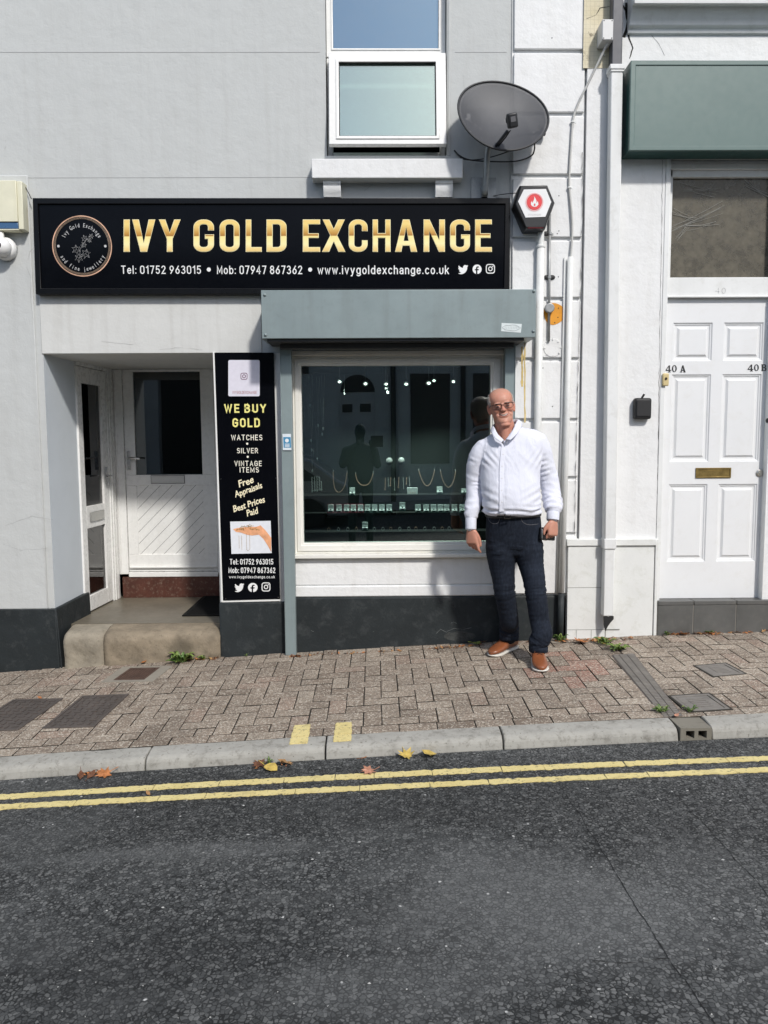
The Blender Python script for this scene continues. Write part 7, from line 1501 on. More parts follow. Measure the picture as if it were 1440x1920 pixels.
# ---------------- the man in the white shirt
DYP = .10
def Q(px, py, Y): return at(px, py, Y + DYP)
man_base = (onground(950, 1235) + onground(1018, 1262)) / 2
man = empty('person', man_base, 'smiling man with glasses in white shirt, dark jeans and brown shoes before the shop window', 'person')
HC = at(949.5, 797, -.60 + DYP); HC = Vector((HC.x, -.520 + DYP, HC.z)); HR = Matrix.Rotation(R(-8.5), 3, 'Y') @ Matrix.Rotation(R(-3), 3, 'X') @ Matrix.Rotation(R(-4), 3, 'Z')
def H(x, y, z): return HC + HR @ Vector((x, y, z))
HS = 1.0
def build_body():
    mb = MB()
    # skull and jaw
    prof = [(.000, .020, -.082, -.040), (.008, .035, -.091, -.015), (.022, .047, -.093, .005), (.040, .057, -.091, .030), (.060, .0635, -.088, .055), (.083, .066, -.087, .075), (.105, .071, -.085, .088), (.125, .073, -.083, .097), (.145, .0755, -.087, .102), (.168, .076, -.085, .103), (.190, .072, -.074, .096), (.208, .062, -.058, .082), (.222, .046, -.038, .062), (.231, .028, -.016, .040), (.235, .010, .002, .022)]
    rg = [(H(0, (a+b)/2, z), HR @ Vector((w, 0, 0)), HR @ Vector((0, (b-a)/2, 0)), 2.25) for z, w, a, b in [tuple(s) for s in cr(prof, 3)]]; loft(mb, rg, 36)
    E = lambda c, r, n=14: mb.ell(H(*c), r, n, 10, HR)
    # nose
    loft(mb, [(H(0, -.078, .138), HR @ Vector((.007, 0, 0)), HR @ Vector((0, .008, .004)), 2), (H(0, -.090, .118), HR @ Vector((.0085, 0, 0)), HR @ Vector((0, .012, .006)), 2), (H(0, -.098, .103), HR @ Vector((.0115, 0, 0)), HR @ Vector((0, .014, .006)), 2), (H(0, -.101, .091), HR @ Vector((.015, 0, 0)), HR @ Vector((0, .013, .006)), 2), (H(0, -.094, .082), HR @ Vector((.012, 0, 0)), HR @ Vector((0, .010, .004)), 2)], 16)
    E((0, -.104, .092), (.0105, .0095, .0090)); E((-.0135, -.095, .089), (.0075, .010, .0075)); E((.0135, -.095, .089), (.0075, .010, .0075))
    for s in (-1, 1):
        E((s*.040, -.063, .093), (.026, .026, .020)); E((s*.034, -.081, .133), (.024, .010, .0065)); E((s*.034, -.060, .060), (.020, .024, .020)); E((s*.0315, -.074, .116), (.0145, .012, .012))
        # ear
        er = HR @ Matrix.Rotation(R(s*-16), 3, 'Z'); mb.ell(H(s*.079, .012, .112), (.0085, .019, .032), 14, 10, er); mb.ell(H(s*.0835, .020, .118), (.006, .014, .024), 12, 8, er); mb.ell(H(s*.077, .004, .086), (.0065, .010, .012), 10, 8, er)
    E((0, -.084, .017), (.020, .015, .014)); E((0, -.0875, .060), (.029, .010, .017)); E((0, -.070, -.003), (.034, .034, .016))
    # neck
    nb0 = Q(950, 822, -.50); a = H(0, .012, .055); limb(mb, [(a, .060), (a.lerp(nb0, .5) + Vector((0, -.008, 0)), .061), (nb0, .070), (nb0 + Vector((.004, 0, -.05)), .085)], nn=24)
    b0 = H(0, -.045, .012); limb(mb, [(b0, .030), (b0.lerp(Q(948, 822, -.575), .6), .030), (Q(948, 824, -.565), .034)], nn=18)
    # trunk under the clothes
    for rows in [(TORSO_ROWS, .014)]:
        loft(mb, [(c, u.normalized() * max(.02, u.length - rows[1]), v.normalized() * max(.02, v.length - rows[1]), e) for c, u, v, e in rows[0]], 30)
    loft(mb, [(c, u.normalized() * (u.length - .014), v.normalized() * (v.length - .014), e) for c, u, v, e in HIP_ROWS], 30)
    for L_ in (ARM_L, ARM_R, LEG_L, LEG_R): limb(mb, [(p, max(.018, r - .012)) for p, r in L_], nn=18)
    return mb
def trow(px, py, hw, hd, Yc, e=2.4, til=.0): c = Q(px, py, Yc - hd*.0); return (c, Vector((hw, 0, til*hw)), Vector((0, hd, 0)), e)
TR = [(952, 801, .060, .060, -.50), (954, 806, .088, .078, -.498), (957, 812, .140, .094, -.497), (959, 820, .184, .106, -.498), (959, 832, .202, .118, -.502), (958, 852, .197, .128, -.510), (956, 880, .185, .138, -.518), (956, 900, .180, .147, -.526), (957, 920, .179, .156, -.534), (959, 938, .181, .160, -.538), (960, 950, .181, .158, -.538), (961, 958, .176, .148, -.534), (962, 963, .162, .132, -.53)]
TORSO_ROWS = [trow(a, b, c, d, e, 2.35, float(np.interp(b, [800, 830, 880, 930, 950], [.13, .12, .03, .0, .035]))) for a, b, c, d, e in [tuple(s) for s in cr(TR, 3)]]
HR_ = [(962, 950, .160, .120, -.524), (962, 962, .169, .128, -.524), (963, 985, .176, .128, -.520), (963, 1005, .179, .120, -.516), (964, 1023, .176, .108, -.510), (965, 1036, .150, .090, -.505), (966, 1041, .110, .07, -.50)]
HIP_ROWS = [trow(a, b, c, d, e, 2.3, .035 if b < 980 else 0) for a, b, c, d, e in [tuple(s) for s in cr(HR_, 3)]]
ARM_L = [(Q(911, 838, -.500), .062), (Q(899, 854, -.495), .064), (Q(891, 878, -.485), .056), (Q(889.5, 903, -.475), .051), (Q(889, 930, -.490), .051), (Q(886, 950, -.515), .048), (Q(883.5, 965, -.530), .042), (Q(883, 974, -.540), .030), (Q(883, 990, -.548), .026)]
ARM_R = [(Q(1004, 825, -.500), .068), (Q(1014, 846, -.492), .068), (Q(1022, 874, -.480), .060), (Q(1030, 903, -.470), .060), (Q(1034, 930, -.490), .059), (Q(1037, 947, -.525), .058), (Q(1038, 957, -.550), .048), (Q(1037, 963, -.560), .034), (Q(1036.5, 973, -.570), .030)]
sL_t, sL_h = onground(919, 1233), onground(978, 1213); dL = (sL_h - sL_t); dL.z = 0; dL.normalize(); dL = Vector((.72, .69, 0)).normalized(); sL_h = sL_t + dL * .285
sR_t = onground(1016, 1262.5); dR = Vector((.10, .99, 0)).normalized(); sR_h = sR_t + dR * .285
def anks(h, d, up): q = h - d * .085; return Vector((q.x, q.y, zg(q.x, q.y) + up))
aL = anks(sL_h, dL, .115); aR = anks(sR_h, dR, .105)
LEG_L = [(Q(938, 995, -.525), .088), (Q(939, 1030, -.520), .097), (Q(941, 1060, -.510), .085), (Q(944, 1085, -.515), .074), (Q(946, 1108, -.52), .069), (Q(950.5, 1135, -.49), .065), (Q(955, 1165, -.45), .063), (Vector((aL.x - .006, aL.y - .045, aL.z + .085)), .064), (Vector((aL.x - .003, aL.y - .030, aL.z + .03)), .065), (Vector((aL.x, aL.y - .022, aL.z - .016)), .064)]
LEG_R = [(Q(988, 995, -.525), .088), (Q(991, 1030, -.528), .095), (Q(996, 1060, -.545), .081), (Q(1001, 1085, -.575), .072), (Q(1004, 1108, -.595), .068), (Q(1008, 1135, -.60), .066), (Q(1012, 1165, -.60), .064), (Vector((at(1016, 1190, aR.y).x, aR.y - .01, aR.z + .085)), .065), (Vector((aR.x, aR.y - .0, aR.z + .03)), .063), (Vector((aR.x, aR.y + .0, aR.z - .010)), .060)]
mbb = build_body()
WL = Q(883.5, 992, -.550); hand(mbb, WL, Vector((.06, -.06, -1)), Vector((.80, -.60, 0)), Vector((.60, .80, 0)), [(12, 20, 14), (24, 34, 22), (32, 42, 28), (40, 46, 30)], .10, (.80, .42, .25), .45)
WR = Q(1037, 975, -.575); KR = hand(mbb, WR, Vector((-.05, -.16, -1)), Vector((-.80, -.60, 0)), Vector((-.58, .80, 0)), [(38, 62, 40), (42, 64, 42), (46, 66, 44), (50, 66, 44)], .03, (.72, .55, .35), .5, 1.06)
body = remesh(mbb, .0034, 3, 'body')
co = vco(body); inv = np.array(HR.inverted()); hl = (co - np.array(HC)) @ inv.T; no = vno(body)
# facial relief: eye sockets, smile line, smile folds
d = np.zeros(len(co))
def g3(c, r): return np.exp(-(((hl[:,0]-c[0])/r[0])**2 + ((hl[:,1]-c[1])/r[1])**2 + ((hl[:,2]-c[2])/r[2])**2))
for s in (-1, 1):
    d -= .0040 * g3((s*.016, -.088, .120), (.007, .02, .009)); d -= .0022 * g3((s*.033, -.088, .1235), (.014, .02, .004)); d -= .0018 * g3((s*.034, -.085, .107), (.014, .02, .004)); d -= .006 * g3((s*.058, -.060, .128), (.014, .02, .012))
    for k in range(8):
        t = k/7; x = s*(.019 + .017*t + .004*t*t); z = .088 - .034*t; d -= .0018 * g3((x, -.088, z), (.0035, .03, .006))
for k in range(13):
    t = (k-6)/6; x = .028*t; z = .0555 + .0095*t*t; d -= .0045 * g3((x, -.095, z), (.005, .03, .0035))
d -= .002 * g3((0, -.09, .040), (.016, .03, .004)) ; d += .0015 * g3((0, -.1, .052), (.014, .03, .004))
for z in (.172, .184, .162): d -= .0009 * np.exp(-(((hl[:,2]-z-hl[:,0]**2*2)/.0018)**2)) * (np.abs(hl[:,0]) < .045) * (hl[:,1] < -.03)
co = co + no * d[:, None]; setco(body, co)
# skin tones as a painted attribute
col = np.tile(np.array([.53, .255, .18]), (len(co), 1))
def mixn(w, c):
    global col
    w = np.clip(w, 0, 1)[:, None]; col = col * (1 - w) + np.array(c) * w
nzv = np.array([nz(p, 55) for p in co]); nzl = np.array([nz(p, 14, 3.) for p in co])
for s in (-1, 1): mixn(.45 * g3((s*.042, -.075, .090), (.022, .04, .018)), (.50, .17, .12)); mixn(.5 * g3((s*.082, .01, .11), (.02, .04, .04)), (.50, .17, .12))
mixn(.55 * g3((0, -.105, .098), (.014, .03, .012)), (.52, .18, .13)); mixn(.5 * g3((0, -.06, -.02), (.06, .08, .03)), (.40, .15, .10))
mixn((np.abs(nzl) * 1.4) * .35, (.40, .17, .11)); mixn(.25*np.clip(nzv, 0, 1), (.60, .34, .25))
hd = (hl[:,2] > -.03) & (hl[:,2] < .25) & (np.abs(hl[:,0]) < .10) & (np.abs(hl[:,1]) < .13)
lip = np.zeros(len(co))
for k in range(13): t = (k-6)/6; lip += g3((.028*t, -.095, .0500 + .0105*t*t), (.004, .03, .0026))
mixn(hd * np.clip(lip, 0, 1) * .75, (.50, .19, .15))
mth = np.zeros(len(co))
for k in range(13): t = (k-6)/6; mth += g3((.0275*t, -.095, .0545 + .0100*t*t), (.0035, .03, .0036))
mixn(hd * np.clip(mth, 0, 1) * .9, (.10, .03, .03))
for s in (-1, 1):
    mixn(hd * .45 * g3((s*.034, -.09, .1345), (.018, .02, .0032)), (.34, .24, .19)); mixn(hd * .12 * g3((s*.033, -.085, .118), (.013, .02, .006)), (.36, .16, .12))  # brows, then eye sockets darkened in the skin colour like shade
mixn(hd * .30 * np.clip((hl[:,2] - .195 + nzv*.02)*30, 0, 1), (.42, .30, .24))
bald = hd & (hl[:,2] > .145) & (hl[:,1] < -.02)
mixn(hd * (hl[:,2] > .10) * np.clip((hl[:,1] - .0 + (hl[:,2]-.17)*.35)*40 + nzv*.8, 0, 1) * .7, (.45, .40, .36))
sb = hd & (hl[:,2] < .075) & (hl[:,1] < .03) ; mixn(sb * np.clip(nzv*.4, 0, .2), (.45, .30, .24))
ca = body.color_attributes.new('tone', 'FLOAT_COLOR', 'POINT'); ca.data.foreach_set('color', np.hstack([col, np.ones((len(col), 1))]).astype(np.float32).ravel())
def skin_mat():
    m, nt, b, L = newmat('skin'); a = nt.nodes.new('ShaderNodeVertexColor'); a.layer_name = 'tone'; L.new(a.outputs[0], b.inputs['Base Color'])
    b.inputs['Roughness'].default_value = .48; b.inputs['Subsurface Weight'].default_value = .12; b.inputs['Subsurface Radius'].default_value = (.008, .003, .0015); b.inputs['Subsurface Scale'].default_value = .6; b.inputs['Specular IOR Level'].default_value = .4
    bump(nt, b, noi(nt, pos(nt), 420, 3), .25, .0006); return m
link('body', body, man, skin_mat(), smooth=True)
# hair: close-cropped white sides and back
mb = MB(); me_ = body; cs = {}; random.seed(2)
sel = hd & (((hl[:,1] > .012 + .25*(.16 - hl[:,2]).clip(0)) & (hl[:,2] > .045) & (hl[:,2] < .205)) | ((hl[:,1] > -.045 + np.abs(hl[:,2]-.15)*.3) & (np.abs(hl[:,0]) > .058) & (hl[:,2] > .125) & (hl[:,2] < .190)))
sel &= ~((np.abs(hl[:,0]) > .0745) & (hl[:,2] < .146) & (hl[:,1] < .045))
idx = np.nonzero(sel)[0]; no2 = vno(body)
for i in idx:
    if random.random() > .75: continue
    p = Vector(co[i]); n_ = Vector(no2[i]); l = random.uniform(.003, .0065); t = (n_ + Vector((random.gauss(0, .5), random.gauss(0, .5), -.6 + random.gauss(0, .4)))).normalized(); w = n_.cross(t).normalized() * .0011
    q = p + n_*.0003; mb.add([q - w, q + w, q + w*.4 + t*l + n_*.001, q - w*.4 + t*l + n_*.001], [(0, 1, 2, 3)])
mb.build('hair', flat('white_hair', (.60, .57, .53), .7), man)
# eyes, teeth
M_EYEW = flat('eye_white', (.60, .55, .52), .3); M_IRIS = flat('iris', (.03, .03, .035), .1)
for s in (-1, 1):
    mb = MB(); mb.ell(H(s*.0325, -.0838, .1165), (.0105, .006, .0032), 14, 8, HR); e_ = mb.build('eye', M_EYEW, man, smooth=True)
    mb = MB(); mb.ell(H(s*.0325, -.0888, .1165), (.0036, .0020, .0026), 12, 8, HR); mb.build('iris', M_IRIS, e_, smooth=True)
mb = MB(); vs = []
for k in range(11): t = (k-5)/5; y = -.0995 + .010*t*t; vs += [H(.0225*t, y, .0595 + .0095*t*t), H(.0225*t, y + .001, .0548 + .0105*t*t)]
mb.add(vs, [(2*i, 2*i+1, 2*i+3, 2*i+2) for i in range(10)]); mb.build('teeth', flat('teeth', (.66, .62, .56), .3), man)
# glasses
gl = MB(); M_GLS = flat('glasses_frame', (.014, .008, .006), .3)
def rimpts(s): return [H(s*.0355 + a*.0285, -.1005 + abs(s*.0355 + a*.0285)**2 * 3.4, .1150 + b*.0165) for a, b in [(sgnp(math.cos(t), .55), sgnp(math.sin(t), .6)) for t in [2*PI*i/28 for i in range(28)]]]
for s in (-1, 1):
    rp_ = rimpts(s); gl.tube(rp_, .0008, 6, closed=True); top = [p for p in rp_ if (HR.inverted() @ (p - HC)).z > .1235]; top.sort(key=lambda p: (HR.inverted() @ (p - HC)).x); gl.tube(top, .0027, 6)
    gl.tube([H(s*.064, -.088, .1275), H(s*.073, -.080, .1268), H(s*.0785, -.03, .125), H(s*.080, .012, .124)], .0016, 6)
gl.tube([H(-.009, -.101, .1205), H(0, -.1045, .1225), H(.009, -.101, .1205)], .0017, 6); gf = gl.build('glasses', M_GLS, man, smooth=True)
mb = MB()
for s in (-1, 1): r_p = rimpts(s); mb.add(r_p, [tuple(range(len(r_p)))])
mb.build('lens', glass('lens_glass', (.99, .99, .99), -.035), gf)
# ---------------- shirt
def shirt_parts():
    mb = MB(); loft(mb, TORSO_ROWS, 36); limb(mb, ARM_L[:-1] + [(ARM_L[-1][0], .031)], nn=22); limb(mb, ARM_R[:-1] + [(ARM_R[-1][0], .035)], nn=22)
    for s, A in ((-1, ARM_L), (1, ARM_R)): mb.ell(A[0][0] + Vector((-s*.035, 0, -.006)), (.070, .074, .060), 16, 10)
    return mb
def fold(me, arms, seed, kind='shirt'):
    co = vco(me); no = vno(me); d = np.zeros(len(co))
    cl = []
    for A in arms:
        S = [np.array(s) for s in cr([(p.x, p.y, p.z, r) for p, r in A], 6)]; cum = [0]
        for a, b in zip(S[:-1], S[1:]): cum.append(cum[-1] + np.linalg.norm(b[:3]-a[:3]))
        cl.append((np.array([s[:3] for s in S]), np.array(cum), np.array([s[3] for s in S])))
    best = np.full(len(co), 9.); par = np.zeros(len(co)); arm = np.zeros(len(co), int)
    for ai, (C, cum, rr) in enumerate(cl):
        dist = np.linalg.norm(co[:, None, :] - C[None], axis=2) - rr[None]; k = dist.argmin(1); m = dist.min(1); w = m < best; best = np.where(w, m, best); par = np.where(w, cum[k], par); arm = np.where(w, ai, arm)
    return co, no, best, par, arm, cl
def ridge(v): return 1 - 2*abs(v)
st2 = shirt_parts(); smesh = remesh(st2, .0055, 4, 'shirt')
co, no, best, par, arm, cl = fold(smesh, (ARM_L, ARM_R), 1)
zt_h = Q(950, 962, -.55).z; d = np.zeros(len(co))
tx_ = Q(957, 900, -.5).x
for i, p in enumerate(co):
    sl_ = best[i] < .012 and abs(p[0] - tx_) > .165
    if sl_:
        L_ = cl[arm[i]][1][-1]; t = par[i] / L_; w = .25 + .75*math.exp(-((t-.42)/.16)**2) + .85*math.exp(-((t-.80)/.14)**2)
        if t > .88: w *= .15
        ph = par[i]*2*PI/.036 + 3.4*nz(p, 9, 2.) + 1.6*math.atan2(p[1]-cl[arm[i]][0][0][1], p[0]-cl[arm[i]][0][0][0])*.6
        ph += 4*nz(p, 6, 12.); d[i] = .0040*w*(math.sin(ph)*.8 + .5*math.sin(ph*.47 + 1)) * max(0, .35 + 2.2*nz(p, 9, 7.)) + .0042*w*ridge(nz((p[0]+p[2]*.4, p[1], p[2]*1.5), 15, 1.))
    else:
        hz = p[2] - zt_h; x = p[0] - tx_
        side = min(1, abs(x)/.17)
        d[i] = .0080*ridge(nz((p[0]*1.0 + p[2]*.55*math.copysign(1, x), p[1]*.4, p[2]*.5), 8.5, 4.)) * (.35 + .75*side)
        d[i] += .0085*math.exp(-(hz/.045)**2)*math.sin(hz*2*PI/.034 + 3.*nz(p, 7, 5.) + x*6) * (.5+.5*side)
        d[i] += .0035*math.exp(-((hz-.10)/.07)**2)*math.sin((p[2] - abs(x)*.6)*2*PI/.055 + 2.5*nz(p, 6, 8.)) * side
        d[i] += .0035*math.exp(-((p[2]-Q(950, 860, -.5).z)/.05)**2) * math.sin((p[2]*1. + x*math.copysign(1, x)*-1.4)*2*PI/.06 + nz(p, 6, 2.)*2) * side
        if hz < .02: d[i] += .010 * math.exp(-((hz-.004)/.018)**2)
        if abs(p[0]-Q(941, 900, -.68).x) < .022: d[i] *= .4
d = np.where(best > .03, np.minimum(d, .012), d)
setco(smesh, co + no * d[:, None])
# open the collar
A0, B0, C0 = Q(946, 827, -.6), Q(920, 799, -.6), Q(977, 786, -.6)
bm = bmesh.new(); bm.from_mesh(smesh); nk = Q(952, 803, -.5)
def intri(x, z):
    P = [(A0.x, A0.z), (C0.x, C0.z), (B0.x, B0.z)]; r = []
    for i in range(3): a, b = P[i], P[(i+1) % 3]; r.append((b[0]-a[0])*(z-a[1]) - (b[1]-a[1])*(x-a[0]))
    return all(v > 0 for v in r) or all(v < 0 for v in r)
kill = [f for f in bm.faces if (f.calc_center_median().y < -.52 + DYP and intri(f.calc_center_median().x, f.calc_center_median().z)) or (f.calc_center_median().z > nk.z - .006 and (f.calc_center_median().xy - nk.xy).length < .07)]
bmesh.ops.delete(bm, geom=kill, context='FACES'); bm.to_mesh(smesh); bm.free()
def cotton():
    m, nt, b, L = newmat('white_cotton'); v = pos(nt); n = noi(nt, v, 6, 4); L.new(mixc(nt, n, (.67, .685, .775), (.73, .745, .82)), b.inputs['Base Color'])
    b.inputs['Roughness'].default_value = .85; b.inputs['Sheen Weight'].default_value = .15; b.inputs['Specular IOR Level'].default_value = .25
    w1 = noi(nt, pos(nt, (1, 1, .45)), 26, 5, .6, .8); p = bump(nt, b, w1, .6, .008); bump(nt, b, noi(nt, v, 500, 2), .25, .0005, p); return m
M_COT = cotton(); shirt = link('shirt', smesh, man, M_COT, smooth=True)
dg = bpy.context.evaluated_depsgraph_get(); bvh = BVHTree.FromPolygons([tuple(v.co) for v in smesh.vertices], [tuple(p.vertices) for p in smesh.polygons])
def onshirt(px, py, off=.0):
    o = CAMLOC; dd = ray(px, py).normalized(); h = bvh.ray_cast(o, dd); 
    if h[0] is None: return None
    return h[0] - dd * off
def strip(mb, pts, w, t):
    pts = [p for p in pts if p is not None]; S = [Vector(p) for p in pts]; vs = []; 
    for i, p in enumerate(S):
        tt = (S[min(i+1, len(S)-1)] - S[max(i-1, 0)]).normalized(); u = tt.cross(Vector((0, -1, 0))).normalized() * w
        vs += [p - u + Vector((0, .004, 0)), p - u*.92 + Vector((0, -t, 0)), p + u*.92 + Vector((0, -t, 0)), p + u + Vector((0, .004, 0))]
    mb.add(vs, [(4*i+j, 4*i+j+1, 4*i+j+5, 4*i+j+4) for i in range(len(S)-1) for j in range(3)])
mb = MB(); P = [onshirt(945.5 - 4.5*min(1, k/12), 825 + 134*k/30, .0) for k in range(31)]; P = [p for p in P if p]; 
P = [Vector((np.mean([q.x for q in P[max(0, i-2):i+3]]), np.mean([q.y for q in P[max(0, i-2):i+3]]), P[i].z)) for i in range(len(P))]
strip(mb, P, .0165, .0028); mb.build('placket', M_COT, shirt, smooth=False)
M_BTN = flat('pearl_button', (.70, .70, .72), .4)
for k in (1, 6, 11, 16, 21, 26):
    if k < len(P): mb = MB(); mb.lathe([(.0045, 0), (.0045, .0016), (.003, .002)], tuple(P[k] + Vector((0, -.0025, 0))), (0, -1, 0), 14); mb.build('button', M_BTN, shirt)
# cuffs
for A, r in ((ARM_L, .0335), (ARM_R, .0385)):
    a, b = (A[-2][0], A[-1][0]); dd = (b - a).normalized(); a2 = a - dd*.010; b2 = b + dd*.010
    mb = MB(); u = Vector((1, 0, 0)); u = (u - dd*u.dot(dd)).normalized(); v = dd.cross(u); n = 26; vs = []
    for c, q in ((a2, r*1.02), (a2.lerp(b2, .1), r*1.05), (a2.lerp(b2, .9), r*1.02), (b2, r*1.0), (b2, r*.90), (a2.lerp(b2, .8), r*.88)): vs += [c + (u*math.cos(2*PI*j/n) + v*math.sin(2*PI*j/n)*1.0)*q*(1+.02*math.sin(3*j)) for j in range(n)]
    mb.add(vs, [(i*n+j, i*n+(j+1)%n, (i+1)*n+(j+1)%n, (i+1)*n+j) for i in range(5) for j in range(n)]); mb.build('cuff', M_COT, shirt, smooth=True)
# collar: two leaves folded down round the neck
FOLD = [(944.5, 825, -.640), (934, 815, -.622), (927.5, 803, -.580), (925, 797, -.520), (932, 793, -.455), (950, 790, -.420), (966, 786, -.455), (972, 786, -.520), (968.5, 791, -.580), (961.5, 806, -.622), (948.5, 824, -.640)]
EDGE = [(940, 830, -.650), (929.5, 823, -.638), (922, 813, -.600), (920, 806, -.520), (928, 794, -.440), (950, 790, -.400), (971, 787, -.440), (979, 794, -.520), (977, 802, -.600), (969, 814, -.642), (957, 825, -.656)]
def leaf_(i0, i1, tip):
    F = cr([tuple(Q(*f)) for f in FOLD[i0:i1]], 6); E_ = cr([tuple(Q(*f)) for f in EDGE[i0:i1]], 6); mb = MB(); vs = []; rows = 5
    for a, b in zip(F, E_):
        a, b = Vector(a), Vector(b); o = (b - Q(951, 800, -.5)); o.z = 0; o.normalize(); m_ = a.lerp(b, .45) + o*.0025 + Vector((0, 0, .001)); a2 = a + Vector((0, 0, .0))
        for k in range(rows + 1): t = k/rows; vs.append(a2*(1-t)**2 + m_*2*t*(1-t) + b*t*t)
    n = len(F); mb.add(vs, [(i*(rows+1)+k, i*(rows+1)+k+1, (i+1)*(rows+1)+k+1, (i+1)*(rows+1)+k) for i in range(n-1) for k in range(rows)])
    vs = []                                   # inner stand
    for a in F: a = Vector(a); o = (a - Q(951, 800, -.5)); o.z = 0; o.normalize(); vs += [a, a - o*.004 - Vector((0, 0, .030))]
    mb.add(vs, [(2*i, 2*i+1, 2*i+3, 2*i+2) for i in range(n-1)])
    o = mb.build('collar', M_COT, shirt, smooth=True, merge=True); s_ = o.modifiers.new('t', 'SOLIDIFY'); s_.thickness = .0018; s_.offset = 0
leaf_(0, 6, 0); leaf_(5, 11, 1)
# ---------------- jeans
mb = MB(); loft(mb, HIP_ROWS, 36); limb(mb, LEG_L, nn=24); limb(mb, LEG_R, nn=24)
jm = remesh(mb, .006, 14, 'jeans'); co, no, best, par, arm, cl = fold(jm, (LEG_L, LEG_R), 2); d = np.zeros(len(co)); zk = Q(960, 1108, -.55).z; zcr = Q(966, 1040, -.55).z
for i, p in enumerate(co):
    t = par[i] / cl[arm[i]][1][-1]
    w = .22 + .7*math.exp(-((t-.50)/.08)**2) + 1.2*math.exp(-((t-.95)/.08)**2) + .3*math.exp(-((t-.12)/.10)**2); w *= .35 + .9*abs(nz(p, 7, 9.))*2
    ph = par[i]*2*PI/(.040 if t < .8 else .030) + 6.5*nz(p, 5, 2.) + (p[0]-tx_)*22*(1 if arm[i] else -1)
    d[i] = .0048*w*(.7*math.sin(ph) + .5*nz((p[0], p[1], p[2]*1.5), 16, 6.))
    if p[2] > Q(960, 1010, -.5).z: d[i] *= .5
setco(jm, co + no*d[:, None])
def denim():
    m, nt, b, L = newmat('dark_denim'); v = pos(nt); n = noi(nt, v, 5, 5, .6); c = mixc(nt, ramp(nt, n, [(.35, 0.), (.7, 1.)]), (.005, .0075, .014), (.012, .017, .029))
    n2 = noi(nt, pos(nt, (1, 1, .3)), 90, 4, .7); c = mixc(nt, ramp(nt, n2, [(.45, 0.), (.75, .5)]), c, (.030, .042, .064)); L.new(c, b.inputs['Base Color']); b.inputs['Roughness'].default_value = .85; b.inputs['Specular IOR Level'].default_value = .25
    p = bump(nt, b, noi(nt, pos(nt, (1, 1, .8)), 22, 5, .6, .6), .5, .005); bump(nt, b, noi(nt, v, 600, 2), .3, .0005, p); return m
M_DEN = denim(); jeans = link('jeans', jm, man, M_DEN, smooth=True)
bvhj = BVHTree.FromPolygons([tuple(v.co) for v in jm.vertices], [tuple(p.vertices) for p in jm.polygons])
def onj(px, py):
    dd = ray(px, py).normalized(); h = bvhj.ray_cast(CAMLOC, dd); return None if h[0] is None else h[0] - dd*.001
mb = MB()
for pts in ([(977, 966), (978, 975), (983, 981), (992, 984), (1006, 983), (1014, 980)], [(914, 965), (917, 976), (925, 982), (934, 980), (938, 968)]):
    S = [onj(*q) for q in pts]; S = [s for s in S if s is not None]
    if len(S) > 2: mb.tube(sm(S, 4), .0014, 5)
mb.build('stitching', flat('stitch_grey', (.12, .12, .13), .8), jeans)
# belt
mb = MB(); bp = []
for j in range(40):
    t = 2*PI*j/40; c = Q(962, 962.5, -.53); bp.append(c + Vector((.173*sgnp(math.cos(t), .85), .138*sgnp(math.sin(t), .85), .004*math.cos(t))))
n = 40; vs = []
for p in bp: o = (p - Q(962, 962.5, -.53)); o.z = 0; o.normalize(); vs += [p + Vector((0, 0, .016)), p + o*.004 + Vector((0, 0, .013)), p + o*.004 - Vector((0, 0, .015)), p - Vector((0, 0, .018))]
mb.add(vs, [(4*i+k, 4*i+k+1, 4*((i+1) % n)+k+1, 4*((i+1) % n)+k) for i in range(n) for k in range(3)]); belt = mb.build('belt', flat('belt_leather', (.010, .009, .009), .4), man)
bc = Q(952, 969, -.69); mb = MB(); mb.ring([(bc.x-.020, bc.z-.014), (bc.x+.020, bc.z-.014), (bc.x+.020, bc.z+.014), (bc.x-.020, bc.z+.014)], [(bc.x-.015, bc.z-.009), (bc.x+.015, bc.z-.009), (bc.x+.015, bc.z+.009), (bc.x-.015, bc.z+.009)], -.684 + DYP, -.678 + DYP); mb.build('buckle', flat('buckle_metal', (.08, .07, .06), .3, .8), belt)
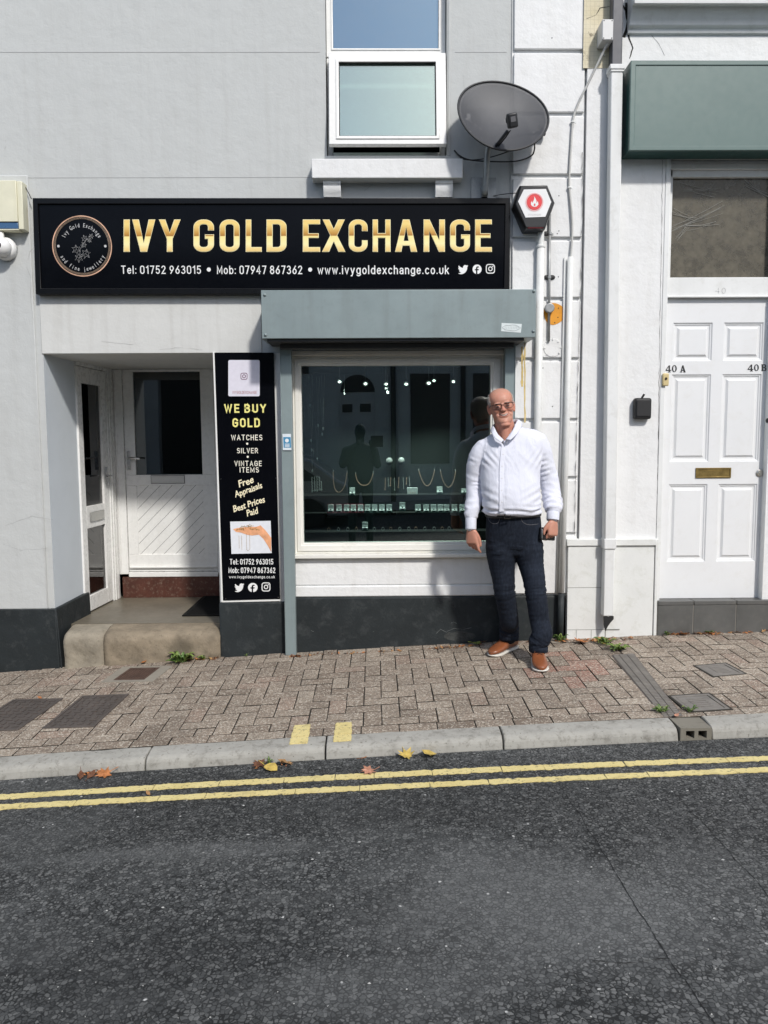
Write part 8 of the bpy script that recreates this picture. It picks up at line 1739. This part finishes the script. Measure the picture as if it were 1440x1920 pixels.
# shoes
M_SHOE = paint('tan_leather', (.235, .075, .028), .38, var=.25, vs=14, fine=.2, fs=200, fd=.0004, coat=.25); M_SOLE = paint('white_sole', (.70, .68, .62), .6, fine=.1); M_LACE2 = flat('brown_lace', (.10, .035, .015), .6)
def shoe(toe, heel, s=1.0):
    d_ = (toe - heel).normalized(); w_ = Vector((d_.y, -d_.x, 0)); L_ = (toe - heel).length
    def G(u, v, z): q = heel + d_*(u*L_) + w_*v; return Vector((q.x, q.y, zg(q.x, q.y) + z + .002))
    mb = MB(); rings = []
    for u, hw, h in [tuple(x) for x in cr([(0.0, .014, .045), (.02, .026, .056), (.08, .033, .066), (.20, .036, .074), (.33, .038, .080), (.45, .041, .070), (.57, .045, .056), (.70, .0475, .044), (.82, .044, .037), (.92, .034, .030), (.98, .020, .024), (1.0, .008, .018)], 3)]:
        rings.append((G(u, .004*math.sin(u*PI), .018 + h/2 - .002), w_*hw*s, Vector((0, 0, h/2*1.02)), 2.5))
    loft(mb, rings, 26); up = mb.build('shoe', M_SHOE, man, smooth=True)
    mb = MB(); top = []; bot = []; N_s = 40
    def outline(t, g=.0):
        a = 2*PI*t; u = .5 - .5*math.cos(a); sd = math.sin(a); uu = max(0, min(1, u)); hw = np.interp(uu, [0, .03, .1, .3, .5, .7, .85, .95, 1.], [.008, .027, .036, .038, .041, .050, .046, .030, .006]) + g
        return uu, math.copysign(hw, sd) if abs(sd) > 1e-6 else 0
    for k in range(N_s): u, v = outline(k/N_s, .003); top.append(G(-.012 + u*1.026, v + .004*math.sin(u*PI), .016)); bot.append(G(-.008 + u*1.018, v*.96 + .004*math.sin(u*PI), .0005 + .008*max(0, (u-.75)/.25)**2))
    mb.add(top + bot, [tuple(range(N_s)), tuple(range(2*N_s-1, N_s-1, -1))] + [(i, (i+1) % N_s, (i+1) % N_s + N_s, i + N_s) for i in range(N_s)]); mb.build('sole', M_SOLE, up, smooth=False, bevel=.003)
    mb = MB()
    for u, h in ((.42, .080), (.48, .073), (.54, .064)): mb.tube(sm([G(u, -.017, .018 + h - .006), G(u + .008, 0, .018 + h + .002), G(u, .017, .018 + h - .006)], 3), .0024, 6); mb.tube(sm([G(u + .012, -.015, .018 + h - .012), G(u, 0, .018 + h + .001), G(u + .012, .015, .018 + h - .012)], 3), .0020, 6)
    mb.tube(sm([G(.40, 0, .105), G(.47, .022, .098), G(.50, .032, .078)], 4), .002, 5); mb.tube(sm([G(.40, 0, .105), G(.46, -.024, .096), G(.47, -.030, .080)], 4), .002, 5)
    for v in (-.022, .022): mb.tube(sm([G(.38, v*1.15, .088), G(.50, v*1.0, .076), G(.60, v*.75, .066)], 4), .0012, 5)
    mb.build('lace', M_LACE2, up)
shoe(sL_t, sL_h); shoe(sR_t, sR_h)
# turned hems
for A, r in ((LEG_L, .0645), (LEG_R, .0605)):
    c = A[-1][0]; mb = MB(); n = 28; vs = []
    for dz, q in ((.016, r*.90), (.012, r*1.0), (-.016, r*1.0), (-.018, r*.92)): vs += [c + Vector((q*math.cos(2*PI*j/n), q*math.sin(2*PI*j/n), dz + .004*math.sin(3*2*PI*j/n))) for j in range(n)]
    mb.add(vs, [(i*n+j, i*n+(j+1) % n, (i+1)*n+(j+1) % n, (i+1)*n+j) for i in range(3) for j in range(n)]); mb.build('hem', M_DEN, jeans, smooth=True)
# small black case in the right-hand fist
dR_ = Vector((-.05, -.16, -1)).normalized(); ac2 = Vector((-.80, -.60, 0)); ac2 = (ac2 - dR_*ac2.dot(dR_)).normalized(); pn2 = Vector((-.58, .80, 0)); pn2 = (pn2 - dR_*pn2.dot(dR_) - ac2*pn2.dot(ac2)).normalized()
cc_ = KR + pn2*.030 - dR_*.004 + ac2*.024
mb = MB(); mb.box(-.075, .062, -.011, .011, -.040, .040); mb.v = [tuple(cc_ + ac2*(-v[0])*-1 + pn2*v[1] + dR_*v[2]) for v in mb.v]
cs_ = empty('black_case', cc_, 'small shiny black case or phone held in the fist of the man', 'case'); mb.build('shell', flat('case_black', (.008, .008, .009), .22), cs_, bevel=.008, seg=3)
mb = MB(); mb.box(.050, .056, -.0115, .0115, -.028, .032); mb.v = [tuple(cc_ + ac2*v[0] + pn2*v[1] + dR_*v[2]) for v in mb.v]; mb.build('metal_clasp', flat('clasp_silver', (.5, .5, .5), .25, .9), cs_, bevel=.001)
# ---------------- the photographer, who stands behind the camera and shows only in the glass
mb = MB(); bx, by = -.20, -5.68; gz = zr(bx, by)
def Z(z): return gz + z
loft(mb, [(Vector((bx, by, Z(z))), Vector((w, 0, 0)), Vector((0, dd, 0)), 2.3) for z, w, dd in ((.86, .16, .12), (1.0, .18, .13), (1.2, .19, .13), (1.38, .205, .12), (1.45, .17, .10), (1.49, .08, .07))], 28)
for s in (-1, 1):
    limb(mb, [(Vector((bx + s*.09, by, Z(.92))), .095), (Vector((bx + s*.11, by, Z(.50))), .065), (Vector((bx + s*.13, by, Z(.09))), .05)])
    limb(mb, [(Vector((bx + s*.09, by, Z(.92))), .09), (Vector((bx + s*.10, by - .01, Z(.6))), .07)]); limb(mb, [(Vector((bx + s*.13, by + .03, Z(.035))), .04), (Vector((bx + s*.15, by + .16, Z(.03))), .036)], .8)
    limb(mb, [(Vector((bx + s*.19, by, Z(1.40))), .065), (Vector((bx + s*.25, by + .05, Z(1.18))), .055), (Vector((bx + s*.12 + .05, by + .26, Z(1.46))), .04)])
    mb.ell((bx + s*.08 + .07, by + .30, Z(1.50)), (.032, .03, .042))
limb(mb, [(Vector((bx, by, Z(1.47))), .06), (Vector((bx, by + .02, Z(1.60))), .06)]); mb.ell((bx, by + .02, Z(1.66)), (.078, .095, .115), 24, 16); mb.ell((bx, by + .12, Z(1.655)), (.014, .02, .02))
ph_ = empty('person', (bx, by, gz), 'person holding up a phone, seen only as a dark reflection in the window', 'person')
pm = remesh(mb, .012, 3, 'body'); link('body', pm, ph_, flat('dark_clothes', (.03, .06, .06), .8), smooth=True)
tel = empty('phone', (bx + .14, -5.36, 1.44), 'phone held up in the hands of the person reflected in the window', 'phone'); mb = MB(); mb.box(-.045, .125, -5.372, -5.362, 1.36, 1.52); mb.build('phone_case', M_RUBBER, tel, bevel=.004)
